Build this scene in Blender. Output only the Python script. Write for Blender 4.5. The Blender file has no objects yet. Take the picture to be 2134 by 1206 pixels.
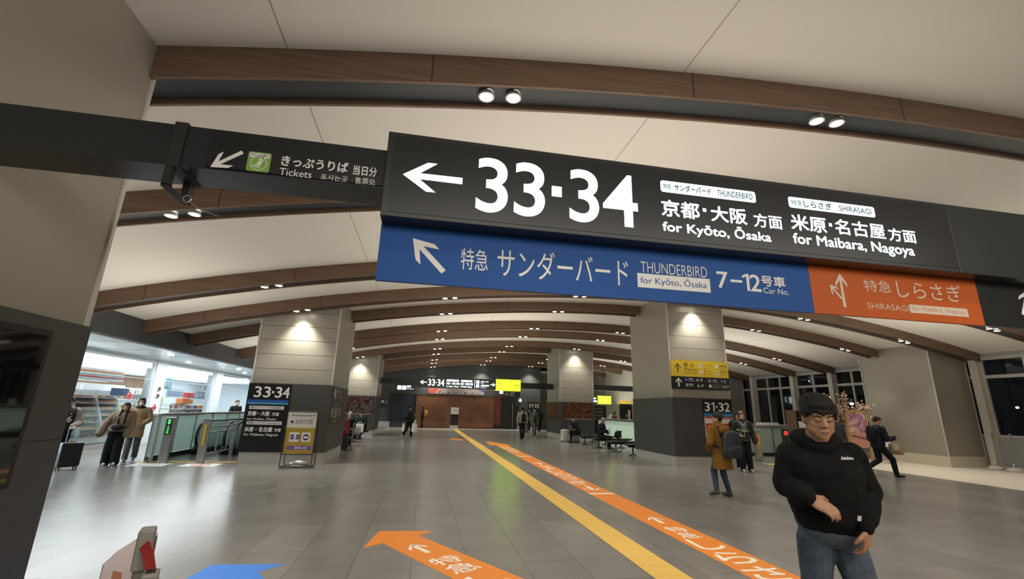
import bpy, bmesh, math, random
from math import sin, cos, pi, sqrt
from mathutils import Vector as V, Matrix, noise
from mathutils.bvhtree import BVHTree

random.seed(7)
SC = bpy.context.scene
COL = SC.collection

# ------------------------------------------------------------------ camera, world, exposure
W_PX, H_PX = 2134, 1206
FPX, YAW, PITCH, ROLL, EYE = 938.27, .1821, .2609, .0276, 1.6


def cam_axes():
    d = V((sin(YAW) * cos(PITCH), cos(YAW) * cos(PITCH), sin(PITCH)))
    r = V((cos(YAW), -sin(YAW), 0))
    u = r.cross(d)
    return cos(ROLL) * r + sin(ROLL) * u, -sin(ROLL) * r + cos(ROLL) * u, d


CR, CU, CD = cam_axes()
CO = V((0, 0, EYE))
cam = bpy.data.cameras.new('camera')
cam.sensor_width = 36
cam.lens = FPX / W_PX * 36
cam.clip_start = .05
cam.clip_end = 400
camo = bpy.data.objects.new('camera', cam)
COL.objects.link(camo)
camo.matrix_world = Matrix(((CR.x, CU.x, -CD.x, 0), (CR.y, CU.y, -CD.y, 0), (CR.z, CU.z, -CD.z, EYE), (0, 0, 0, 1)))
SC.camera = camo

vs = SC.view_settings
vs.view_transform = 'Standard'
vs.look = 'None'
vs.exposure = 0.0
vs.gamma = 1
vs.use_curve_mapping = False
SC.cycles.use_denoising = True
SC.cycles.max_bounces = 7
SC.cycles.diffuse_bounces = 4
SC.cycles.glossy_bounces = 3
SC.cycles.transparent_max_bounces = 12
SC.cycles.caustics_reflective = False
SC.cycles.caustics_refractive = False
SC.cycles.sample_clamp_indirect = 4

world = bpy.data.worlds.new('night_sky')
SC.world = world
world.use_nodes = True
world.node_tree.nodes['Background'].inputs[0].default_value = (.004, .006, .010, 1)
world.node_tree.nodes['Background'].inputs[1].default_value = 1


def ray(x, y):
    return (x - W_PX / 2) / FPX * CR - (y - H_PX / 2) / FPX * CU + CD


def fl(x, y, z=0.):
    v = ray(x, y)
    return CO + v * ((z - EYE) / v.z)


def at(x, y, Y):
    v = ray(x, y)
    return CO + v * (Y / v.y)


def atx(x, y, X):
    v = ray(x, y)
    return CO + v * (X / v.x)


def dep(x, y, d):
    return CO + ray(x, y) * d


def add_light(name, kind, loc, energy, color, size=1, size_y=None, rot=(0, 0, 0), angle=1.2, blend=.6, radius=.06):
    l = bpy.data.lights.new(name, kind)
    l.energy = energy
    l.color = color
    if kind == 'AREA':
        l.shape = 'RECTANGLE'
        l.size = size
        l.size_y = size_y or size
    elif kind == 'SPOT':
        l.spot_size = angle
        l.spot_blend = blend
        l.shadow_soft_size = radius
    else:
        l.shadow_soft_size = radius
    o = bpy.data.objects.new(name, l)
    o.location = loc
    o.rotation_euler = rot
    COL.objects.link(o)
    return o


WARM = (1, .94, .83)
LAMP_W = 250
# added fill area lights without fixtures: vault, shop, soffit, rear
for _x, _sx in ((2.8, 6), (14.5, 5), (-5.6, 2.2)):
    for _y, _sy, _e in ((5.5, 4, .75), (11, 4.5, .85), (20.5, 5, 1), (25, 3, .6), (34, 5, 1)):
        add_light('vault_fill_light', 'AREA', (_x, _y, 2.25), 6.2 * _sx * _sy * _e, (1, .92, .80), _sx, _sy, (pi, 0, 0))  # added upward fill that brightens the vault; no uplight fixture stands here
add_light('shop_fill_light', 'AREA', (-13.6, 24, 2.93), 5200, (.84, .93, 1), 5.6, 28)  # extra area light added to brighten the shop, besides its tubes
add_light('soffit_fill_light', 'AREA', (-8.9, 20, 3.05), 520, (.9, .96, 1), 2, 16)  # added fill under the soffit, apart from the modelled downlights
add_light('rear_fill_light', 'AREA', (4, -4.5, 4.3), 620, (1, .94, .84), 14, 3, (math.radians(38), 0, 0))  # unseen fill added behind the viewpoint, not a fixture of the hall


# ------------------------------------------------------------------ materials
MATS = {}


def mat(name, col, rough=.6, metal=0, emit=0, ecol=None, spec=.5, bump=0, bscale=40, var=0, vscale=3, alpha=None, stretch=None):
    if name in MATS:
        return MATS[name]
    m = bpy.data.materials.new(name)
    m.use_nodes = True
    nt = m.node_tree
    b = nt.nodes['Principled BSDF']
    b.inputs['Base Color'].default_value = (*col, 1)
    b.inputs['Roughness'].default_value = rough
    b.inputs['Metallic'].default_value = metal
    b.inputs['Specular IOR Level'].default_value = spec
    if emit:
        b.inputs['Emission Color'].default_value = (*(ecol or col), 1)
        b.inputs['Emission Strength'].default_value = emit
    if var or bump:
        tc = nt.nodes.new('ShaderNodeTexCoord')
        mp = nt.nodes.new('ShaderNodeMapping')
        nt.links.new(tc.outputs['Object'], mp.inputs[0])
        if stretch:
            mp.inputs['Scale'].default_value = stretch
        if var:
            n = nt.nodes.new('ShaderNodeTexNoise')
            n.inputs['Scale'].default_value = vscale
            n.inputs['Detail'].default_value = 5
            nt.links.new(mp.outputs[0], n.inputs['Vector'])
            rp = nt.nodes.new('ShaderNodeValToRGB')
            rp.color_ramp.elements[0].position = .3
            rp.color_ramp.elements[1].position = .7
            rp.color_ramp.elements[0].color = (*[c * (1 - var) for c in col], 1)
            rp.color_ramp.elements[1].color = (*[min(1, c * (1 + var)) for c in col], 1)
            nt.links.new(n.outputs[0], rp.inputs[0])
            nt.links.new(rp.outputs[0], b.inputs['Base Color'])
        if bump:
            n2 = nt.nodes.new('ShaderNodeTexNoise')
            n2.inputs['Scale'].default_value = bscale
            n2.inputs['Detail'].default_value = 4
            nt.links.new(mp.outputs[0], n2.inputs['Vector'])
            bp = nt.nodes.new('ShaderNodeBump')
            bp.inputs['Strength'].default_value = bump
            bp.inputs['Distance'].default_value = .01
            nt.links.new(n2.outputs[0], bp.inputs['Height'])
            nt.links.new(bp.outputs[0], b.inputs['Normal'])
    MATS[name] = m
    return m


def glass(name, tint=(1, 1, 1), refl=.08, haze=0, hcol=(1, 1, 1)):
    """thin pane: transparent with a mirror-like coat, optional frosted share"""
    if name in MATS:
        return MATS[name]
    m = bpy.data.materials.new(name)
    m.use_nodes = True
    nt = m.node_tree
    nt.nodes.clear()
    out = nt.nodes.new('ShaderNodeOutputMaterial')
    tr = nt.nodes.new('ShaderNodeBsdfTransparent')
    tr.inputs[0].default_value = (*tint, 1)
    gl = nt.nodes.new('ShaderNodeBsdfGlossy')
    gl.inputs['Roughness'].default_value = .03
    mx = nt.nodes.new('ShaderNodeMixShader')
    lw = nt.nodes.new('ShaderNodeFresnel')
    lw.inputs[0].default_value = 1.35
    mth = nt.nodes.new('ShaderNodeMath')
    mth.operation = 'MULTIPLY_ADD'
    mth.inputs[1].default_value = .8
    mth.inputs[2].default_value = refl * .3
    nt.links.new(lw.outputs[0], mth.inputs[0])
    nt.links.new(mth.outputs[0], mx.inputs[0])
    src = tr.outputs[0]
    if haze:
        df = nt.nodes.new('ShaderNodeBsdfTranslucent')
        df.inputs[0].default_value = (*hcol, 1)
        d2 = nt.nodes.new('ShaderNodeBsdfDiffuse')
        d2.inputs[0].default_value = (*hcol, 1)
        ad = nt.nodes.new('ShaderNodeMixShader')
        ad.inputs[0].default_value = .5
        nt.links.new(df.outputs[0], ad.inputs[1])
        nt.links.new(d2.outputs[0], ad.inputs[2])
        m2 = nt.nodes.new('ShaderNodeMixShader')
        m2.inputs[0].default_value = haze
        nt.links.new(tr.outputs[0], m2.inputs[1])
        nt.links.new(ad.outputs[0], m2.inputs[2])
        src = m2.outputs[0]
    nt.links.new(src, mx.inputs[1])
    nt.links.new(gl.outputs[0], mx.inputs[2])
    nt.links.new(mx.outputs[0], out.inputs[0])
    MATS[name] = m
    return m


def floor_material():
    m = bpy.data.materials.new('grey_stone_tiles')
    m.use_nodes = True
    nt = m.node_tree
    b = nt.nodes['Principled BSDF']
    b.inputs['Specular IOR Level'].default_value = .75
    tc = nt.nodes.new('ShaderNodeTexCoord')
    mp = nt.nodes.new('ShaderNodeMapping')
    mp.inputs['Rotation'].default_value = (0, 0, pi / 2)
    nt.links.new(tc.outputs['Object'], mp.inputs[0])
    br = nt.nodes.new('ShaderNodeTexBrick')
    br.inputs['Scale'].default_value = 1
    br.inputs['Brick Width'].default_value = 1.2
    br.inputs['Row Height'].default_value = .6
    br.inputs['Mortar Size'].default_value = .004
    br.inputs['Mortar Smooth'].default_value = .2
    br.inputs['Bias'].default_value = 0
    br.offset = .5
    br.inputs['Color1'].default_value = (.182, .176, .166, 1)
    br.inputs['Color2'].default_value = (.216, .208, .196, 1)
    br.inputs['Mortar'].default_value = (.085, .080, .074, 1)
    nt.links.new(mp.outputs[0], br.inputs['Vector'])
    n = nt.nodes.new('ShaderNodeTexNoise')
    n.inputs['Scale'].default_value = 1.6
    n.inputs['Detail'].default_value = 2
    n.inputs['Roughness'].default_value = .5
    nt.links.new(tc.outputs['Object'], n.inputs['Vector'])
    rp = nt.nodes.new('ShaderNodeValToRGB')
    rp.color_ramp.elements[0].position = .3
    rp.color_ramp.elements[0].color = (.90, .90, .90, 1)
    rp.color_ramp.elements[1].position = .72
    rp.color_ramp.elements[1].color = (1.08, 1.075, 1.06, 1)
    nt.links.new(n.outputs[0], rp.inputs[0])
    mx = nt.nodes.new('ShaderNodeMix')
    mx.data_type = 'RGBA'
    mx.blend_type = 'MULTIPLY'
    mx.inputs[0].default_value = 1
    nt.links.new(br.outputs[0], mx.inputs[6])
    nt.links.new(rp.outputs[0], mx.inputs[7])
    nt.links.new(mx.outputs[2], b.inputs['Base Color'])
    mr = nt.nodes.new('ShaderNodeMapRange')
    mr.inputs['To Min'].default_value = .22
    mr.inputs['To Max'].default_value = .26
    nt.links.new(n.outputs[0], mr.inputs[0])
    nt.links.new(mr.outputs[0], b.inputs['Roughness'])
    return m


def wood_material():
    m = bpy.data.materials.new('walnut_veneer')
    m.use_nodes = True
    nt = m.node_tree
    b = nt.nodes['Principled BSDF']
    b.inputs['Roughness'].default_value = .5
    tc = nt.nodes.new('ShaderNodeTexCoord')
    mp = nt.nodes.new('ShaderNodeMapping')
    mp.inputs['Scale'].default_value = (.45, 6, 14)
    nt.links.new(tc.outputs['Object'], mp.inputs[0])
    n = nt.nodes.new('ShaderNodeTexNoise')
    n.inputs['Scale'].default_value = 2.5
    n.inputs['Detail'].default_value = 7
    nt.links.new(mp.outputs[0], n.inputs['Vector'])
    rp = nt.nodes.new('ShaderNodeValToRGB')
    rp.color_ramp.elements[0].position = .32
    rp.color_ramp.elements[0].color = (.112, .066, .040, 1)
    rp.color_ramp.elements[1].position = .7
    rp.color_ramp.elements[1].color = (.178, .108, .066, 1)
    nt.links.new(n.outputs[0], rp.inputs[0])
    nt.links.new(rp.outputs[0], b.inputs['Base Color'])
    return m


def lattice_material():
    """terracotta-brown screen with a staggered grid of dark holes"""
    m = bpy.data.materials.new('perforated_timber')
    m.use_nodes = True
    nt = m.node_tree
    b = nt.nodes['Principled BSDF']
    b.inputs['Roughness'].default_value = .55
    tc = nt.nodes.new('ShaderNodeTexCoord')
    sp = nt.nodes.new('ShaderNodeSeparateXYZ')
    nt.links.new(tc.outputs['Object'], sp.inputs[0])

    def mth(op, a, c=None):
        k = nt.nodes.new('ShaderNodeMath')
        k.operation = op
        for i, v in enumerate((a, c)):
            if v is None:
                continue
            if isinstance(v, (int, float)):
                k.inputs[i].default_value = v
            else:
                nt.links.new(v, k.inputs[i])
        return k.outputs[0]
    rz = mth('DIVIDE', sp.outputs[2], .13)
    row = mth('FLOOR', rz)
    par = mth('MULTIPLY', mth('FRACT', mth('MULTIPLY', row, .5)), 1.0)
    cxv = mth('ADD', mth('DIVIDE', sp.outputs[0], .155), par)
    dx = mth('MULTIPLY', mth('SUBTRACT', mth('FRACT', cxv), .5), .155)
    dz = mth('MULTIPLY', mth('SUBTRACT', mth('FRACT', rz), .5), .13)
    d = mth('SQRT', mth('ADD', mth('MULTIPLY', dx, dx), mth('MULTIPLY', dz, dz)))
    hole = mth('LESS_THAN', d, .040)
    low = mth('GREATER_THAN', sp.outputs[2], .45)
    hole = mth('MULTIPLY', hole, low)
    mx = nt.nodes.new('ShaderNodeMix')
    mx.data_type = 'RGBA'
    nt.links.new(hole, mx.inputs[0])
    n = nt.nodes.new('ShaderNodeTexNoise')
    n.inputs['Scale'].default_value = .8
    rp = nt.nodes.new('ShaderNodeValToRGB')
    rp.color_ramp.elements[0].position = .35
    rp.color_ramp.elements[1].position = .65
    rp.color_ramp.elements[0].color = (.17, .065, .035, 1)
    rp.color_ramp.elements[1].color = (.26, .105, .05, 1)
    nt.links.new(tc.outputs['Object'], n.inputs['Vector'])
    nt.links.new(n.outputs[0], rp.inputs[0])
    nt.links.new(rp.outputs[0], mx.inputs[6])
    mx.inputs[7].default_value = (.012, .006, .005, 1)
    nt.links.new(mx.outputs[2], b.inputs['Base Color'])
    return m


def art_material(name, cols, seed):
    """cloudy dark red and gold decorative panel"""
    m = bpy.data.materials.new(name)
    m.use_nodes = True
    nt = m.node_tree
    b = nt.nodes['Principled BSDF']
    b.inputs['Roughness'].default_value = .15
    tc = nt.nodes.new('ShaderNodeTexCoord')
    mp = nt.nodes.new('ShaderNodeMapping')
    mp.inputs['Location'].default_value = (seed, seed * .7, 0)
    nt.links.new(tc.outputs['Object'], mp.inputs[0])
    n = nt.nodes.new('ShaderNodeTexNoise')
    n.inputs['Scale'].default_value = 1.8
    n.inputs['Detail'].default_value = 4
    n.inputs['Distortion'].default_value = 1.2
    nt.links.new(mp.outputs[0], n.inputs['Vector'])
    rp = nt.nodes.new('ShaderNodeValToRGB')
    e = rp.color_ramp.elements
    while len(e) < len(cols):
        e.new(.5)
    for i, c in enumerate(cols):
        e[i].position = .3 + .42 * i / (len(cols) - 1)
        e[i].color = (*c, 1)
    nt.links.new(n.outputs[0], rp.inputs[0])
    nt.links.new(rp.outputs[0], b.inputs['Base Color'])
    return m


M_FLOOR = floor_material()
M_WOOD = wood_material()
M_LATT = lattice_material()
M_CEIL = mat('off_white_plaster', (.72, .69, .63), .85)
M_CHAN = mat('charcoal_channel', (.035, .04, .045), .5)
M_STEEL_P = mat('champagne_metal_panel', (.36, .335, .285), .42, .35, bump=.05, bscale=5, stretch=(1, 1, 40))
M_TRIM = mat('pale_aluminium_trim', (.62, .60, .55), .4, .3)
M_CLAD = mat('charcoal_cladding', (.058, .057, .056), .45)
M_SKIRT = mat('brushed_steel_skirting', (.56, .54, .51), .35, .35)
M_DARK = mat('dark_grey_wall_panel', (.058, .060, .063), .6)
M_BLACK = mat('matt_black', (.012, .012, .013), .55)
M_BLK_G = mat('satin_black_metal', (.018, .019, .021), .32)
M_SIGNBLK = mat('black_sign_face', (.014, .014, .015), .28)
M_LIT = mat('backlit_white', (.9, .95, .92), .5, emit=1.7, ecol=(.93, 1, .97))
M_LIT2 = mat('backlit_cool_white', (.85, .95, 1), .5, emit=1.45, ecol=(.82, .97, 1))
M_WHITE = mat('white_paint', (.75, .74, .71), .6)
M_LETTER = mat('white_vinyl_letter', (.80, .78, .74), .6)
M_INK = mat('dark_ink', (.03, .045, .07), .6)
M_BLUE = mat('blue_vinyl', (.008, .075, .30), .5, spec=.25)
M_ORANGE = mat('orange_vinyl', (.50, .095, .010), .5, spec=.25)
M_FORANGE = mat('orange_floor_vinyl', (.80, .245, .025), .5)
M_FBLUE = mat('blue_floor_vinyl', (.055, .24, .80), .5)
M_CREAMTXT = mat('cream_floor_lettering', (.88, .80, .68), .6)
M_TACT = mat('yellow_tactile_tile', (.72, .46, .10), .6, bump=.25, bscale=30)
M_YEL = mat('yellow_sign', (.66, .46, .02), .5)
M_YLIT = mat('backlit_yellow', (.7, .9, .05), .5, emit=2.0, ecol=(.42, .95, .015))
M_ALU = mat('brushed_aluminium', (.42, .41, .39), .35, .75)
M_ALUW = mat('pale_window_frame', (.50, .49, .46), .45, .2)
M_GLASS = glass('clear_glass', (.97, 1, .98))
M_RAILG = glass('frosted_rail_glass', (.80, .90, .86), .1, .55, (.72, .85, .80))
M_NGLASS = glass('night_window_glass', (.55, .6, .62), .05)
M_LAMP = mat('lamp_lens', (1, .95, .85), .4, emit=26, ecol=(1, .93, .80))
M_CREAM = mat('cream_floor_tile', (.66, .60, .50), .4)
M_SHOPW = mat('white_shop_wall', (.78, .82, .86), .5)
M_TUBE = mat('fluorescent_tube', (1, 1, 1), .4, emit=4, ecol=(.9, .97, 1))
M_SOFF = mat('white_gloss_soffit', (.66, .70, .72), .16)
M_RUBBER = mat('black_rubber', (.015, .015, .016), .5)
M_GREEN = mat('green_led', (.1, .9, .2), .5, emit=2.2, ecol=(.05, 1, .12))
M_RED = mat('red_led', (1, .05, .05), .5, emit=2.5, ecol=(1, .03, .03))


# ------------------------------------------------------------------ mesh helpers
def tagobj(o, label=None, cat=None, group=None, kind=None):
    if label:
        o['label'] = label
    if cat:
        o['category'] = cat
    if group:
        o['group'] = group
    if kind:
        o['kind'] = kind
    return o


def empty(name, loc, label=None, cat=None, group=None, kind=None, rz=0):
    o = bpy.data.objects.new(name, None)
    COL.objects.link(o)
    o.location = loc
    o.rotation_euler = (0, 0, rz)
    o.empty_display_size = .1
    return tagobj(o, label, cat, group, kind)


def wm(o):
    m = Matrix.LocRotScale(o.location, o.rotation_euler, o.scale)
    return wm(o.parent) @ o.matrix_parent_inverse @ m if o.parent else m


def link(name, me, m, parent=None, smooth=False):
    """geometry is given in world coordinates; parent keeps it in place"""
    if m is not None and not me.materials:
        me.materials.append(m)
    if smooth:
        me.shade_smooth()
    o = bpy.data.objects.new(name, me)
    COL.objects.link(o)
    if parent is not None:
        o.parent = parent
        o.matrix_parent_inverse = wm(parent).inverted()
    return o


class MB:
    def __init__(s):
        s.bm = bmesh.new()

    def box(s, x0, x1, y0, y1, z0, z1, M=None, bev=0):
        vs_ = [s.bm.verts.new(V((x, y, z))) for z in (z0, z1) for y in (y0, y1) for x in (x0, x1)]
        fs = [s.bm.faces.new([vs_[i] for i in f]) for f in ((0, 2, 3, 1), (4, 5, 7, 6), (0, 1, 5, 4), (1, 3, 7, 5), (3, 2, 6, 7), (2, 0, 4, 6))]
        if bev:
            es = list({e for f in fs for e in f.edges})
            r = bmesh.ops.bevel(s.bm, geom=es, offset=bev, segments=2, affect='EDGES', profile=.5)
            vs_ = list({v for f in r['faces'] for v in f.verts} | {v for v in vs_ if v.is_valid})
        if M is not None:
            bmesh.ops.transform(s.bm, matrix=M, verts=[v for v in vs_ if v.is_valid])
        return s

    def prism(s, pts, off):
        """polygon (3D points) extruded by vector off"""
        a = [s.bm.verts.new(V(p)) for p in pts]
        b = [s.bm.verts.new(V(p) + V(off)) for p in pts]
        n = len(a)
        s.bm.faces.new(a)
        s.bm.faces.new(b[::-1])
        for i in range(n):
            s.bm.faces.new((a[i], b[i], b[(i + 1) % n], a[(i + 1) % n]))
        return s

    def flat(s, pts):
        s.bm.faces.new([s.bm.verts.new(V(p)) for p in pts])
        return s

    def loft(s, rings, cap=True, close=True):
        R = [[s.bm.verts.new(V(p)) for p in r] for r in rings]
        n = len(R[0])
        for a, b in zip(R, R[1:]):
            for i in range(n if close else n - 1):
                s.bm.faces.new((a[i], a[(i + 1) % n], b[(i + 1) % n], b[i]))
        if cap and close:
            s.bm.faces.new(R[0][::-1])
            s.bm.faces.new(R[-1])
        return s

    def tube(s, pts, r, seg=8, rb=None):
        pts = [V(p) for p in pts]
        rings = []
        ref = None
        for i, p in enumerate(pts):
            t = (pts[min(i + 1, len(pts) - 1)] - pts[max(i - 1, 0)]).normalized()
            if ref is None:
                ref = t.orthogonal().normalized()
            a = (ref - t * ref.dot(t))
            a = a.normalized() if a.length > 1e-5 else t.orthogonal().normalized()
            ref = a
            b = t.cross(a)
            rr = r if rb is None else r + (rb - r) * i / (len(pts) - 1)
            rings.append([p + (a * cos(2 * pi * k / seg) + b * sin(2 * pi * k / seg)) * rr for k in range(seg)])
        return s.loft(rings)

    def strip(s, pts, w, t, side):
        """rectangular bar along pts: width w along vector side, thickness t"""
        pts = [V(p) for p in pts]
        side = V(side).normalized()
        rings = []
        for i, p in enumerate(pts):
            tg = (pts[min(i + 1, len(pts) - 1)] - pts[max(i - 1, 0)]).normalized()
            n = side.cross(tg).normalized()
            rings.append([p + side * w / 2 + n * t / 2, p - side * w / 2 + n * t / 2, p - side * w / 2 - n * t / 2, p + side * w / 2 - n * t / 2])
        return s.loft(rings)

    def ell(s, c, r, M=None, u=14, v=9):
        m = Matrix.Translation(V(c))
        if M is not None:
            m = m @ M.to_4x4()
        m = m @ Matrix.Diagonal((r[0], r[1], r[2], 1))
        bmesh.ops.create_uvsphere(s.bm, u_segments=u, v_segments=v, radius=1, matrix=m)
        return s

    def cap(s, a, b, ra, rb, seg=12):
        a, b = V(a), V(b)
        ax = b - a
        L = ax.length
        if L < 1e-5:
            return s.ell(a, (ra, ra, ra))
        ax /= L
        e1 = ax.orthogonal().normalized()
        e2 = ax.cross(e1)
        prof = []
        for k in range(1, 5):
            t = -pi / 2 + pi / 2 * k / 4
            prof.append((ra * sin(t), ra * cos(t)))
        for k in range(0, 4):
            t = pi / 2 * k / 4
            prof.append((L + rb * sin(t), rb * cos(t)))
        rings = [[a + ax * h + (e1 * cos(2 * pi * i / seg) + e2 * sin(2 * pi * i / seg)) * r for i in range(seg)] for h, r in prof]
        return s.loft(rings)

    def disc(s, c, r, n, h=.01, seg=20):
        c, n = V(c), V(n).normalized()
        e1 = n.orthogonal().normalized()
        e2 = n.cross(e1)
        return s.loft([[c + n * k * h + (e1 * cos(2 * pi * i / seg) + e2 * sin(2 * pi * i / seg)) * r for i in range(seg)] for k in (0, 1)])

    def build(s, name, m, parent=None, smooth=False, recalc=True, me_only=False):
        if recalc:
            bmesh.ops.recalc_face_normals(s.bm, faces=s.bm.faces[:])
        me = bpy.data.meshes.new(name)
        s.bm.to_mesh(me)
        s.bm.free()
        if me_only:
            return me
        return link(name, me, m, parent, smooth)


def box(name, m, parent, *a, **k):
    return MB().box(*a, **k).build(name, m, parent)


def struct(o):
    o['kind'] = 'structure'
    return o


# text: glyph outlines of the built-in font, fitted into a given rectangle
_TXT = {}


def glyphs(s, weight=0., res=3):
    k = (s, weight, res)
    if k not in _TXT:
        cu = bpy.data.curves.new('t', 'FONT')
        cu.body = s
        cu.size = 1
        cu.offset = weight
        cu.resolution_u = res
        cu.fill_mode = 'BOTH'
        o = bpy.data.objects.new('t', cu)
        COL.objects.link(o)
        dg = bpy.context.evaluated_depsgraph_get()
        me = bpy.data.meshes.new_from_object(o.evaluated_get(dg))
        vs_ = [tuple(v.co) for v in me.vertices]
        fs = [tuple(p.vertices) for p in me.polygons]
        bpy.data.objects.remove(o)
        bpy.data.curves.remove(cu)
        bpy.data.meshes.remove(me)
        if vs_:
            x0, x1 = min(v[0] for v in vs_), max(v[0] for v in vs_)
            y0, y1 = min(v[1] for v in vs_), max(v[1] for v in vs_)
            vs_ = [((v[0] - x0) / (x1 - x0 or 1), (v[1] - y0) / (y1 - y0 or 1)) for v in vs_]
        _TXT[k] = (vs_, fs)
    return _TXT[k]


class TX:
    """collects lettering and flat marks on one plane: origin o, unit vectors ex, ey"""

    def __init__(s, o, ex, ey):
        s.o, s.ex, s.ey = V(o), V(ex), V(ey)
        s.v, s.f = [], []
        s.seg = []

    def P(s, a, b):
        return s.o + s.ex * a + s.ey * b

    def text(s, t, x0, x1, y0, y1, w=0., res=3):
        multi = w >= .01 and len(t) > 1
        vs_, fs = glyphs(t, 0 if multi else max(w, 0) if len(t) == 1 else min(w, 0), res)
        e = w * 1.5 * (y1 - y0)
        nz = s.ex.cross(s.ey) * .0002
        f0 = len(s.f)
        for k, (dx, dy) in enumerate(((0, 0), (e, 0), (-e, 0), (0, e), (0, -e)) if multi else ((0, 0),)):
            n = len(s.v)
            s.v += [s.P(x0 + (x1 - x0) * u + dx, y0 + (y1 - y0) * v + dy) + nz * k for u, v in vs_]
            s.f += [tuple(i + n for i in f) for f in fs]
        s.seg.append((f0, len(s.f)))
        return s

    def one(s, x0, x1, y0, y1):
        """figure one with a flag"""
        w, h = x1 - x0, y1 - y0
        b = w * .40
        s.poly([(x1 - b, y0), (x1, y0), (x1, y1), (x1 - b, y1)])
        return s.poly([(x1 - b, y1), (x0, y1 - h * .14), (x0, y1 - h * .27), (x1 - b, y1 - h * .16)])

    def poly(s, pts):
        n = len(s.v)
        s.v += [s.P(*p) for p in pts]
        s.f.append(tuple(range(n, n + len(pts))))
        return s

    def rect(s, x0, x1, y0, y1, r=0):
        if not r:
            return s.poly([(x0, y0), (x1, y0), (x1, y1), (x0, y1)])
        pts = []
        for cx_, cy_, a0 in ((x1 - r, y0 + r, -90), (x1 - r, y1 - r, 0), (x0 + r, y1 - r, 90), (x0 + r, y0 + r, 180)):
            pts += [(cx_ + r * cos(math.radians(a0 + k * 30)), cy_ + r * sin(math.radians(a0 + k * 30))) for k in range(4)]
        return s.poly(pts)

    def circ(s, x, y, r, n=24):
        return s.poly([(x + r * cos(2 * pi * i / n), y + r * sin(2 * pi * i / n)) for i in range(n)])

    def ring(s, x, y, r, r2, n=28):
        for i in range(n):
            a, b = 2 * pi * i / n, 2 * pi * (i + 1) / n
            s.poly([(x + r * cos(a), y + r * sin(a)), (x + r * cos(b), y + r * sin(b)), (x + r2 * cos(b), y + r2 * sin(b)), (x + r2 * cos(a), y + r2 * sin(a))])
        return s

    def arrow(s, x, y, L, ang, t=.16, hw=.42, hl=.42):
        """bold signage arrow, centre x,y, length L, pointing at ang degrees"""
        a = math.radians(ang)
        ca, sa = cos(a), sin(a)

        def T(u, v):
            return (x + (u * ca - v * sa) * L, y + (u * sa + v * ca) * L)
        h = t / 2
        k = t * 1.25
        s.poly([T(.5, 0), T(.5 - hl, hw), T(.5 - hl - k, hw), T(.5 - t * 1.1, h * .6), T(.5 - t * 1.1, 0)])
        s.poly([T(.5, 0), T(.5 - t * 1.1, 0), T(.5 - t * 1.1, -h * .6), T(.5 - hl - k, -hw), T(.5 - hl, -hw)])
        s.poly([T(-.5, -h), T(.5 - t * .8, -h), T(.5 - t * .8, h), T(-.5, h)])
        return s

    def build(s, name, m, parent):
        if s.seg and parent is not None and (len(s.seg) > 1 or s.seg[0] != (0, len(s.f))):
            texts = [s.f[a:b] for a, b in s.seg]
            inside = set()
            for a, b in s.seg:
                inside.update(range(a, b))
            rest = [f for i, f in enumerate(s.f) if i not in inside]
            out = [s._mesh(name, fs, m, parent) for fs in ([rest] if rest else []) + texts if fs]
            return out[0]
        return s._mesh(name, s.f, m, parent)

    def _mesh(s, name, faces, m, parent):
        used = sorted({i for f in faces for i in f})
        mp = {i: j for j, i in enumerate(used)}
        me = bpy.data.meshes.new(name)
        me.from_pydata([tuple(s.v[i]) for i in used], [], [tuple(mp[i] for i in f) for f in faces])
        bm = bmesh.new()
        bm.from_mesh(me)
        n = s.ex.cross(s.ey)
        for f in bm.faces:
            f.normal_update()
            if f.normal.dot(n) < 0:
                f.normal_flip()
        bm.to_mesh(me)
        bm.free()
        return link(name, me, m, parent)


def face_tx(Y):
    """sign plane facing the camera side (-Y) at depth Y: coordinates are world x and z"""
    return TX((0, Y, 0), (1, 0, 0), (0, 0, 1))


def zoomer(x0, y0, s):
    return lambda x, y: (x0 + x / s, y0 + y / s)


def rc(Y, zf, xl, yb, xr, yt):
    """rectangle on the plane at depth Y from its lower left and upper right picture corners"""
    a, b = at(*zf(xl, yb), Y), at(*zf(xr, yt), Y)
    return a.x, b.x, a.z, b.z


# ------------------------------------------------------------------ the vault
def zb(x):                      # underside of the beams
    return 5.3278 - .8855 * (x - 7.5384) ** 2 / 100


BEAM_D, BEAM_W = .34, .42
XL_, XR_ = -7.5, 20.72
BEAMS = [-1.9, .87, 4.2, 6.91, 11.0, 13.77, 16.26, 20.16, 22.7, 26.59, 29.3, 33.0, 35.6, 39.1]


def zc(x):
    return zb(x) + BEAM_D


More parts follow.
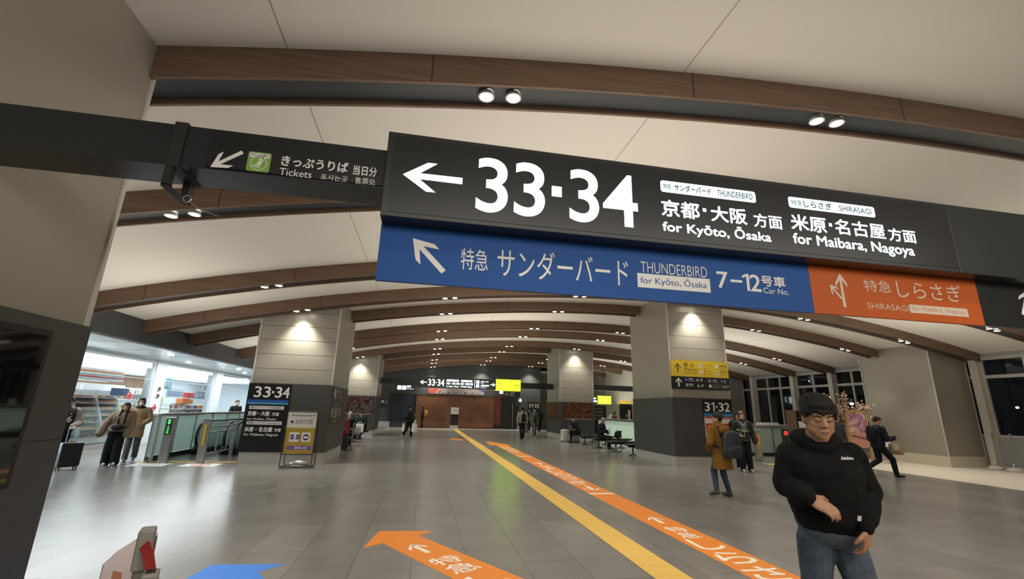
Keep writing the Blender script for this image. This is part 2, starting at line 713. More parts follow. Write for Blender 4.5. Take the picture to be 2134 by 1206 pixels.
def build_shell():
    # floor with the two escalator wells left open
    xs = [-17.2, -7.0, -5.0, 14.6, 16.6, 24]
    ys = [-9, 19.6, 26.5, 27.2, 52]
    mb = MB()
    for i in range(len(xs) - 1):
        for j in range(len(ys) - 1):
            if (i, j) in ((1, 1), (3, 1)):
                continue
            mb.box(xs[i], xs[i + 1], ys[j], ys[j + 1], -.12, 0)
    bmesh.ops.remove_doubles(mb.bm, verts=mb.bm.verts[:], dist=1e-4)
    struct(mb.build('floor', M_FLOOR))
    pit = MB()
    for x0, x1 in ((-7.0, -5.0), (14.6, 16.6)):
        pit.box(x0, x1, 19.6, 26.5, -3.2, -3.1)
        pit.box(x0 - .05, x0, 19.6, 26.5, -3.1, -.12)
        pit.box(x1, x1 + .05, 19.6, 26.5, -3.1, -.12)
        pit.box(x0, x1, 19.55, 19.6, -3.1, -.12)
        pit.box(x0, x1, 26.5, 26.55, -3.1, -.12)
    struct(pit.build('trim_1', M_DARK))
    # cream floor border by the windows
    a = [(14.75, 9.2), (15.1, 13.99), (16.3, 16.9), (20.7, 16.9), (20.7, 2), (13.6, 2)]
    MBc = MB().prism([(x, y, .0005) for x, y in a], (0, 0, .003))
    struct(MBc.build('trim_2', M_CREAM))
    # vaulted ceiling
    n = 48
    X = [XL_ + (XR_ - XL_) * i / n for i in range(n + 1)]
    rings = [[(x, y, zc(x) + k) for y, k in ((-7, 0), (39.7, 0), (39.7, .1), (-7, .1))] for x in X]
    struct(MB().loft(rings).build('ceiling', M_CEIL, smooth=False))
    # thin dark joints of the ceiling boards, running along the hall
    j = MB()
    for x in (-1.55, 2.7, 11.2, 15.4):
        j.box(x - .006, x + .006, -6.9, 39.6, zc(x) - .004, zc(x) + .02)
    struct(j.build('trim_3', mat('joint_grey', (.4, .37, .32), .8)))
    # beams: three-sided timber casing with a recessed dark channel underneath
    for y in BEAMS:
        b = empty('ceiling_beam', (7, y, 4.5), kind='structure')
        Xs = [XL_ + (XR_ - .1 - XL_) * i / n for i in range(n + 1)]
        h = BEAM_W / 2
        t = .035
        prof = [(-h, BEAM_D + .03), (-h, 0), (-h + t, 0), (-h + t, .07), (h - t, .07), (h - t, 0), (h, 0), (h, BEAM_D + .03)]
        MB().loft([[(x, y + p, zb(x) + q) for p, q in prof] for x in Xs]).build('casing', M_WOOD, b)
        MB().loft([[(x, y + p, zb(x) + q) for p, q in ((-h + t, .062), (h - t, .062), (h - t, .069), (-h + t, .069))] for x in Xs]).build('channel', M_CHAN, b)
        s = MB()
        for x in [-6.1 + 4.2436 * .7 * k for k in range(10)]:
            s.box(x - .006, x + .006, y - h - .0015, y - h + .01, zb(x) + .002, zc(x))
        s.build('seam', M_BLACK, b)


ORD = ['nearest', 'second nearest', 'third nearest', 'fourth nearest', 'fifth nearest', 'sixth nearest', 'seventh nearest', 'eighth nearest', 'ninth nearest',
       'tenth nearest', 'eleventh nearest', 'farthest']
PAIR = ['leftmost pair', 'second pair from left', 'third pair from left', 'third pair from right', 'second pair from right', 'rightmost pair']


def build_lamps():
    proto = None
    for bi, y in enumerate(BEAMS):
        for k in range(6):
            X = -3.665 + 4.2436 * k
            if y > 39 and k not in (1, 2, 3):
                continue
            o = add_light('beam_spotlight', 'SPOT', (X, y - (.12 if y > 39 else 0), zb(X) - .03), LAMP_W, WARM, angle=math.radians(92), blend=.8, radius=.09)
            if (k in (0, 3) and y in (13.77, 26.59)) or y > 39:
                c_ = add_light('column_spotlight', 'SPOT', (X, y + (.08 if y < 39 else -.15), zb(X) - .01), 210 if y < 39 else 420, (1, .96, .80), angle=math.radians(96), blend=.8, radius=.05)
            if y < 4:
                continue
            for sd in (-1, 1):
                x = X + sd * .15
                if proto is None:
                    r = empty('spotlight', (x, y, zb(x)))
                    MB().loft([[(x + rr * cos(a * pi / 10), y + rr * sin(a * pi / 10), zb(x) + zz) for a in range(20)] for rr, zz in ((.07, .06), (.085, .02), (.088, .004), (.07, .004), (.066, .012))], cap=False).build('housing', M_WHITE, r, smooth=True)
                    MB().disc((x, y, zb(x) + .006), .066, (0, 0, 1), .006).build('lens', M_LAMP, r)
                    proto = r
                else:
                    r = proto.copy()
                    COL.objects.link(r)
                    for c in proto.children:
                        d = c.copy()
                        COL.objects.link(d)
                        d.parent = r
                        d.matrix_parent_inverse = c.matrix_parent_inverse
                    r.location = (x, y, zb(x))
                j = min(bi - 2, 11)
                tagobj(r, f"{'left' if sd < 0 else 'right'} spotlight of the {PAIR[k]} on the {ORD[j]} visible beam", 'spotlight', 'spotlights in the ceiling beams')


def build_column(x0, x1, y0, y1, dark=True, label=''):
    c = empty('column', ((x0 + x1) / 2, (y0 + y1) / 2, 0), kind='structure')
    zt = max(zc(x0), zc(x1)) + .0
    zd = 2.14 if dark else .38
    def top(x): return zc(x) + .02
    mb = MB()
    # upper metal panels, 0.42 m courses with open joints
    g = .02
    z = zd + .02
    mb.prism([(x0 - .001, y0 + .03, zd), (x1 + .001, y0 + .03, zd), (x1 + .001, y0 + .03, top(x1)), (x0 - .001, y0 + .03, top(x0))], (0, y1 - y0 - .06, 0))
    z = zd + .01
    while z < zt and dark:
        h = min(.415, zt - z)
        zz = z + h - .012
        if zz > zt - .02:
            zz = zt
        za, zb_ = min(zz, top(x0)), min(zz, top(x1))
        if za > z and zb_ > z:
            mb.prism([(x0, y0, z), (x1, y0, z), (x1, y0, zb_), (x0, y0, za)], (0, y1 - y0, 0))
        z += .415
    mb.build('metal_panels', M_STEEL_P, c)
    t = MB()
    for x in (x0, x1):
        for y in (y0, y1):
            t.box(x - .018, x + .018, y - .018, y + .018, zd, top(x) - .02)
    t.build('corner_trim', M_TRIM, c)
    if dark:
        d = MB()
        e = .03
        d.box(x0 - e, x1 + e, y0 - e, y1 + e, .3, 2.14)
        d.build('cladding', M_CLAD, c)
        s = MB()
        for zz in (1.3,):
            s.box(x0 - e - .001, x1 + e + .001, y0 - e - .001, y1 + e + .001, zz, zz + .006)
        s.box((x0 + x1) / 2 - .003, (x0 + x1) / 2 + .003, y0 - e - .0012, y1 + e + .0012, .31, 2.13)
        s.build('cladding_joint', M_BLACK, c)
        MB().box(x0 - .01, x1 + .01, y0 - .01, y1 + .01, 0, .3).build('skirting', M_SKIRT, c)
    else:
        MB().box(x0 - .03, x1 + .03, y0 - .03, y1 + .03, 0, .38).build('skirting', mat('pale_stone', (.55, .50, .40), .5), c)
    return c


def build_structure():
    # left: bulkhead above the shop front, soffit, shop walls
    b = MB()
    b.box(-7.8, -7.5, -7, 39.6, 3.08, zc(-7.5) + .05)
    struct(b.build('wall_bulkhead', M_DARK))
    struct(MB().box(-10.5, -7.8, -7, 39.6, 3.10, 3.2).build('ceiling_soffit', M_SOFF))
    j = MB()
    for y in range(8, 39, 2):
        j.box(-10.4, -7.81, y - .006, y + .006, 3.096, 3.1)
    struct(j.build('trim_4', mat('soffit_joint', (.4, .42, .43), .5)))
    for y in range(14, 33, 3):
        t = empty('downlight', (-8.6 if y % 2 else -9.4, y + .4, 3.096), f'round downlight in the white shop soffit, number {(y - 11) // 3} from the front'.replace('number 1', 'first').replace('number 2', 'second').replace('number 3', 'third').replace('number 4', 'fourth').replace('number 5', 'fifth').replace('number 6', 'sixth').replace('number 7', 'seventh'), 'downlight', 'soffit downlights')
        x, yy = t.location.x, t.location.y
        MB().disc((x, yy, 3.09), .12, (0, 0, 1), .01).build('rim', M_WHITE, t)
        MB().disc((x, yy, 3.083), .09, (0, 0, 1), .008).build('lens', M_LAMP, t)
    # far wall
    far = MB()
    far.prism([(-7.5, 39.6, 0), (10.1, 39.6, 0), (10.1, 39.6, zc(10.1)), (7.5, 39.6, zc(7.5)), (4, 39.6, zc(4)), (0, 39.6, zc(0)), (-4, 39.6, zc(-4)), (-7.5, 39.6, zc(-7.5))], (0, .3, 0))
    struct(far.build('wall_far', M_DARK))
    struct(MB().box(-7.5, -2.6, 39.54, 39.6, 0, .42).box(8.05, 10.1, 39.54, 39.6, 0, .28).build('baseboard_far', M_SKIRT))
    struct(MB().box(10.1, 24, 46.0, 46.3, 0, 6).build('wall_rear', mat('cream_wall', (.52, .50, .44), .7)))
    struct(MB().box(10.1, 24, 39.7, 46.2, 4.9, 5.0).build('ceiling_rear', M_CEIL))
    # back of the hall (behind the viewpoint) and the shop room
    struct(MB().box(-17, 21, -7.3, -7, -.0, 5.9).build('wall_back', mat('warm_grey_wall', (.42, .40, .36), .7)))
    struct(MB().box(-17.2, -17, -7, 39.6, 0, 3.2).build('wall_shop_back', M_SHOPW))
    struct(MB().box(-17, -10.45, -7, 39.6, 3.05, 3.2).build('ceiling_shop', mat('shop_ceiling', (.74, .77, .80), .6)))
    struct(MB().box(-17, -7.5, 39.6, 39.9, 0, 3.2).build('wall_shop_end', M_SHOPW))
    # columns on their grid
    c = build_column(-4.8, -2.645, 1.2, 4.05)
    build_column(8.3, 10.235, 1.2, 3.8)
    # glazed showcase let into the side of the near left column
    MB().box(-2.645, -2.61, 1.4, 3.72, 1.02, 2.05).build('showcase_frame', M_BLACK, c)
    MB().box(-2.612, -2.606, 1.44, 3.68, 1.06, 2.01).build('showcase_pane', mat('black_mirror_glass', (.006, .006, .007), .04, spec=.9), c)
    for y in (14.1, 27.0):
        build_column(-4.8, -2.645, y, y + 2.85)
        build_column(8.1, 10.235, y, y + 2.85)
        build_column(18.95, 20.66, y, y + 2.85, dark=False)
    # window wall on the right
    Y0, Y1 = -6.5, 39.6
    posts = [-1.0, 2.9, 6.9, 10.9, 13.77, 17.1, 20.16, 22.7, 26.0, 30.2, 33.5, 36.7]
    w = MB()
    w.box(20.7, 20.9, Y0, Y1, 0, 1.1)
    w.box(20.7, 20.9, Y0, Y1, 4.0, zc(20.7) + .12)
    struct(w.build('wall_right', mat('grey_spandrel', (.30, .31, .31), .5)))
    struct(MB().box(20.62, 20.7, Y0, Y1, 0, .12).build('baseboard_right', M_SKIRT))
    pp = MB()
    for y in posts:
        pp.box(20.5, 20.9, y - .13, y + .13, 0, zb(20.5) + .2)
    struct(pp.build('trim_5', mat('cream_post', (.58, .55, .49), .55)))
    for i, (a, b_) in enumerate(zip(posts, posts[1:])):
        wn = empty(f'window_{i + 1}', (20.8, (a + b_) / 2, 1.1), kind='structure')
        f = MB()
        k = 3 if b_ - a > 3 else 2
        n = [a + .13 + (b_ - a - .26) * q / k for q in range(k + 1)]
        for q in n:
            f.box(20.72, 20.86, q - .05, q + .05, 1.1, 4.0)
        for z in (1.13, 3.27, 3.95):
            f.box(20.73, 20.85, a + .13, b_ - .13, z - .06, z + .06)
        f.build('window_frame', M_ALUW, wn)
        MB().box(20.78, 20.79, a + .13, b_ - .13, 1.12, 3.98).build('window_glass', M_NGLASS, wn)


build_shell()
build_lamps()
build_structure()


# ------------------------------------------------------------------ big hanging sign board in the foreground
ZA = zoomer(0, 200, 2.6024)
ZB5 = zoomer(760, 260, 3.0143)
ZC6 = zoomer(1340, 340, 2.6877)
Z2, Z3, Z4 = zoomer(480, 620, 3.174), zoomer(760, 720, 5.025), zoomer(1100, 700, 4.02)


def chevron_arrow(tx, tip, s, ang):
    """the long thin platform arrow: two flared barbs and a shaft, tip given"""
    a = math.radians(ang)

    def T(u, v):
        return (tip[0] + (u * cos(a) - v * sin(a)) * s, tip[1] + (u * sin(a) + v * cos(a)) * s)
    tx.poly([T(0, 0), T(-.40, .27), T(-.56, .27), T(-.28, .055), T(-.28, 0)])
    tx.poly([T(0, 0), T(-.28, 0), T(-.28, -.055), T(-.56, -.27), T(-.40, -.27)])
    tx.poly([T(-.28, -.055), T(-.28, .055), T(-1, .06), T(-1, -.06)][::-1])
    return tx


def pictogram(tx, x, z, s, r=.12):
    return tx.rect(x - s / 2, x + s / 2, z - s / 2, z + s / 2, s * r)


def near_gantry():
    YB, YF, YN = 2.72, 2.60, 2.735
    g = empty('sign_gantry', (.7, 2.85, 2.6), 'long black steel beam crossing overhead beside the near left column, carrying the platform signs', 'gantry')
    zt, zbm = at(640, 293, YB).z, at(640, 375, YB).z
    MB().box(-2.61, at(811, 273, YF).x - .002, YB, YB + .26, zbm, zt).build('beam', M_BLK_G, g)
    m = MB()
    for x, w in ((at(372, 300, YB).x, .035), (at(410, 300, YB).x - .0, .0)):
        if w:
            m.box(x - w, x + w, YB - .015, YB + .275, zbm - .012, zt + .012)
            m.box(x - w, x + w * .1, YB - .012, YB + .03, zbm - .13, zbm)
            m.box(x - w, x + w * .1, YB + .2, YB + .26, zbm - .13, zbm)
            m.box(x - w, x + w * .1, YB - .012, YB + .26, zbm - .14, zbm - .125)
    m.build('clamp', M_BLACK, g)
    xh = at(368, 400, YB).x
    MB().tube([(xh + .01 + .022 * cos(t * pi / 6), YB + .1, zbm - .16 + .022 * sin(t * pi / 6)) for t in range(13)], .004, 6).tube([(xh + .02, YB + .1, zbm - .175), (xh + .07, YB + .16, zbm - .2), (xh + .15, YB + .2, zbm - .215)], .003, 6).build('hook', M_ALU, g)
    # tickets sign panel on the beam
    x0, x1, _, _ = rc(YB, ZA, 1112, 400, 2085, 400)
    p = empty('tickets_sign', (.5 * (x0 + x1), YB - .01, zbm), 'small black ticket office sign with green seat pictogram and arrow, left of big platform sign', 'sign')
    MB().box(x0, x1, YB - .012, YB - .0005, zbm + .012, zt - .012).build('panel', M_SIGNBLK, p)
    YT = YB - .0135
    t = face_tx(YT)
    a, b = at(*ZA(1140, 385), YT), at(*ZA(1272, 302), YT)
    chevron_arrow(t, (a.x, a.z), .20, 218)
    for s, l, bt, rt, tp, w in (('きっぷうりば', 1520, 395, 1893, 342, .02), ('当日分', 1912, 432, 2047, 381, .015), ('Tickets', 1510, 437, 1695, 398, .008), ('표사는곳', 1735, 460, 1888, 428, 0), ('售票处', 1922, 480, 2040, 444, 0)):
        r = rc(YT, ZA, l, bt, rt, tp)
        zz0, zz1 = at(*ZA((l + rt) / 2, bt), YT).z, at(*ZA((l + rt) / 2, tp), YT).z
        t.text(s, r[0], r[1], zz0, zz1, w, 4)
    t.build('lettering', M_LETTER, p)
    r = rc(YT, ZA, 1328, 414, 1478, 302)
    c, s = ((r[0] + r[1]) / 2, (r[2] + r[3]) / 2), (r[1] - r[0])
    GR = mat('leaf_green_vinyl', (.20, .40, .07), .5)
    face_tx(YT).rect(c[0] - s / 2, c[0] + s / 2, c[1] - s / 2, c[1] + s / 2, s * .1).build('pictogram_plate', GR, p)
    w = face_tx(YT - .0008)
    w.rect(c[0] - s * .42, c[0] + s * .42, c[1] + s * .22, c[1] + s * .43, s * .04)
    w.ring(c[0], c[1] - s * .07, s * .36, s * .33)
    w.circ(c[0] + s * .06, c[1] + s * .12, s * .065)
    w.poly([(c[0] + s * q, c[1] + s * k) for q, k in ((.08, .03), (-.02, .05), (-.08, -.12), (-.24, -.2), (-.26, -.26), (-.06, -.2), (.02, -.16), (.12, -.02))])
    w.poly([(c[0] + s * q, c[1] + s * k) for q, k in ((.19, .14), (.15, .15), (.02, -.24), (-.12, -.26), (-.12, -.3), (.06, -.29))])
    w.build('pictogram', M_LETTER, p)
    face_tx(YT - .0012).text('みどりの窓口', c[0] - s * .36, c[0] + s * .36, c[1] + s * .29, c[1] + s * .39, .02, 2).build('pictogram_lettering', M_INK, p)

    # main backlit sign box
    x0 = at(811, 273, YF).x
    z1 = at(811, 273, YF).z
    z0 = at(792, 448, YF).z
    xs = at(*ZC6(1690, 240), YF).x
    b = empty('platform_sign', ((x0 + xs) / 2, YF + .2, z0), 'large backlit black sign reading 33·34 with arrow, for Kyoto, Osaka, Maibara and Nagoya', 'sign')
    e = .018
    MB().box(x0, xs - .002, YF, YF + .42, z0, z1, bev=.004).build('sign_box', M_BLK_G, b)
    MB().box(x0 + .04, xs - .01, YF - .004, YF + .001, z0 + .03, z1 - .03).build('sign_face', M_SIGNBLK, b)
    YT = YF - .0055
    t = face_tx(YT)
    tp = at(*ZB5(240, 310), YT)
    en = at(*ZB5(614, 348), YT)
    chevron_arrow(t, (tp.x, tp.z), en.x - tp.x, 180)
    t.build('arrow', M_LIT, b)
    t = face_tx(YT)
    yb, yt = at(*ZB5(695, 541), YT), at(*ZB5(720, 200), YT)
    xr = at(*ZB5(1708, 560), YT).x
    wd = xr - yb.x
    # four digits and the square dot, each to its measured width
    for ch, l, rr in (('3', 695, 898), ('3', 937, 1132), ('3', 1287, 1471), ('4', 1498, 1713)):
        xa = at(*ZB5(l, 520), YT).x
        xb = at(*ZB5(rr, 470), YT).x
        t.text(ch, xa, xb, yb.z, yt.z, .012, 8)
    d0, d1 = at(*ZB5(1175, 447), YT), at(*ZB5(1238, 390), YT)
    t.rect(d0.x, d1.x, d0.z, d1.z)
    t.build('platform_number', M_LIT, b)
    t = face_tx(YT)
    inks = face_tx(YT - .001)
    for (l, bt, rt, tp_), words in (((100, 158, 633, 95), (('特急', .03, .105, .26, .74, .012), ('サンダーバード', .14, .52, .22, .80, .022), ('THUNDERBIRD', .585, .965, .24, .76, .014))),
                                    ((819, 246, 1303, 187), (('特急', .03, .15, .26, .74, .012), ('しらさぎ', .17, .49, .20, .82, .022), ('SHIRASAGI', .575, .955, .24, .76, .014)))):
        p0, p1 = at(*ZC6(l, bt), YT), at(*ZC6(l + 2, tp_), YT)
        xr = at(*ZC6(rt, bt + 55), YT).x
        t.rect(p0.x, xr, p0.z, p1.z, .018)
        W, Hh = xr - p0.x, p1.z - p0.z
        for s, u0, u1, v0, v1, w in words:
            inks.text(s, p0.x + W * u0, p0.x + W * u1, p0.z + Hh * v0, p0.z + Hh * v1, w, 3)
    t.build('train_name_plates', M_LIT2, b)
    inks.build('train_name_lettering', mat('deep_teal_ink', (.02, .09, .14), .6), b)
    t = face_tx(YT)
    for s, l, bt, rt, tp_, w in (('京都', 107, 292, 315, 202, .016), ('大阪', 385, 322, 580, 238, .016), ('方面', 625, 354, 778, 280, .012), ('for Kyōto, Ōsaka', 113, 392, 717, 312, .014),
                                 ('米原', 835, 370, 1025, 285, .016), ('名古屋', 1083, 394, 1354, 312, .012), ('方面', 1383, 432, 1527, 362, .012), ('for Maibara, Nagoya', 848, 464, 1520, 391, .014)):
        # picture corners: left edge bottom / top
        a, c = at(*ZC6(l, bt), YT), at(*ZC6(l, tp_), YT)
        xr = at(*ZC6(rt, (bt + tp_) / 2 + (rt - l) * .11), YT).x
        t.text(s, a.x, xr, a.z, c.z, w, 4)
    for u, v in ((345, 262), (1050, 345)):
        d = at(*ZC6(u, v), YT)
        t.rect(d.x - .013, d.x + .013, d.z - .013, d.z + .013)
    t.build('destination_lettering', M_LIT2, b)
    # second black box to its right, unlit
    k = empty('blank_sign', (4.6, YF + .2, z0), 'unlit blank black sign box at the right end of the big platform sign', 'sign')
    MB().box(xs + .002, 5.6, YF, YF + .42, z0, z1 - .0, bev=.004).build('sign_box', M_BLK_G, k)

    # banners below
    zt = at(793, 464, YN).z + .012
    zl = at(785, 583, YN).z
    xl = at(789, 520, YN).x
    xm = at(1690, 600, YN).x
    xo = at(2042, 630, YN).x
    bl = empty('direction_banner', ((xl + xm) / 2, YN, zl), 'blue banner for Kyoto and Osaka, cars 7–12, under the lit platform sign', 'banner')
    MB().box(xl, xm - .001, YN, YN + .03, zl, z0 - .001).build('panel', M_BLUE, bl)
    YT = YN - .0015
    t = face_tx(YT)
    a, c = at(*ZB5(303, 712), YT), at(*ZB5(485, 900), YT)
    chevron_arrow(t, (a.x, a.z), .29, 135)
    for s, l, bt, rt, tp_, w, sk in (('特急', 600, 905, 775, 772, 0, .03), ('サンダーバード', 830, 950, 1655, 770, .0, .08), ('THUNDERBIRD', 1735, 925, 2150, 858, -.008, .08)):
        a, c = at(*ZB5(l, bt), YT), at(*ZB5(l + 3, tp_), YT)
        xr = at(*ZB5(rt, (bt + tp_) / 2 + (rt - l) * sk), YT).x
        t.text(s, a.x, xr, a.z, c.z, w, 4)
    for s, l, bt, rt, tp_, w in (('7', 418, 698, 478, 605, .012), ('–', 490, 664, 556, 650, .03), ('1', 562, 712, 596, 618, .012), ('2', 604, 716, 660, 622, .012), ('号車', 665, 686, 795, 628, .015), ('Car No.', 677, 727, 818, 695, .008)):
        a, c = at(*ZC6(l, bt), YT), at(*ZC6(l + 2, tp_), YT)
        xr = at(*ZC6(rt, (bt + tp_) / 2 + (rt - l) * .08), YT).x
        if s == '1':
            t.one(a.x, xr, a.z, c.z)
        else:
            t.text(s, a.x, xr, a.z, c.z, w, 4)
    a, c = at(*ZB5(1716, 1018), YT), at(*ZB5(1720, 930), YT)
    xr = at(*ZC6(377, 690), YT).x
    t.rect(a.x, xr, a.z, c.z)
    t.build('lettering', M_LETTER, bl)
    W, Hh = xr - a.x, c.z - a.z
    face_tx(YT - .001).text('for Kyōto, Ōsaka', a.x + W * .04, xr - W * .05, a.z + Hh * .17, c.z - Hh * .14, .004, 4).build('route_lettering', M_BLUE, bl)
    og = empty('direction_banner', ((xo + xm) / 2, YN, zl), 'orange banner with forked arrow for Maibara and Nagoya, right of the blue banner', 'banner')
    MB().box(xm + .001, xo - .001, YN, YN + .03, zl, z0 - .001).build('panel', M_ORANGE, og)
    t = face_tx(YT)
    a = at(*ZC6(1100, 616), YT)
    b0 = at(*ZC6(1130, 806), YT)
    L = a.z - b0.z
    chevron_arrow(t, (a.x, a.z), L * .74, 90)
    k_ = L * .045
    t.poly([(a.x - k_, a.z - L * .7405), (a.x + k_, a.z - L * .7405), (a.x + k_, a.z - L), (a.x - k_, a.z - L)][::-1])
    u_ = TX(t.o + V((0, -.0006, 0)), t.ex, t.ey)
    chevron_arrow(u_, (a.x - L * .40, a.z - L * .36), L * .52, 130)
    u_.build('fork_arrow', mat('pale_peach_vinyl', (.70, .56, .46), .6), og)
    for s, l, bt, rt, tp_, w, sk in (('特急', 1243, 715, 1388, 650, 0, .08), ('しらさぎ', 1430, 748, 1780, 655, 0, .075), ('SHIRASAGI', 1260, 812, 1487, 780, -.005, .06)):
        a, c = at(*ZC6(l, bt), YT), at(*ZC6(l + 3, tp_), YT)
        xr = at(*ZC6(rt, (bt + tp_) / 2 + (rt - l) * sk), YT).x
        t.text(s, a.x, xr, a.z, c.z, w, 4)
    a, c = at(*ZC6(1498, 836), YT), at(*ZC6(1500, 790), YT)
    xr = at(*ZC6(1822, 845), YT).x
    t.rect(a.x, xr, a.z, c.z)
    M_PEACH = mat('pale_peach_vinyl', (.70, .56, .46), .6)
    t.build('lettering', M_PEACH, og)
    W, Hh = xr - a.x, c.z - a.z
    face_tx(YT - .001).text('for Maibara, Nagoya', a.x + W * .04, xr - W * .05, a.z + Hh * .16, c.z - Hh * .16, .0, 3).build('route_lettering', mat('faded_orange', (.62, .33, .18), .6), og)
    MB().box(5.602, 8.26, YB, YB + .26, zbm, zt).build('beam', M_BLK_G, g)
    bk = empty('direction_banner', (xo + .7, YN, zl), 'black banner with white arrow at the right edge, beyond the orange banner', 'banner')
    MB().box(xo + .001, 5.6, YN, YN + .03, zl, z0 - .001).build('panel', M_SIGNBLK, bk)
    t = face_tx(YT)
    a = at(*ZC6(2150, 712), YT)
    chevron_arrow(t, (a.x, a.z), .24, 62)
    t.build('arrow', M_LETTER, bk)


# ------------------------------------------------------------------ far gantries
def far_gantry():
    Y = 28.4
    g = empty('sign_gantry', (2.7, Y, 2.97), 'black sign beam spanning between the two far columns', 'gantry')
    MB().box(-2.61, -.422, Y + .06, Y + .3, 2.92, 3.27).build('beam', M_BLK_G, g)
    MB().box(5.922, 8.08, Y + .06, Y + .3, 2.92, 3.27).build('beam', M_BLK_G, g)
    b = empty('platform_sign', (1.25, Y, 2.86), 'distant backlit 33·34 platform sign hanging between the far columns', 'sign')
    MB().box(-.42, 2.97, Y - .1, Y + .3, 2.75, 3.40).build('sign_box', M_SIGNBLK, b)
    t = face_tx(Y - .102)
    chevron_arrow(t, (-.28, 3.08), .40, 180)
    for s, x0, x1 in (('3', .20, .38), ('3', .43, .61), ('3', .76, .94), ('4', .97, 1.17)):
        t.text(s, x0, x1, 2.88, 3.28, .015, 2)
    t.rect(.66, .71, 3.06, 3.12)
    t.build('platform_number', M_LIT, b)
    t = face_tx(Y - .102)
    t.rect(1.30, 2.06, 3.18, 3.29, .02).rect(2.19, 2.88, 3.18, 3.29, .02)
    t.text('京都・大阪 方面', 1.30, 2.10, 2.99, 3.13, .02, 1).text('for Kyōto, Ōsaka', 1.30, 2.06, 2.82, 2.94, .02, 1)
    t.text('米原・名古屋 方面', 2.17, 2.92, 2.99, 3.13, .02, 1).text('for Maibara, Nagoya', 2.17, 2.88, 2.82, 2.94, .02, 1)
    t.build('destination_lettering', M_LIT2, b)
    c = empty('direction_sign', (3.7, Y, 2.86), 'distant black transfer sign with right arrow, left of the lit yellow exit sign', 'sign')
    MB().box(2.975, 4.36, Y - .1, Y + .3, 2.75, 3.40).build('sign_box', M_SIGNBLK, c)
    t = face_tx(Y - .102)
    t.rect(3.02, 3.045, 2.82, 3.34)
    pictogram(t, 3.22, 3.20, .2).text('JR線のりば', 3.40, 3.88, 3.17, 3.28, .015, 1)
    pictogram(t, 3.22, 2.96, .2).text('北陸新幹線', 3.40, 3.92, 2.94, 3.05, .015, 1)
    t.text('JR Line', 3.40, 3.62, 3.09, 3.14, .01, 1).text('Shinkansen', 3.40, 3.78, 2.85, 2.90, .01, 1)
    chevron_arrow(t, (4.33, 3.07), .34, 0)
    t.build('lettering', M_LIT2, c)
    y = empty('exit_sign', (5.15, Y, 2.86), 'distant backlit yellow-green west exit sign with right arrow on the far gantry', 'sign')
    MB().box(4.37, 5.92, Y - .14, Y + .3, 2.74, 3.42).build('sign_box', M_YLIT, y)
    t = face_tx(Y - .142)
    t.text('西', 4.48, 4.63, 3.10, 3.24, .02, 1).text('口', 4.72, 4.86, 3.11, 3.23, .02, 1).text('West Exit 서쪽 출구', 4.48, 5.4, 2.93, 3.02, .0, 1)
    t.arrow(5.65, 3.08, .30, 0, .12, .36, .36)
    t.build('lettering', mat('dark_olive_ink', (.06, .09, .01), .6), y)
    s = empty('toilet_sign', (-1.1, Y, 2.5), 'small lit black sign with two white squares under the far gantry, at left', 'sign')
    MB().box(-1.72, -.55, Y + .1, Y + .2, 2.50, 2.918).build('sign_box', M_SIGNBLK, s)
    t = face_tx(Y + .098)
    pictogram(t, -1.48, 2.72, .24).build('pictogram', M_LIT, s)
    t = face_tx(Y + .098)
    pictogram(t, -1.20, 2.72, .24)
    t.text('新幹線', -1.04, -.80, 2.74, 2.86, .02, 1).text('Shinkansen', -1.04, -.62, 2.64, 2.70, .01, 1)
    t.build('lettering', M_LIT2, s)
    r = empty('direction_sign', (5.2, Y, 2.4), 'dark unlit sign with thin right arrow hanging under the yellow exit sign', 'sign')
    MB().box(4.50, 5.92, Y, Y + .05, 2.36, 2.72).build('panel', M_SIGNBLK, r)
    t = face_tx(Y - .002)
    t.arrow(5.05, 2.54, .30, 0, .1, .34, .34)
    for k in range(3):
        t.rect(5.3, 5.3 + .3 - .05 * k, 2.62 - k * .09, 2.655 - k * .09)
    t.build('lettering', mat('dull_grey_letter', (.35, .34, .32), .6), r)
    e = empty('gate_lamp', (4.72, Y - .1, 2.6), 'small white lit square under the left corner of the yellow exit sign', 'lamp')
    MB().box(4.62, 4.82, Y - .12, Y - .001, 2.55, 2.72).build('lamp_box', M_LIT, e)
    # second gantry to the right, in front of the information counter
    g2 = empty('sign_gantry', (14.5, Y, 2.97), 'plain black beam between the far right column and the window side', 'gantry')
    MB().box(10.25, 18.93, Y, Y + .24, 2.97, 3.31).build('beam', M_BLK_G, g2)
    w = empty('exit_sign', (14.3, 36, 2.9), 'distant lit sign beyond the information counter, blue lettering and yellow-green end', 'sign')
    Yw = 35.0
    MB().box(12.3, 13.65, Yw, Yw + .2, 2.28, 2.80).build('sign_box', M_SIGNBLK, w)
    MB().box(13.66, 14.75, Yw - .03, Yw + .2, 2.24, 2.86).build('lit_panel', M_YLIT, w)
    t = face_tx(Yw - .002)
    for x in (12.72, 13.28):
        t.rect(x - .03, x + .22, 2.60, 2.72).rect(x - .03, x + .30, 2.38, 2.50)
        pictogram(t, x - .14, 2.66, .16)
        pictogram(t, x - .14, 2.44, .16)
    t.build('lettering', M_LIT2, w)
    MB().box(12.8, 12.84, Yw + .08, Yw + .12, 2.8, zc(12.8)).box(14.2, 14.24, Yw + .08, Yw + .12, 2.86, zc(14.2)).build('hanger', M_BLK_G, w)


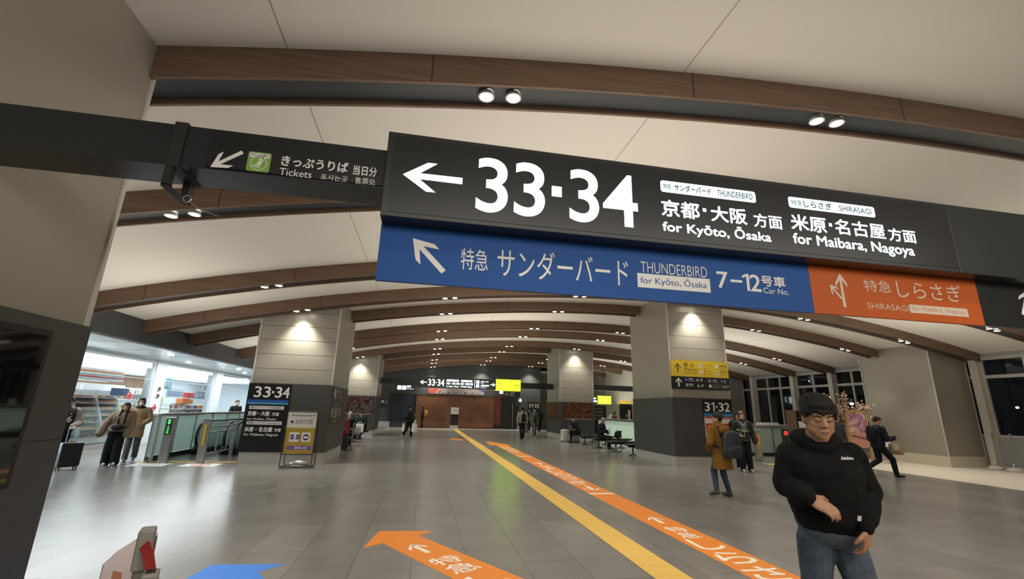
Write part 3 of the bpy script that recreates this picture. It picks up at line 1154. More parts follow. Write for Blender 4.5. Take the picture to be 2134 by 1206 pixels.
# ------------------------------------------------------------------ signs fixed to the columns
def column_signs():
    Y = 14.065
    s = empty('platform_sign', (-4.2, Y, .3), 'tall black 33·34 panel on the left column behind the poster stand', 'sign')
    MB().box(-4.83, -3.70, Y - .012, Y - .0, .31, 2.12).build('panel', M_SIGNBLK, s)
    t = face_tx(Y - .0135)
    for ch, a, b in (('3', -4.67, -4.47), ('3', -4.43, -4.23), ('3', -4.12, -3.93), ('4', -3.92, -3.73)):
        t.text(ch, a, b - .01, 1.75, 2.05, .012, 4)
    t.rect(-4.21, -4.15, 1.87, 1.93)
    t.build('platform_number', M_LETTER, s)
    face_tx(Y - .0135).rect(-4.80, -3.74, 1.62, 1.69).build('dark_blue_band', mat('band_blue', (.01, .09, .34), .5), s)
    face_tx(Y - .0135).rect(-4.80, -3.74, 1.565, 1.615).build('light_blue_band', mat('band_cyan', (.08, .32, .55), .5), s)
    t = face_tx(Y - .0135)
    ink = face_tx(Y - .0145)
    t.rect(-4.73, -3.83, 1.43, 1.52, .015).rect(-4.73, -3.83, 1.02, 1.11, .015)
    ink.text('特急サンダーバード THUNDERBIRD', -4.70, -3.88, 1.45, 1.505, .01, 1).text('特急しらさぎ SHIRASAGI', -4.70, -3.88, 1.04, 1.095, .01, 1)
    t.text('京都・大阪', -4.74, -4.18, 1.255, 1.375, .025, 2).text('方面', -4.12, -3.94, 1.26, 1.35, .02, 2).text('for Kyōto, Ōsaka', -4.74, -3.99, 1.13, 1.21, .015, 2)
    t.text('米原・名古屋', -4.76, -4.05, .835, .955, .025, 2).text('方面', -4.0, -3.83, .84, .93, .02, 2).text('for Maibara, Nagoya', -4.76, -3.88, .71, .79, .015, 2)
    t.build('destination_lettering', M_LETTER, s)
    ink.build('train_name_lettering', M_INK, s)
    # two guide panels on the side of the same column
    X = -2.612
    def side(name, label, y0, y1, z0, z1, fn):
        g = empty(name, (X, (y0 + y1) / 2, z0), label, 'sign')
        MB().box(X - .002, X + .012, y0, y1, z0, z1).build('panel', mat('guide_grey', (.05, .05, .052), .5), g)
        q = TX((X + .0135, 0, 0), (0, 1, 0), (0, 0, 1))
        fn(q)
        q.build('lettering', mat('dim_letter', (.55, .54, .52), .6), g)

    def f1(q):
        q.arrow(14.32, 1.92, .16, 180, .12, .36, .36)
        q.rect(14.46, 14.66, 1.78, 2.06)
        q.text('コインロッカー', 14.8, 15.5, 1.95, 2.03, .01, 1).text('Lockers', 14.8, 15.2, 1.82, 1.89, 0, 1)
        q.rect(15.62, 15.72, 1.78, 1.90)

    def f2(q):
        q.text('エレベーター', 14.7, 15.4, 1.56, 1.64, .01, 1)
        for y in (14.36, 15.55):
            q.rect(y, y + .12, 1.26, 1.52)
        q.arrow(15.82, 1.40, .16, 0, .12, .36, .36).arrow(14.26, 1.40, .14, 180, .12, .36, .36)
        for k in range(4):
            q.rect(14.7, 15.3 - .1 * (k % 2), 1.45 - k * .07, 1.48 - k * .07)
        q.rect(14.95, 15.1, 1.1, 1.15)
    side('guide_sign', 'upper grey guide sign with left arrow on the side of the left column', 14.15, 16.7, 1.72, 2.12, f1)
    side('guide_sign', 'lower grey guide sign with two arrows on the side of the left column', 14.15, 16.7, 1.04, 1.705, f2)
    # yellow exit sign and black lift sign on the right column
    Yc = 14.07
    g = empty('exit_sign', (9.15, Yc, 2.83), 'yellow west exit sign with up arrow high on the right column', 'sign')
    MB().box(8.09, 10.22, Yc - .05, Yc + .008, 2.84, 3.38).build('panel', M_YEL, g)
    t = face_tx(Yc - .0515)
    D = mat('dark_brown_ink', (.05, .03, .01), .6)
    t.arrow(8.33, 3.12, .30, 90, .13, .38, .38)
    t.text('西', 8.56, 8.70, 3.17, 3.29, .015, 2).text('口', 8.80, 8.92, 3.17, 3.28, .015, 2).text('West Exit', 8.56, 9.05, 3.03, 3.14, .005, 2).text('서쪽 출구 西出口', 8.56, 9.05, 2.93, 3.0, 0, 1)
    t.text('バス・タクシー', 9.30, 9.63, 3.20, 3.28, -.004, 1).text('Bus, Taxi', 9.30, 9.50, 3.12, 3.16, 0, 1).text('駅レンタカー', 9.30, 9.60, 3.0, 3.08, 0, 1).text('Rent-a-car', 9.30, 9.58, 2.92, 2.96, 0, 1)
    t.text('観光案内所', 9.90, 10.18, 3.20, 3.28, 0, 1).text('Information', 9.90, 10.16, 3.12, 3.16, 0, 1).text('交番案内所', 9.90, 10.18, 3.0, 3.08, 0, 1).text('Police box', 9.90, 10.16, 2.92, 2.96, 0, 1)
    t.build('lettering', D, g)
    t = face_tx(Yc - .0515)
    for x, z in ((9.18, 3.22), (9.20, 2.99), (9.79, 3.22), (9.81, 2.99)):
        t.circ(x, z, .065)
    t.build('pictogram_disc', M_LETTER, g)
    t = face_tx(Yc - .0525)
    t.rect(9.15, 9.21, 3.21, 3.25).rect(9.18, 9.24, 2.96, 2.99).text('?', 9.77, 9.81, 3.18, 3.27, .01, 1).poly([(9.77, 2.98), (9.85, 2.98), (9.84, 3.02), (9.81, 3.035), (9.78, 3.02)])
    t.build('pictogram', D, g)
    g = empty('platform_guide', (9.15, Yc, 2.42), 'black platform guide sign with white up arrow directly under the yellow exit sign', 'sign')
    MB().box(8.09, 10.22, Yc - .05, Yc + .008, 2.43, 2.838).build('panel', M_SIGNBLK, g)
    t = face_tx(Yc - .0515)
    t.arrow(8.33, 2.64, .30, 90, .15, .38, .38)
    t.text('4–7', 8.98, 9.22, 2.69, 2.78, .01, 1).text('4–7', 9.0, 9.24, 2.50, 2.59, .01, 1).text('1·2', 9.93, 10.09, 2.68, 2.77, .01, 1).text('3·5·7', 9.93, 10.18, 2.50, 2.59, .01, 1)
    t.text('北陸線', 8.70, 8.86, 2.74, 2.79, .01, 1).text('Hokuriku', 8.70, 8.94, 2.69, 2.72, 0, 1).text('湖西線', 8.70, 8.86, 2.56, 2.61, .01, 1).text('Kosei', 8.70, 8.86, 2.51, 2.54, 0, 1)
    t.text('小浜線', 9.58, 9.74, 2.72, 2.77, .01, 1).text('Obama', 9.58, 9.80, 2.67, 2.70, 0, 1).text('ハピライン', 9.58, 9.88, 2.56, 2.61, 0, 1).text('Line', 9.58, 9.86, 2.50, 2.53, 0, 1)
    pictogram(t, 9.49, 2.55, .09)
    t.build('lettering', M_LETTER, g)
    t = face_tx(Yc - .0515)
    pictogram(t, 8.62, 2.74, .09).build('blue_square', mat('sq_blue', (.05, .15, .5), .5), g)
    t = face_tx(Yc - .0515)
    pictogram(t, 8.63, 2.56, .09).build('light_blue_square', mat('sq_lblue', (.2, .4, .7), .5), g)
    t = face_tx(Yc - .0515)
    pictogram(t, 9.48, 2.72, .09).build('grey_square', mat('sq_grey', (.25, .25, .25), .5), g)
    g = empty('platform_sign', (9.7, Y, 1.6), 'black 31·32 panel with blue bands on the right column, above the red notice', 'sign')
    MB().box(9.18, 10.26, Y - .012, Y, 1.56, 2.12).build('panel', M_SIGNBLK, g)
    t = face_tx(Y - .0135)
    t.one(9.48, 9.60, 1.73, 2.02)
    for ch, a, b in (('3', 9.24, 9.43), ('3', 9.75, 9.94), ('2', 9.97, 10.17)):
        t.text(ch, a, b, 1.73, 2.02, .012, 4)
    t.rect(9.65, 9.71, 1.85, 1.91)
    t.build('platform_number', M_LETTER, g)
    face_tx(Y - .0135).rect(9.20, 10.24, 1.64, 1.69).build('dark_blue_band', MATS['band_blue'], g)
    face_tx(Y - .0135).rect(9.20, 10.24, 1.585, 1.63).build('light_blue_band', MATS['band_cyan'], g)
    g = empty('notice_board', (9.7, Y, .85), 'red and white notice on the right column behind the person in the mustard coat', 'notice')
    MB().box(9.20, 10.24, Y - .014, Y, .85, 1.555).build('panel', mat('notice_white', (.66, .62, .60), .5), g)
    t = face_tx(Y - .0155)
    t.rect(9.22, 10.22, 1.02, 1.34)
    t.rect(9.22, 10.22, 1.50, 1.545)
    t.build('red_field', mat('notice_red', (.50, .035, .03), .5), g)
    t = face_tx(Y - .0165)
    t.text('エレベーター', 9.3, 10.15, 1.21, 1.29, .01, 1).text('エスカレーター', 9.5, 10.15, 1.08, 1.15, .01, 1)
    t.build('lettering', M_LETTER, g)
    # decorative panels on the two far columns
    for nm, x0, x1, lab, cols, sd in (('decorative_panel', -4.75, -2.75, 'dark decorative panel with blue and red clouds on the far left column', [(.025, .012, .035), (.09, .03, .02), (.05, .015, .012), (.10, .11, .11), (.07, .018, .012), (.02, .008, .008)], 3.1),
                                      ('decorative_panel', 8.35, 10.1, 'red and gold decorative panel on the far right column', [(.04, .010, .012), (.10, .02, .014), (.14, .07, .03), (.09, .02, .014), (.16, .12, .07), (.05, .014, .012)], 7.7)):
        g = empty(nm, ((x0 + x1) / 2, 26.95, 1.3), lab, 'panel')
        MB().box(x0, x1, 26.945, 26.968, 1.18, 2.1).build('picture', art_material('art_%d' % int(sd), cols, sd), g)
        MB().box(x0, x1, 26.92, 26.967, 1.14, 1.18).build('ledge', M_ALU, g)
    g = empty('decorative_panel', (8.06, 28.4, 1.2), 'brown decorative panel round the side of the far right column', 'panel')
    MB().box(8.045, 8.069, 27.2, 29.6, 1.18, 2.1).build('picture', art_material('art_side', [(.05, .03, .015), (.12, .07, .03), (.06, .03, .02)], 1.3), g)


def far_wall_things():
    Y = 39.6
    d = empty('door_1', (2.7, Y - .1, 0), kind='structure')
    MB().box(-.58, 5.98, Y - .14, Y - .001, .04, 2.62).build('lattice_screen', M_LATT, d)
    MB().box(-.62, 6.02, Y - .16, Y - .001, 2.62, 2.70).build('head_rail', M_DARK, d)
    d = empty('door_2', (-1.6, Y - .1, 0), kind='structure')
    MB().box(-2.73, -.66, Y - .1, Y - .001, .42, 2.66).build('door_leaf', M_BLACK, d)
    MB().box(-1.75, -.9, Y - .11, Y - .1, .6, 2.6).build('banner_strip', mat('navy_cloth', (.012, .02, .04), .7), d)
    d = empty('door_3', (7.3, Y - .1, 0), kind='structure')
    MB().box(6.66, 7.98, Y - .1, Y - .001, .1, 2.66).build('door_leaf', M_BLACK, d)
    MB().box(7.58, 7.63, Y - .16, Y - .1, .12, 2.1).build('door_handle', M_ALU, d)
    r = empty('red_panel', (6.3, Y - .05, .3), 'dull red narrow panel between the timber lattice and the dark door', 'panel')
    MB().box(5.99, 6.62, Y - .12, Y - .001, .32, 2.64).build('cloth', mat('dull_red', (.13, .022, .02), .6), r)
    t = face_tx(Y - .1215)
    for k in range(4):
        t.rect(6.22, 6.36, 1.9 - .28 * k, 2.05 - .28 * k)
    t.build('marks', mat('faint_gold', (.22, .07, .04), .6), r)
    b = empty('wall_banner', (2.7, Y - .15, 2.72), 'wide pale banner with red and blue ends above the timber lattice screen', 'banner')
    MB().box(.36, 5.09, Y - .2, Y - .17, 2.74, 3.21).build('cloth', mat('pale_banner', (.42, .37, .36), .6), b)
    MB().box(.36, 5.09, Y - .17, Y - .001, 2.92, 2.96).build('wall_bracket', M_BLK_G, b)
    t = face_tx(Y - .2015)
    t.poly([(.36, 2.76), (.9, 2.78), (1.25, 3.2), (.36, 3.2)])
    t.circ(1.35, 3.0, .1)
    t.build('red_corner', mat('coral', (.55, .10, .06), .6), b)
    t = face_tx(Y - .2015)
    t.poly([(4.4, 3.2), (5.08, 2.95), (5.08, 3.2)])
    t.build('blue_corner', mat('violet_blue', (.10, .09, .35), .6), b)
    t = face_tx(Y - .2015)
    for i in range(15):
        t.rect(1.2 + i * .24, 1.2 + i * .24 + .1 * (1 + i % 2), 2.80, 2.84 + .08 * (i % 3 == 0))
    t.build('lettering', M_INK, b)
    w = empty('notice_stand', (2.65, Y - .4, 0), 'white notice on a dark stand in the middle of the timber lattice screen', 'notice')
    MB().box(2.33, 2.97, Y - .32, Y - .28, 1.12, 1.66).build('notice', M_WHITE, w)
    t = face_tx(Y - .3215)
    for k in range(4):
        t.rect(2.45, 2.85, 1.3 + k * .07, 1.33 + k * .07)
    t.build('lettering', mat('pale_grey_ink', (.4, .4, .4), .6), w)
    MB().box(2.33, 2.95, Y - .3, Y - .2, .22, 1.115).build('stand', M_BLACK, w)
    MB().box(2.3, 2.98, Y - .4, Y - .18, .0, .22).build('base', M_SKIRT, w)
    p = empty('platform_sign', (9.55, Y - .03, 1.5), 'distant black 31·32 panel at the right end of the far wall', 'sign')
    MB().box(9.0, 10.08, Y - .02, Y - .001, 1.5, 2.28).build('panel', M_SIGNBLK, p)
    t = face_tx(Y - .0215)
    t.one(9.31, 9.43, 1.83, 2.16)
    for s, x0, x1 in (('3', 9.08, 9.27), ('3', 9.60, 9.78), ('2', 9.81, 10.0)):
        t.text(s, x0, x1, 1.83, 2.16, .015, 1)
    t.rect(9.48, 9.54, 1.97, 2.03)
    t.build('platform_number', M_LETTER, p)
    face_tx(Y - .0215).rect(9.0, 10.08, 1.64, 1.70).build('blue_band', MATS['band_blue'], p)
    p = empty('guide_sign', (-3.1, Y - .03, 1.5), 'distant dark guide sign with left arrow beside the black door of the far wall', 'sign')
    MB().box(-3.62, -2.80, Y - .02, Y - .001, 1.5, 2.2).build('panel', mat('guide_dark', (.02, .02, .021), .5), p)
    t = face_tx(Y - .0215)
    t.arrow(-3.52, 1.98, .14, 180, .12, .36, .36)
    pictogram(t, -3.3, 1.98, .2).text('コインロッカー', -3.16, -2.84, 2.05, 2.13, .01, 1).text('Lockers', -3.16, -2.88, 1.96, 2.01, .01, 1).text('待合室', -3.16, -2.88, 1.84, 1.92, .01, 1)
    t.build('lettering', MATS['dim_letter'], p)
    c = empty('wall_lamp', (8.3, Y - .1, 2.3), 'small wall light on the far wall above the couple of walkers', 'lamp')
    MB().loft([[(8.28 + r * cos(k * pi / 6), Y - .12 + r * sin(k * pi / 6), z) for k in range(12)] for z, r in ((2.3, .09), (2.42, .12), (2.5, .07), (2.56, .03))]).build('shade', mat('lamp_glow', (1, .9, .7), .5, emit=1.6, ecol=(1, .85, .65)), c, smooth=True)
    MB().box(8.25, 8.31, Y - .1, Y - .001, 2.36, 2.42).build('bracket', M_BLK_G, c)


def floor_graphics():
    Z = .0015
    # tactile guidance line to the far wall and its cross line
    t = empty('tactile_path', (2.6, 20, 0), 'long straight yellow tactile strip down the middle of the hall', 'tactile strip')
    MB().box(2.42, 2.80, 1.0, 36.6, 0, .006).build('strip', M_TACT, t)
    m = MB()
    for y in range(3, 122):
        m.box(2.42, 2.80, y * .3 - .003, y * .3 + .003, .0055, .0063)
    m.build('tile_joint', mat('ochre_joint', (.45, .27, .05), .7), t)
    t = empty('tactile_path', (0, 36, 0), 'pale yellow tactile strip crossing the hall in front of the far wall, left half', 'tactile strip')
    MB().box(-2.6, 2.42, 35.3, 35.75, 0, .006).build('strip', mat('pale_tactile', (.70, .58, .36), .6), t)
    t = empty('tactile_path', (5, 38, 0), 'pale strip along the foot of the far wall', 'floor strip')
    MB().box(-2.6, 10.1, 37.6, 38.0, 0, .005).build('strip', mat('pale_strip', (.60, .56, .48), .6), t)

    def vert_text(tx, items, x0, x1, ya):
        """upright characters stacked from far to near"""
        y = ya
        for ch, L, gap, w in items:
            c = (x0 + x1) / 2
            h = (x1 - x0) / 2 * w
            if ch == '^':
                tx.arrow(c, y - L / 2, L, 90, .16, .30, .36)
            elif ch == 'v':
                tx.arrow(c, y - L / 2, L, 270, .16, .30, .36)
            else:
                tx.text(ch, c - h, c + h, y - L, y, .012, 3)
            y -= L + gap
    xs = (3.43, 3.98)
    spec = [((.9, 9.33), 'near orange floor strip with arrow and large white lettering, beside the yellow tactile strip', [('^', .42, .22, 1), ('特', .28, .03, .55), ('急', .28, .06, .55), ('し', .46, .10, .7), ('ら', .42, .10, .8), ('さ', .42, .10, .8), ('ぎ', .46, .1, .85)], 7.35),
            ((9.47, 16.7), 'middle orange floor strip with an arrow at both ends of its lettering', [('^', .6, .25, 1), ('特', .4, .05, .55), ('急', .4, .1, .55), ('し', .6, .12, .7), ('ら', .5, .12, .8), ('さ', .5, .12, .8), ('ぎ', .6, .2, .85), ('v', .6, 0, 1)], 14.9),
            ((16.9, 21.7), 'far orange floor strip ending in an arrow head', [('し', .7, .15, .7), ('ら', .6, .15, .8), ('さ', .6, .15, .8), ('ぎ', .7, .2, .85)], 21.1)]
    for i, ((y0, y1), lab, items, ys) in enumerate(spec):
        o = empty('floor_sticker', (3.7, (y0 + y1) / 2, 0), lab, 'floor sticker')
        p = TX((0, 0, Z), (1, 0, 0), (0, 1, 0)).rect(*xs, y0, y1)
        if i == 2:
            p.poly([(3.16, 21.7), (4.22, 21.7), (3.5, 24.1), (3.25, 24.1)])
        p.build('vinyl', M_FORANGE, o)
        t = TX((0, 0, Z + .0012), (1, 0, 0), (0, 1, 0))
        vert_text(t, items, *xs, ys)
        t.build('lettering', M_CREAMTXT, o)
        if i < 2:
            TX((0, 0, Z), (1, 0, 0), (0, 1, 0)).rect(*xs, y1 + .002, (9.468, 16.898)[i]).build('end_bar', M_CREAMTXT, o)
    o = empty('floor_sticker', (1.9, 25.2, 0), 'small far orange floor arrow left of the yellow tactile strip', 'floor sticker')
    TX((0, 0, Z), (1, 0, 0), (0, 1, 0)).poly([(1.44, 25.4), (2.05, 24.5), (2.25, 24.6), (2.2, 25.6), (1.7, 26.2)]).build('vinyl', M_FORANGE, o)

    def slanted(off, label, m, items):
        ap = V((-.45, 6.8, Z)) + V(off)
        ey = V((-.50, .80, 0)).normalized()
        ex = V((ey.y, -ey.x, 0))
        o = empty('floor_sticker', (ap.x, ap.y, 0), label, 'floor sticker')
        t = TX(ap, ex, ey)
        t.poly([(0, 0), (-.49, -.57), (-.22, -.54), (-.27, -3.2), (.30, -3.2), (.30, -.5), (.59, -.43)])
        t.build('vinyl', m, o)
        if items:
            t = TX(ap + V((0, 0, .0012)), ex, ey)
            vert_text(t, items, -.27, .30, -.78)
            t.build('lettering', M_CREAMTXT, o)
    slanted((0, 0, 0), 'orange floor arrow pointing up-left in the foreground, with white arrow and lettering', M_FORANGE, [('^', .40, .20, 1), ('特', .26, .03, .62), ('急', .28, .12, .62), ('し', .4, .1, .6)])
    slanted((-1.54, -1.19, 0), 'blue floor arrow at the bottom edge beside the belt posts', M_FBLUE, None)
    # stickers in front of the left and right escalators
    for x, y, m, lab in ((-6.75, 13.75, mat('sticker_grey', (.50, .50, .50), .5), 'grey and white floor sticker in front of the lit green escalator post'),
                         (-5.55, 13.75, mat('sticker_pink', (.55, .20, .17), .5), 'red and white floor sticker left of the left column'),
                         (11.9, 13.7, mat('sticker_orange', (.75, .33, .18), .5), 'orange and white floor sticker beside the boy in the dark jacket')):
        o = empty('floor_sticker', (x, y, 0), lab, 'floor sticker')
        TX((x, y, Z), (1, 0, 0), (0, 1, 0)).rect(-.42, .42, -.3, .3).build('border', M_WHITE, o)
        t = TX((x, y, Z + .001), (1, 0, 0), (0, 1, 0))
        t.circ(0, 0, .24)
        t.build('disc', m, o)
        t = TX((x, y, Z + .002), (1, 0, 0), (0, 1, 0))
        t.rect(-.13, -.03, -.15, .15).rect(.03, .13, -.15, .15)
        t.build('footprints', M_WHITE, o)
    for x0, x1, y0, y1, lab in ((-7.3, -4.9, 14.25, 14.6, 'yellow tactile strip in front of the left escalators'), (11.9, 14.6, 14.6, 15.0, 'yellow tactile strip in front of the right escalators')):
        o = empty('tactile_path', ((x0 + x1) / 2, y0, 0), lab, 'tactile strip')
        MB().box(x0, x1, y0, y1, 0, .006).build('strip', M_TACT, o)


near_gantry()
far_gantry()
column_signs()
far_wall_things()
floor_graphics()


# ------------------------------------------------------------------ people
def voxel(name, bm, m, parent, vox, sm=6, amp=0, freq=8, seed=0):
    """fuse overlapping volumes into one continuous skin"""
    bmesh.ops.recalc_face_normals(bm, faces=bm.faces[:])
    me = bpy.data.meshes.new('tmp')
    bm.to_mesh(me)
    bm.free()
    o = bpy.data.objects.new('tmp', me)
    COL.objects.link(o)
    r = o.modifiers.new('r', 'REMESH')
    r.mode = 'VOXEL'
    r.voxel_size = vox
    s = o.modifiers.new('s', 'SMOOTH')
    s.factor = .5
    s.iterations = sm
    dg = bpy.context.evaluated_depsgraph_get()
    out = bpy.data.meshes.new_from_object(o.evaluated_get(dg))
    out.name = name
    bpy.data.objects.remove(o)
    bpy.data.meshes.remove(me)
    if amp:
        ns = [v.normal.copy() for v in out.vertices]
        for v, n in zip(out.vertices, ns):
            p = v.co * freq + V((seed, 0, 0))
            q = V((p.x, p.y, p.z * 1.9))
            v.co += n * amp * (noise.noise(q) + .5 * noise.noise(q * 2.1))
    out.materials.clear()
    return link(name, out, m, parent, True)


SKIN = mat('skin_light', (.50, .30, .20), .55, bump=.02)
SKIN_T = mat('skin_tan', (.36, .185, .105), .5, bump=.03)
HAIR = mat('black_hair', (.009, .008, .0075), .62, spec=.25, bump=.7, bscale=60, stretch=(3, 3, .6))
HAIR_B = mat('dark_brown_hair', (.026, .014, .009), .6, spec=.25, bump=.6, bscale=60, stretch=(3, 3, .6))
HAIR_L = mat('light_brown_hair', (.12, .07, .035), .5, bump=.5, bscale=50)
HAIR_G = mat('grey_hair', (.33, .32, .30), .6, bump=.4, bscale=60)
EYE_M = mat('eye_dark', (.015, .010, .008), .25)
LIP_M = mat('lip', (.30, .12, .09), .5)


def cloth(name, col, rough=.85, bump=.25, bscale=120):
    return mat(name, col, rough, bump=bump, bscale=bscale, spec=.2)


class Body:
    """joint positions in world space plus builders for skin, clothes and hair"""

    def __init__(s, name_label, loc, face, H, vox=.010, skin=SKIN, joints=None, head_turn=0, tilt=0, lean=0, build=1., **o):
        s.H = H
        s.skin = skin
        s.vox = vox
        s.bld = build
        s.slim = .012
        f = V((face[0], face[1], 0)).normalized()
        r = V((f.y, -f.x, 0))
        s.f, s.r = f, r
        L = V((loc[0], loc[1], loc[2] if len(loc) > 2 else 0))
        J = dict(hip=(0, 0, .515), neck=(0, lean * .3, .825), head=(0, .012 + lean * .36, .925),
                 shR=(.112, lean * .28, .795), elR=(.145, -.02 + lean * .2, .62), wrR=(.14, .05 + lean * .2, .485),
                 shL=(-.112, lean * .28, .795), elL=(-.145, -.02 + lean * .2, .62), wrL=(-.14, .05 + lean * .2, .485),
                 hiR=(.052, 0, .50), hiL=(-.052, 0, .50), knR=(.055, .015, .275), knL=(-.055, .015, .275), anR=(.055, -.015, .045), anL=(-.055, -.015, .045))
        J.update(o)
        s.J = {k: L + (r * v[0] + f * v[1]) * H + V((0, 0, v[2] * H)) for k, v in J.items()}
        if joints:
            s.J.update({k: V(v) for k, v in joints.items()})
        a = math.radians(head_turn)          # positive turns to the person's left
        hf = (f * cos(a) - r * sin(a))
        t = math.radians(tilt)               # positive looks down
        s.hf = (hf * cos(t) - V((0, 0, 1)) * sin(t)).normalized()
        s.hr = V((hf.y, -hf.x, 0)).normalized()
        s.hu = s.hr.cross(s.hf).normalized()
        s.k = H / 1.72
        s.root = empty('person', (s.J['hip'].x, s.J['hip'].y, 0), name_label, 'person')
        s.toeR = s.toeL = None

    def hp(s, x, y, z):
        """head-local metres (right, forward, up) to world"""
        return s.J['head'] + (s.hr * x + s.hf * y + s.hu * z) * s.k

    def hm(s):
        return Matrix((s.hr, s.hf, s.hu)).transposed()

    def spine(s, t):
        return s.J['hip'].lerp(s.J['neck'], t)

    def ring(s, c, rt, fw, a, b, n=18, e=2.4):
        out = []
        for i in range(n):
            t = 2 * pi * i / n
            cx_, sx_ = cos(t), sin(t)
            out.append(c + rt * (a * abs(cx_) ** (2 / e) * (1 if cx_ > 0 else -1)) + fw * (b * abs(sx_) ** (2 / e) * (1 if sx_ > 0 else -1)))
        return out

    def trunk(s, mb, infl=0, t0=-.06, t1=1., prof=None, top=True):
        H, B = s.H, s.bld
        P = prof or [(-.12, .070, .050), (-.05, .090, .064), (.08, .094, .068), (.25, .086, .062), (.42, .081, .060), (.6, .090, .066), (.78, .098, .068), (.90, .092, .058), (.97, .062, .046), (1.03, .036, .034)]
        ax = (s.J['neck'] - s.J['hip']).normalized()
        rh = s.r
        rs = (s.J['shR'] - s.J['shL']).normalized()
        rings = []
        for t, a, b in P:
            if t < t0 or t > t1 + .04:
                continue
            rt = rh.lerp(rs, max(0, min(1, t))).normalized()
            fw = ax.cross(rt).normalized()
            fw = fw if fw.dot(s.f) > 0 else -fw
            rings.append(s.ring(s.spine(t), rt, fw, a * H * B + infl, b * H * B + infl))
        mb.loft(rings)
        return mb

    def limb(s, mb, pts, rs, infl=0):
        for (a, ra), (b, rb) in zip(zip(pts, rs), zip(pts[1:], rs[1:])):
            mb.cap(s.J[a] if isinstance(a, str) else a, s.J[b] if isinstance(b, str) else b, ra * s.H * s.bld + infl, rb * s.H * s.bld + infl)
        return mb

    def foot_dir(s, sd):
        v = s.J['an' + sd] - s.J['kn' + sd]
        d = s.f.copy()
        lift = max(0, s.J['an' + sd].z - .05 * s.H)
        return (d - V((0, 0, 1)) * min(1.2, lift * 5)).normalized()

    def hand(s, mb, w, d, n, side, curl=.5, scale=1., spread=0.):
        """palm, four unequal bent fingers and a thumb; d along the hand, n palm normal, side towards the thumb"""
        d = V(d).normalized()
        n = V(n)
        n = (n - d * n.dot(d)).normalized()
        sd = V(side)
        sd = (sd - d * sd.dot(d) - n * sd.dot(n)).normalized()
        k = s.k * scale
        mb.cap(w, w + d * .02 * k, .024 * k, .026 * k)
        M = Matrix((sd, d, n)).transposed()
        mb.ell(w + d * .05 * k, (.040 * k, .055 * k, .017 * k), M)
        for i, (off, Lf, rr) in enumerate(((.029, .070, .0092), (.010, .080, .0096), (-.010, .074, .0092), (-.028, .058, .0082))):
            p = w + d * (.088 - abs(off - .005) * .25) * k + sd * off * k
            ang = 0
            dd = d + sd * off * spread * 8
            for q, fr in enumerate((.45, .32, .25)):
                ang += curl * (.55 + .35 * q) + .06 * i * curl
                v = (dd * cos(ang) + n * sin(ang)).normalized()
                p2 = p + v * Lf * fr * k
                mb.cap(p, p2, rr * k * (1 - .09 * q), rr * k * (.93 - .09 * q), 8)
                p = p2
        p = w + d * .030 * k + sd * .032 * k
        v = (sd * .75 + d * .65 + n * .35).normalized()
        p2 = p + v * .035 * k
        mb.cap(p - v * .01 * k, p2, .0135 * k, .0115 * k, 8)
        v = (sd * .25 + d * .9 + n * (.35 + .4 * curl)).normalized()
        mb.cap(p2, p2 + v * .030 * k, .0112 * k, .0088 * k, 8)
        return mb

    def head(s, mb):
        k = s.k
        M = s.hm()

        def e(c, r):
            mb.ell(s.hp(*c), [q * k for q in r], M, 18, 12)
        e((0, -.014, .036), (.073, .094, .081))
        e((0, .022, -.022), (.061, .067, .082))
        e((0, .036, -.068), (.047, .050, .042))
        e((0, .070, -.094), (.022, .018, .018))
        mb.cap(s.hp(0, .082, .012), s.hp(0, .104, -.026), .0085 * k, .0125 * k, 8)
        for q in (-1, 1):
            e((q * .011, .095, -.032), (.009, .010, .008))
            e((q * .038, .058, -.022), (.023, .021, .022))
            e((q * .044, .036, -.052), (.022, .036, .034))
            e((q * .031, .074, .002), (.017, .0155, .0115))
            e((q * .074, -.004, -.008), (.010, .020, .031))
            e((q * .031, .076, .004), (.014, .010, .009))
            mb.cap(s.hp(q * .012, .086, .026), s.hp(q * .046, .070, .026), .009 * k, .008 * k, 8)
            mb.cap(s.hp(q * .050, .0, -.055), s.hp(q * .020, .065, -.085), .016 * k, .018 * k, 8)
        mb.cap(s.hp(-.017, .085, -.060), s.hp(.017, .085, -.060), .0085 * k, .0085 * k, 8)
        mb.cap(s.hp(-.014, .083, -.071), s.hp(.014, .083, -.071), .0085 * k, .0085 * k, 8)
        mb.cap(s.J['neck'] - V((0, 0, .03 * s.H)), s.hp(0, -.014, -.05), .040 * s.H * min(s.bld, 1.15), .032 * s.H, 14)
        return mb

    def face_parts(s, brow=HAIR, big=False):
        k = s.k
        M = s.hm()
        m = MB()
        if big:
            # lowered lids: a curved dark lash line over a sliver of eye
            for q in (-1, 1):
                P = [s.hp(q * (.031 + u * .0150), .0905 - u * u * .006 - (u * q * q) * .003, .0035 * u * u - .0025) for u in (-1, -.6, -.2, .2, .6, 1)]
                m.tube(P, .0021 * k, 8)
        else:
            for q in (-1, 1):
                m.ell(s.hp(q * .031, .0805, .003), (.0125 * k, .008 * k, .0055 * k), M, 12, 8)
        m.build('eyes', EYE_M, s.root, True)
        m = MB()
        for q in (-1, 1):
            m.cap(s.hp(q * .015, .0925, .0235), s.hp(q * .034, .0865, .0275), .0034 * k, .0040 * k, 8)
            m.cap(s.hp(q * .034, .0865, .0275), s.hp(q * .050, .0715, .0235), .0040 * k, .0022 * k, 8)
        m.build('eyebrows', brow, s.root, True)
        m = MB()
        z0 = .0005 if big else 0
        m.ell(s.hp(0, .0895, -.0620), (.0225 * k, .0050 * k, .0036 * k), M, 14, 8)
        m.ell(s.hp(0, .0890, -.0680), (.0175 * k, .0055 * k, .0048 * k), M, 14, 8)
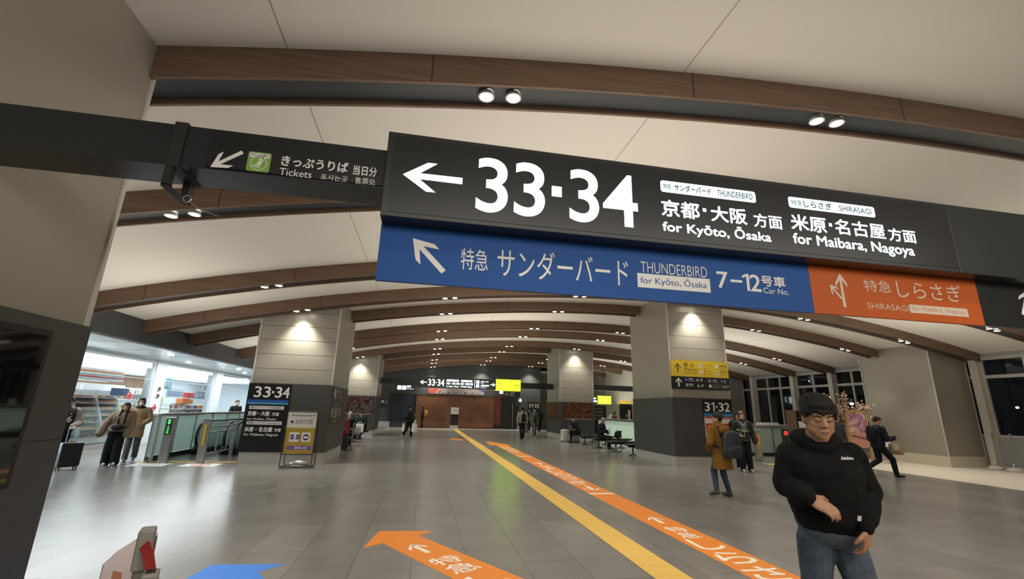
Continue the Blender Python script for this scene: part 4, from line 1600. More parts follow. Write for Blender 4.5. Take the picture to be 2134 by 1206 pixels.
        m.build('lips', LIP_M if s.skin is SKIN else mat('lip_tan', (.24, .10, .075), .5), s.root, True)

    def skin_mesh(s, hands=None):
        """hands: {'R': (dir, palm normal, thumb side, curl), ...}"""
        mb = MB()
        s.trunk(mb, -s.slim)
        mb.cap(s.J['neck'] - V((0, 0, .05 * s.H)), s.J['neck'], .045 * s.H, .040 * s.H)
        for sd in 'RL':
            s.limb(mb, ['sh' + sd, 'el' + sd, 'wr' + sd], [.028, .022, .0155], -.002)
            mb.cap(s.spine(.86), s.J['sh' + sd], .05 * s.H, .033 * s.H)
            s.limb(mb, ['hi' + sd, 'kn' + sd, 'an' + sd], [.048, .032, .022], -.004)
            d = s.foot_dir(sd)
            a = s.J['an' + sd]
            mb.cap(a - d * .012 * s.H - V((0, 0, .015 * s.H)), a + d * .085 * s.H - V((0, 0, .02 * s.H)), .020 * s.H, .016 * s.H)
            h = (hands or {}).get(sd)
            fa = (s.J['wr' + sd] - s.J['el' + sd]).normalized()
            out = s.r if sd == 'R' else -s.r
            if h:
                s.hand(mb, s.J['wr' + sd], h[0] or fa, h[1], h[2], h[3], *(h[4:] or ()))
            else:
                s.hand(mb, s.J['wr' + sd], fa, -out, s.f, .35)
        s.head(mb)
        return voxel('body', mb.bm, s.skin, s.root, s.vox, 3)

    def top(s, m, infl=.016, hem=-.02, sleeve=.92, flare=0, name='jacket', loose=1., collar=.03, amp=.004, arm=(.036, .029, .024), bulk=1.):
        mb = MB()
        P = [(-.12, .078, .056), (-.05, .092, .066), (.08, .095, .070), (.25, .090, .068), (.42, .088, .068), (.6, .094, .070), (.78, .100, .071), (.90, .094, .060), (.97, .066, .048), (1.02, .044, .042)]
        if hem > -.12:
            c = [(t, a, b) for t, a, b in P if t > hem + .02]
            P = [(hem, c[0][1], c[0][2])] + c
        else:
            P = [(hem, .082 + flare, .068 + flare), (hem * .5, .088 + flare * .6, .068 + flare * .6)] + P[1:]
        P = [(t, a * bulk, b * bulk) for t, a, b in P]
        s.trunk(mb, infl, t0=hem - .01, prof=P)
        for sd in 'RL':
            mb.cap(s.spine(.84), s.J['sh' + sd], .055 * s.H + infl * .6, arm[0] * s.H * s.bld + infl)
            w = s.J['el' + sd].lerp(s.J['wr' + sd], sleeve)
            s.limb(mb, ['sh' + sd, 'el' + sd], arm[:2], infl)
            s.limb(mb, ['el' + sd, w], arm[1:], infl)
        if collar:
            nk = s.J['neck']
            mb.cap(nk - V((0, 0, .03 * s.H)), nk + V((0, 0, collar * s.H * .4)), .05 * s.H, .043 * s.H)
        return voxel(name, mb.bm, m, s.root, s.vox, 4, amp, 9, s.H * 10)

    def trousers(s, m, w=(.056, .043, .036), name='trousers', amp=.004, cut=.5):
        mb = MB()
        s.trunk(mb, .004, t0=-.13, t1=.2, prof=[(-.12, .066, .052), (-.05, .088, .064), (.08, .093, .067), (.2, .088, .064)])
        for sd in 'RL':
            a = s.J['an' + sd]
            e = a.lerp(s.J['kn' + sd], .02) - V((0, 0, .008 * s.H))
            s.limb(mb, ['hi' + sd, 'kn' + sd, e], w)
        return voxel(name, mb.bm, m, s.root, s.vox, 4, amp, 7, s.H * 3)

    def shoes(s, m, sole=None):
        for sd in 'RL':
            mb = MB()
            d = s.foot_dir(sd)
            a = s.J['an' + sd]
            dn = V((0, 0, -1)) if abs(d.z) < .1 else (s.r.cross(d)).normalized()
            if dn.z > 0:
                dn = -dn
            h = .045 * s.H
            heel = a - d * .020 * s.H + dn * (h - .026 * s.H)
            ball = a + d * .085 * s.H + dn * (h - .020 * s.H)
            toe = a + d * .118 * s.H + dn * (h - .017 * s.H)
            mb.cap(heel, ball, .026 * s.H, .023 * s.H)
            mb.cap(ball, toe, .023 * s.H, .017 * s.H)
            mb.cap(a, heel, .026 * s.H, .026 * s.H)
            voxel('shoe', mb.bm, m, s.root, s.vox * .9, 3)

    def hair_cap(s, m, style='short', name='hair'):
        mb = MB()
        k = s.k
        M = s.hm()

        def e(c, r):
            mb.ell(s.hp(*c), [q * k for q in r], M, 18, 12)
        if style == 'beanie':
            e((0, -.020, .064), (.092, .112, .080))
            e((0, -.024, .040), (.090, .110, .050))
        elif style == 'cap':
            e((0, -.012, .060), (.082, .102, .068))
            mb.cap(s.hp(-.03, .085, .045), s.hp(.03, .085, .045), .02 * k, .02 * k)
        else:
            e((0, -.028, .052), (.081, .093, .080))
            e((0, -.050, .010), (.077, .066, .078))
            e((0, .020, .088), (.070, .076, .036))
            for q in (-1, 1):
                e((q * .066, .008, .040), (.016, .038, .038))
            if style == 'fringe':
                rnd = random.Random(3)
                e((0, -.015, .078), (.088, .098, .066))
                e((0, .052, .082), (.070, .044, .034))
                for q in (-1, 1):
                    e((q * .074, .018, .048), (.016, .044, .040))
                for i in range(22):
                    x = -.074 + i * .0070
                    z0 = .088 - abs(x) * .15
                    y0 = .078 - x * x * 6
                    mb.cap(s.hp(x * .9, y0 - .012, z0), s.hp(x * .98 + rnd.uniform(-.006, .008), y0 + .014 - abs(x) * .12, .044 + rnd.uniform(-.014, .014)), .017 * k, .007 * k, 8)
                for i in range(34):
                    a = rnd.uniform(0, 2 * pi)
                    r0 = rnd.uniform(.015, .055)
                    mb.cap(s.hp(r0 * cos(a), r0 * sin(a) - .01, .128 - r0 * .25), s.hp(r0 * 1.12 * cos(a) + .004, r0 * 1.10 * sin(a), .142 - r0 * .42 + rnd.uniform(-.006, .006)), .018 * k, .009 * k, 8)
            if style == 'curly':
                rnd = random.Random(5)
                for i in range(40):
                    a, b = rnd.uniform(0, 2 * pi), rnd.uniform(.1, 1.35)
                    e((.078 * sin(b) * cos(a), -.015 + .092 * sin(b) * sin(a), .052 + .082 * cos(b)), (.020, .020, .018))
            if style == 'long':
                e((0, .048, .074), (.060, .048, .030))
                for q in (-1, 1):
                    e((q * .070, .012, -.01), (.020, .050, .085))
                    mb.cap(s.hp(q * .066, .02, -.05), s.J['neck'] + (s.r * q * .070 + s.f * .115) * k - V((0, 0, .05 * k)), .030 * k, .034 * k)
                    p = s.J['neck'] + (s.r * q * .070 + s.f * .115) * k - V((0, 0, .05 * k))
                    mb.cap(p, p + s.f * .035 * k - V((0, 0, .24 * k)), .036 * k, .022 * k)
                e((0, -.065, -.04), (.076, .045, .11))
            if style == 'bob':
                for q in (-1, 1):
                    e((q * .072, .005, -.015), (.018, .050, .075))
                e((0, -.06, -.03), (.078, .045, .085))
                e((0, .050, .070), (.060, .046, .028))
        return voxel(name, mb.bm, m, s.root, s.vox * .8, 2)

    def mask(s, m=None):
        mb = MB()
        k = s.k
        M = s.hm()
        mb.ell(s.hp(0, .060, -.052), (.052 * k, .050 * k, .048 * k), M)
        mb.cap(s.hp(0, .100, -.03), s.hp(0, .088, -.085), .012 * k, .012 * k)
        return voxel('face_mask', mb.bm, m or mat('mask_white', (.75, .74, .72), .8), s.root, s.vox * .9, 3)


def on_surface(o, tx, name, m, parent, direction, off=.003):
    """drape flat lettering onto a mesh along a direction"""
    M = wm(o)
    bv = BVHTree.FromPolygons([M @ v.co for v in o.data.vertices], [tuple(p.vertices) for p in o.data.polygons])
    d = V(direction).normalized()
    new = []
    for v in tx.v:
        h, n, _, _ = bv.ray_cast(V(v) - d * .6, d, 1.5)
        new.append((h - d * off) if h else None)
    fs = [f for f in tx.f if all(new[i] is not None for i in f)]
    tx.v = [p if p is not None else V((0, 0, 0)) for p in new]
    used = sorted({i for f in fs for i in f})
    mp = {i: j for j, i in enumerate(used)}
    tx.v = [tx.v[i] for i in used]
    tx.f = [tuple(mp[i] for i in f) for f in fs]
    return tx.build(name, m, parent)


def strap(obj, pts, w, t, m, parent, name='strap', off=.006):
    """webbing laid onto a garment: every point is pulled onto the nearest surface"""
    M = wm(obj)
    bv = BVHTree.FromPolygons([M @ v.co for v in obj.data.vertices], [tuple(q.vertices) for q in obj.data.polygons])
    pts = [V(p) for p in pts]
    P, N = [], []
    for a, b in zip(pts, pts[1:]):
        n = max(2, int((b - a).length / .03))
        for i in range(n):
            h, nn, _, _ = bv.find_nearest(a.lerp(b, i / n))
            P.append(h + nn * off)
            N.append(nn)
    for _ in range(3):
        P = [P[0]] + [(P[i - 1] + P[i] * 2 + P[i + 1]) / 4 for i in range(1, len(P) - 1)] + [P[-1]]
        N = [N[0]] + [(N[i - 1] + N[i] * 2 + N[i + 1]).normalized() for i in range(1, len(N) - 1)] + [N[-1]]
    rings = []
    for i, p in enumerate(P):
        tg = (P[min(i + 1, len(P) - 1)] - P[max(i - 1, 0)]).normalized()
        sd = tg.cross(N[i]).normalized()
        q = p + N[i] * t
        rings.append([p - sd * w / 2, p + sd * w / 2, q + sd * w / 2, q - sd * w / 2])
    mb = MB()
    mb.loft(rings)
    return mb.build(name, m, parent)


def hoodie_man():
    D = 2.62
    blk = mat('black_fleece', (.0085, .0085, .0085), .9, bump=.35, bscale=160, spec=.12, var=.3, vscale=6)
    jean = mat('washed_denim', (.075, .095, .125), .85, bump=.3, bscale=220, var=.45, vscale=4, spec=.2)
    J = dict(head=dep(1704, 870, D - .02), neck=dep(1701, 925, D + .03),
             shR=dep(1648, 949, D + .05), shL=dep(1772, 950, D),
             elR=dep(1640, 1006, D + .04), wrR=dep(1686, 1038, D - .13),
             elL=dep(1806, 1024, D + .02), wrL=dep(1806, 1098, D - .17),
             hip=dep(1728, 1098, D + .04))
    f = V((-.42, -.91, 0)).normalized()
    r = V((f.y, -f.x, 0))
    hp = J['hip']
    J['hiR'] = hp + r * .085 - V((0, 0, .07))
    J['hiL'] = hp - r * .085 - V((0, 0, .07))
    J['knR'] = V((*dep(1698, 1220, D + .04).xy, .47))
    J['knL'] = V((*dep(1813, 1215, D - .12).xy, .48))
    J['anR'] = J['knR'] - f * .16 + V((0, 0, -.38))
    J['anL'] = J['knL'] + f * .05 + V((0, 0, -.40))
    p = Body('man in a black hooded sweatshirt and faded jeans walking past in the right foreground', (hp.x, hp.y), f, 1.70, .0065, SKIN_T, J, head_turn=12, tilt=8, build=1.16)
    p.slim = .045
    # head faces a little to the viewer's right
    hf = V((-.40, -.90, -.20)).normalized()
    p.hf = hf
    p.hr = V((hf.y, -hf.x, 0)).normalized()
    p.hu = p.hr.cross(hf).normalized()
    fa = (J['wrR'] - J['elR']).normalized()
    right = CR
    p.skin_mesh({'R': (fa * .55 + right * .65 - CU * .28, -CU * .6 + CD * .6 - right * .1, CD * .5 + CU * .8, .45, 1.1),
                 'L': (-CU * .97 - right * .05 - CD * .1, CD * .75 - right * .5, -right * .75 - CD * .4, .55, 1.1)})
    p.face_parts(big=True)
    # hoodie
    mb = MB()
    H = p.H
    # torso
    P = [(.10, .086, .074), (.13, .092, .082), (.18, .097, .088), (.27, .101, .092), (.42, .103, .090), (.6, .108, .088), (.78, .112, .082), (.9, .098, .068), (.97, .066, .052), (1.02, .05, .05)]
    p.bld = 1.06
    p.trunk(mb, .014, t0=-.01, prof=P)
    p.bld = 1.16
    for sd in 'RL':
        mb.cap(p.spine(.85), J['sh' + sd], .074, .064)
        p.limb(mb, ['sh' + sd, 'el' + sd], [.037, .036], .006)
        w = J['el' + sd].lerp(J['wr' + sd], .78)
        p.limb(mb, ['el' + sd, w], [.035, .027], .006)
        mb.cap(w, J['el' + sd].lerp(J['wr' + sd], .97), .036, .034)
        # gathers above the cuff and at the elbow
        for q in (.35, .55, .72):
            c = J['el' + sd].lerp(J['wr' + sd], q)
            mb.ell(c + V((0, 0, -.01)), (.056 - .012 * q, .056 - .012 * q, .030), None, 12, 8)
    # hood lying round the neck
    nk = J['neck']
    for i in range(14):
        a = -2.35 + i * 4.7 / 13
        v = (p.f * -cos(a) + p.r * sin(a))
        q = nk + v * (.086 if abs(a) < 2 else .076) + V((0, 0, .046 - .040 * (abs(a) / 2.35) ** 2))
        mb.ell(q, (.046, .046, .042), None, 12, 8)
    for i in range(7):
        a = -.9 + i * .3
        v = (p.f * -cos(a) + p.r * sin(a))
        mb.ell(nk + v * .125 - V((0, 0, .06)), (.055, .055, .06), None, 12, 8)
    for i in range(5):
        a = -.7 + i * .35
        mb.ell(nk + (p.f * cos(a) + p.r * sin(a)) * .078 - V((0, 0, .010)), (.042, .042, .034), None, 12, 8)
    # kangaroo pocket and hem ribbing
    fw = p.f
    c = p.spine(.32) + fw * .128
    mb.ell(c, (.125, .032, .085), Matrix((p.r, fw, V((0, 0, 1)))).transposed(), 16, 10)
    rh = p.r
    h = voxel('hooded_sweatshirt', mb.bm, blk, p.root, .0075, 5, .007, 7, 3)
    hem = MB()
    fw0 = (J['neck'] - J['hip']).normalized().cross(rh)
    fw0 = fw0 if fw0.dot(p.f) > 0 else -fw0
    rings = [p.ring(p.spine(t), rh, fw0, a, b, 28) for t, a, b in ((.05, .166, .140), (.10, .174, .148), (.15, .176, .150), (.16, .158, .132), (.055, .152, .126))]
    hem.loft(rings, cap=False)
    hem.build('hem_ribbing', mat('black_rib', (.010, .010, .010), .9, bump=.6, bscale=80, spec=.1, stretch=(6, 6, .2)), p.root, True)
    cuffs = MB()
    for sd in 'RL':
        a, b = J['el' + sd].lerp(J['wr' + sd], .82), J['el' + sd].lerp(J['wr' + sd], 1.02)
        cuffs.cap(a, b, .039, .036)
    cuffs.build('cuffs', MATS['black_rib'], p.root, True)
    # small white script on the chest and white label at the hem
    o = dep(1766, 957, D - .2)
    t = TX(o, CR, CU)
    x = -.036
    for i in range(9):
        hgt = (.016, .010, .013, .009, .015, .010, .012, .009, .008)[i]
        t.poly([(x, .0), (x + .006, -.002), (x + .009, hgt), (x + .003, hgt + .002)])
        t.poly([(x, .0), (x + .008, .001), (x + .008, .004), (x, .0035)])
        x += .0078
    on_surface(h, t, 'chest_print', mat('faded_white_print', (.45, .45, .44), .8), p.root, ray(1766, 957))
    o = dep(1790, 1080, D - .2)
    t = TX(o, CR, CU).poly([(-.010, -.012), (.012, -.017), (.016, .012), (-.006, .016)])
    on_surface(h, t, 'hem_label', mat('label_white', (.55, .55, .53), .8), p.root, ray(1790, 1080), .006)
    # jeans
    mb = MB()
    p.trunk(mb, .006, t0=-.16, t1=.15, prof=[(-.13, .060, .052), (-.07, .076, .064), (.0, .082, .070), (.14, .082, .070)])
    for sd in 'RL':
        p.limb(mb, ['hi' + sd, 'kn' + sd], [.049, .036])
        p.limb(mb, ['kn' + sd, 'an' + sd], [.036, .034])
        for q in (.1, .22, .36, .5):
            c = J['hi' + sd].lerp(J['kn' + sd], q) + p.f * .03
            mb.ell(c - p.f * .01, (.083 - q * .035, .072 - q * .02, .012), Matrix.Rotation(.3 if sd == 'R' else -.3, 3, 'Y'), 12, 8)
    voxel('jeans', mb.bm, jean, p.root, .0085, 4, .007, 8, 1)
    p.shoes(mat('black_shoe', (.02, .02, .02), .5))
    p.hair_cap(HAIR, 'fringe')
    return p


def backpack(name, label, c, f, w, h, d, m, straps=True, strap_m=None):
    """soft bag: f is the outward direction"""
    f = V((f[0], f[1], 0)).normalized()
    r = V((f.y, -f.x, 0))
    c = V(c)
    g = empty(name, (c.x, c.y, c.z - h / 2), label, 'bag')
    mb = MB()
    M = Matrix((r, f, V((0, 0, 1)))).transposed()
    rings = []
    for z, kw, kd in ((-.5, .70, .55), (-.47, .88, .80), (-.38, .97, .95), (-.2, 1, 1), (.05, .97, .96), (.25, .90, .85), (.40, .74, .66), (.48, .48, .42), (.50, .30, .28)):
        rings.append([c + V((0, 0, z * h)) + r * (w / 2 * kw * abs(cos(t)) ** .75 * (1 if cos(t) > 0 else -1)) + f * (d / 2 * kd * abs(sin(t)) ** .75 * (1 if sin(t) > 0 else -1)) for t in [2 * pi * i / 24 for i in range(24)]])
    mb.loft(rings)
    mb.ell(c + f * d * .40 - V((0, 0, h * .20)), (w * .36, d * .22, h * .20), M)
    voxel('bag_body', mb.bm, m, g, .011, 4, .004, 6)
    sm = strap_m or m
    t = MB()
    t.tube([c + V((0, 0, h * .44)) + r * .05 - f * .02, c + V((0, 0, h * .55)) - f * .03, c + V((0, 0, h * .44)) - r * .05 - f * .02], .008)
    t.build('handle', sm, g, True)
    z = MB()
    z.tube([c + r * (w / 2 * .93) * cos(a) + f * d * .38 + V((0, 0, .02 + h * .40 * sin(a))) for a in [pi * i / 10 for i in range(11)]], .004, 6)
    z.build('zip', MATS['matt_black'], g)
    return g


def suitcase(name, label, c, f, w, d, h, m, handle=.0, wheels=True):
    c = V(c)
    f = V((f[0], f[1], 0)).normalized()
    r = V((f.y, -f.x, 0))
    g = empty(name, c, label, 'suitcase')
    M = Matrix.Translation(c) @ Matrix((r, f, V((0, 0, 1)))).transposed().to_4x4()
    MB().box(-w / 2, w / 2, -d / 2, d / 2, .06, h, M=M, bev=min(w, d) * .16).build('shell', m, g)
    s = MB()
    for i in range(5):
        x = -w * .36 + i * w * .18
        s.box(x - .006, x + .006, -d / 2 - .004, d / 2 + .004, .1, h - .05, M=M)
    s.build('ribs', m, g)
    for x in (-1, 1):
        for y in (-1, 1):
            k = MB()
            p = M @ V((x * w * .38, y * d * .33, .026))
            k.disc(p - r * .011, .026, r, .022, 14)
            k.tube([p + V((0, 0, .01)), p + V((0, 0, .04))], .012)
            k.build('wheel', M_RUBBER, g)
    t = MB()
    t.box(-.07, .07, -.012, .012, h, h + .025, M=M)
    if handle:
        for x in (-.09, .09):
            t.tube([M @ V((x, -d * .38, h - .05)), M @ V((x, -d * .38, h + handle))], .009)
        t.tube([M @ V((-.1, -d * .38, h + handle)), M @ V((.1, -d * .38, h + handle))], .014)
    t.build('handle', M_ALU if handle else m, g)
    return g


def bag(name, label, c, f, w, d, h, m, loops=True):
    """paper or tote bag with two loop handles; c is the centre of its base"""
    c = V(c)
    f = V((f[0], f[1], 0)).normalized()
    r = V((f.y, -f.x, 0))
    g = empty(name, c, label, 'bag')
    mb = MB()
    z = V((0, 0, 1))

    def ring(k, hh, bul):
        a, b = w / 2 * k, d / 2 * bul
        return [c + r * x + f * y + z * hh for x, y in ((-a, -b), (-a * .3, -b * 1.1), (a * .3, -b * 1.05), (a, -b), (a, b), (a * .3, b * 1.1), (-a * .3, b * 1.05), (-a, b))]
    mb.loft([ring(.96, 0, 1), ring(1, h * .3, 1.05), ring(1, h * .7, .85), ring(1.02, h, .6)])
    mb.build('bag_body', m, g)
    if loops:
        t = MB()
        for y in (-1, 1):
            t.tube([c + r * w * .22 * cos(a) + f * y * d * .25 + z * (h + .10 * sin(a)) for a in [pi * i / 8 for i in range(9)]], .005, 6)
        t.build('handles', m, g)
    return g


def mustard_person():
    mus = cloth('mustard_wool', (.235, .115, .022))
    jean = cloth('blue_jeans', (.045, .065, .10))
    b = (5.95, 8.75)
    f = (-.12, .99)
    foot = fl(1500, 1030)
    foot2 = fl(1524, 1043)
    L = V((*((foot + foot2) / 2).xy, 0))
    p = Body('person in a mustard coat and grey beanie seen from behind, near the right column', L, f, 1.66, .009, SKIN, head_turn=52,
             joints=None, knR=(.06, .07, .285), anR=(.09, .02, .05), knL=(-.05, .10, .30), anL=(-.10, .02, .075), lean=.05,
             elR=(.165, -.01, .63), wrR=(.10, .10, .58), elL=(-.165, -.01, .63), wrL=(-.10, .11, .56))
    p.skin_mesh()
    p.face_parts()
    ct = p.top(mus, .026, hem=-.62, flare=.020, name='coat', collar=.1, amp=.006)
    h = MB()
    nk = p.J['neck']
    for i in range(9):
        a = -1.6 + i * .4
        v = p.f * -cos(a) + p.r * sin(a)
        h.ell(nk + v * .085 + V((0, 0, .02)), (.055, .055, .05), None, 12, 8)
    h.ell(nk - p.f * .13 - V((0, 0, .07)), (.11, .06, .09), Matrix((p.r, p.f, V((0, 0, 1)))).transposed())
    voxel('hood', h.bm, mus, p.root, .010, 4, .004)
    p.trousers(jean, (.052, .040, .030))
    p.shoes(mat('brown_leather', (.06, .04, .03), .45))
    p.hair_cap(HAIR, 'short')
    p.hair_cap(mat('grey_knit', (.045, .042, .040), .9, bump=.5, bscale=100), 'beanie', 'beanie')
    navy = mat('navy_nylon', (.018, .022, .032), .5, bump=.2, bscale=30)
    c = p.spine(.36) - p.f * .265 + p.r * .05
    g = backpack('backpack', 'dark navy backpack on the back of the person in the mustard coat', c, -p.f, .43, .54, .22, navy)
    for q in (-1, 1):
        bq = p.J['neck'] + p.r * .10 * q
        strap(ct, [p.spine(.60) - p.f * .22 + p.r * .10 * q, bq - p.f * .12, bq + V((0, 0, .06)), bq + p.f * .15 - V((0, 0, .10)), p.spine(.55) + p.f * .2 + p.r * .16 * q, p.spine(.35) + p.r * .28 * q, p.spine(.2) - p.f * .2 + p.r * .18 * q], .05, .012, MATS['matt_black'], g)


def jacket_boy():
    L = fl(1556, 982)
    jk = cloth('dark_shell_jacket', (.022, .024, .024), .6)
    p = Body('boy in a black jacket with bright green bands and headphones, beside the right column', L, (-.35, -.94), 1.74, .009, SKIN, head_turn=6,
             elR=(.16, .0, .63), wrR=(.10, .12, .60), elL=(-.165, -.03, .62), wrL=(-.18, .02, .47), knR=(.06, .05, .28), anR=(.07, .05, .045), anL=(-.075, .0, .045))
    p.skin_mesh()
    p.face_parts(HAIR_L)
    j = p.top(jk, .024, hem=.02, bulk=1.04, amp=.006, collar=.05)
    for nm, m_, z, hgt, x0, x1, sk in (('green_band', mat('neon_green', (.30, .62, .20), .6), 1.175, .05, -.19, -.02, -.02), ('green_band', MATS['neon_green'], 1.155, .05, .02, .20, -.03)):
        t = TX(p.J['hip'] * 1, -p.r, (0, 0, 1))
        t.o = V((p.J['hip'].x, p.J['hip'].y, 0))
        n = 8
        for i in range(n):
            a, b = x0 + (x1 - x0) * i / n, x0 + (x1 - x0) * (i + 1) / n
            t.poly([(a, z + sk * i / n), (b, z + sk * (i + 1) / n), (b, z + hgt + sk * (i + 1) / n), (a, z + hgt + sk * i / n)])
        on_surface(j, t, nm, m_, p.root, -p.f, .004)
    t = TX(V((p.J['hip'].x, p.J['hip'].y, 0)), -p.r, (0, 0, 1))
    for i in range(10):
        t.poly([(-.004, .98 + i * .04), (.008, .98 + i * .04), (.008, 1.02 + i * .04), (-.004, 1.02 + i * .04)])
    on_surface(j, t, 'zip', M_WHITE, p.root, -p.f, .004)
    s = MB()
    for q in (-1, 1):
        c = p.J['neck'] + p.f * .10 + p.r * q * .045
        s.tube([c, c - V((0, 0, .12)) + p.f * .06, c - V((0, 0, .30)) + p.f * .06], .006, 6)
    s.build('drawcords', M_LETTER, p.root)
    p.trousers(cloth('black_trousers', (.012, .012, .013)), (.060, .054, .046))
    w = MB()
    w.loft([p.ring(p.spine(t), p.r, p.f, a, b, 20) for t, a, b in ((.0, .170, .125), (.05, .172, .127))])
    w.build('shirt_hem', M_LETTER, p.root, True)
    p.shoes(mat('cream_trainer', (.52, .46, .40), .6))
    p.hair_cap(HAIR_L, 'curly')
    h = MB()
    h.tube([p.hp(.088 * cos(a), -.02, .02 + .115 * sin(a)) for a in [pi * i / 10 for i in range(11)]], .010, 8)
    for q in (-1, 1):
        h.ell(p.hp(q * .085, -.012, -.01), (.020, .034, .038), p.hm())
    hp_ = h.build('headphones', M_BLACK, None, True)
    tagobj(hp_, 'black headphones over the ears of the boy in the banded jacket', 'headphones')
    g = backpack('backpack', 'black rucksack worn by the boy in the banded jacket', p.spine(.66) - p.f * .24, -p.f, .36, .50, .22, cloth('black_nylon', (.014, .014, .015), .5))
    for q in (-1, 1):
        b0 = p.J['neck'] + p.r * .10 * q
        strap(j, [b0 - p.f * .2 - V((0, 0, .1)), b0 + V((0, 0, .06)), b0 + p.f * .2 - V((0, 0, .08)), b0 + p.f * .2 + p.r * .02 * q - V((0, 0, .32))], .055, .014, cloth('grey_strap', (.06, .065, .065), .7), g)
    c = p.J['wrL'] - p.f * .08 + V((0, 0, .14)) - p.r * .08
    g = empty('pouch', c, 'small red pouch hanging behind the arm of the boy in the banded jacket', 'bag')
    mb = MB()
    mb.ell(c, (.05, .06, .09)).ell(c - V((0, 0, .05)), (.055, .06, .06))
    voxel('pouch_body', mb.bm, mat('cherry_red', (.42, .05, .06), .6), g, .01, 3)
    MB().tube([c + V((0, 0, .08)), c + V((0, .03, .16)), p.spine(.75) - p.f * .20 - p.r * .1], .006, 6).build('cord', M_BLACK, g)
    # companion half hidden behind
    L2 = fl(1590, 962)
    q = Body('person with a large rucksack, half hidden behind the boy in the banded jacket', (9.86, 13.3), (-.4, -.9), 1.72, .010, SKIN, anR=(.06, .08, .045), anL=(-.06, -.08, .06))
    q.skin_mesh()
    q.top(cloth('charcoal_coat', (.02, .02, .021)), .02, hem=-.1)
    q.trousers(cloth('black_trousers2', (.013, .013, .014)))
    q.shoes(M_LETTER)
    q.hair_cap(HAIR, 'bob')
    backpack('backpack', 'large black rucksack on the person behind the boy in the banded jacket', q.spine(.7) - q.f * .24, -q.f, .40, .55, .24, MATS['black_nylon'])


def suit_man():
    a, b = fl(1822, 985), fl(1860, 1002)
    L = (a + b) / 2
    navy = cloth('navy_suit', (.012, .015, .024), .75)
    f = V((.98, -.2, 0))
    p = Body('man in a navy suit striding right past the pale pillar, reading his phone', (L.x + .02, L.y, 0), f, 1.70, .009, SKIN, head_turn=-8, tilt=25, lean=.12,
             knR=(.05, .17, .29), anR=(.05, .20, .048), knL=(-.05, .02, .27), anL=(-.05, -.24, .12), elR=(.15, .06, .62), wrR=(.10, .22, .64), elL=(-.14, .08, .62), wrL=(-.09, .24, .60), build=1.08)
    p.skin_mesh({'R': (p.f, V((0, 0, 1)), -p.r, .7), 'L': (p.f, V((0, 0, 1)), p.r, .7)})
    p.face_parts(HAIR_B)
    p.top(navy, .022, hem=-.16, flare=.004)
    t = MB()
    t.tube([p.J['neck'] + p.f * .07, p.spine(.8) + p.f * .15], .022)
    t.build('collar', mat('shirt_white', (.62, .62, .6), .7), p.root, True)
    p.trousers(navy, (.056, .043, .034))
    p.shoes(mat('dark_brown_leather', (.035, .018, .012), .4))
    p.hair_cap(HAIR_B, 'short')
    g = empty('phone', p.J['wrR'], 'dark phone held up by the man in the navy suit', 'phone')
    c = p.J['wrR'] + p.f * .11 - p.r * .04 + V((0, 0, .035))
    M = Matrix.Translation(c) @ Matrix((p.r, p.f, V((0, 0, 1)))).transposed().to_4x4() @ Matrix.Rotation(-.5, 4, 'X')
    MB().box(-.035, .035, -.075, .075, -.005, .005, M=M, bev=.003).build('phone_body', M_BLACK, g)
    c = p.J['wrL'] + p.f * .07
    bag('paper_bag', 'brown paper carrier bag hanging from the arm of the man in the navy suit', c - V((0, 0, .40)) + p.f * .08 - p.r * -.10, -p.r + p.f * .3, .30, .14, .30, mat('kraft_paper', (.40, .25, .12), .8))
    bag('paper_bag', 'small white paper bag held with the brown carrier bag', c - V((0, 0, .27)) - p.f * .02 - p.r * -.22, -p.r, .16, .05, .20, mat('white_paper', (.62, .58, .50), .8))
    backpack('backpack', 'dark flat rucksack on the back of the man in the navy suit', p.spine(.62) - p.f * .20, -p.f, .30, .46, .14, MATS['black_nylon'])


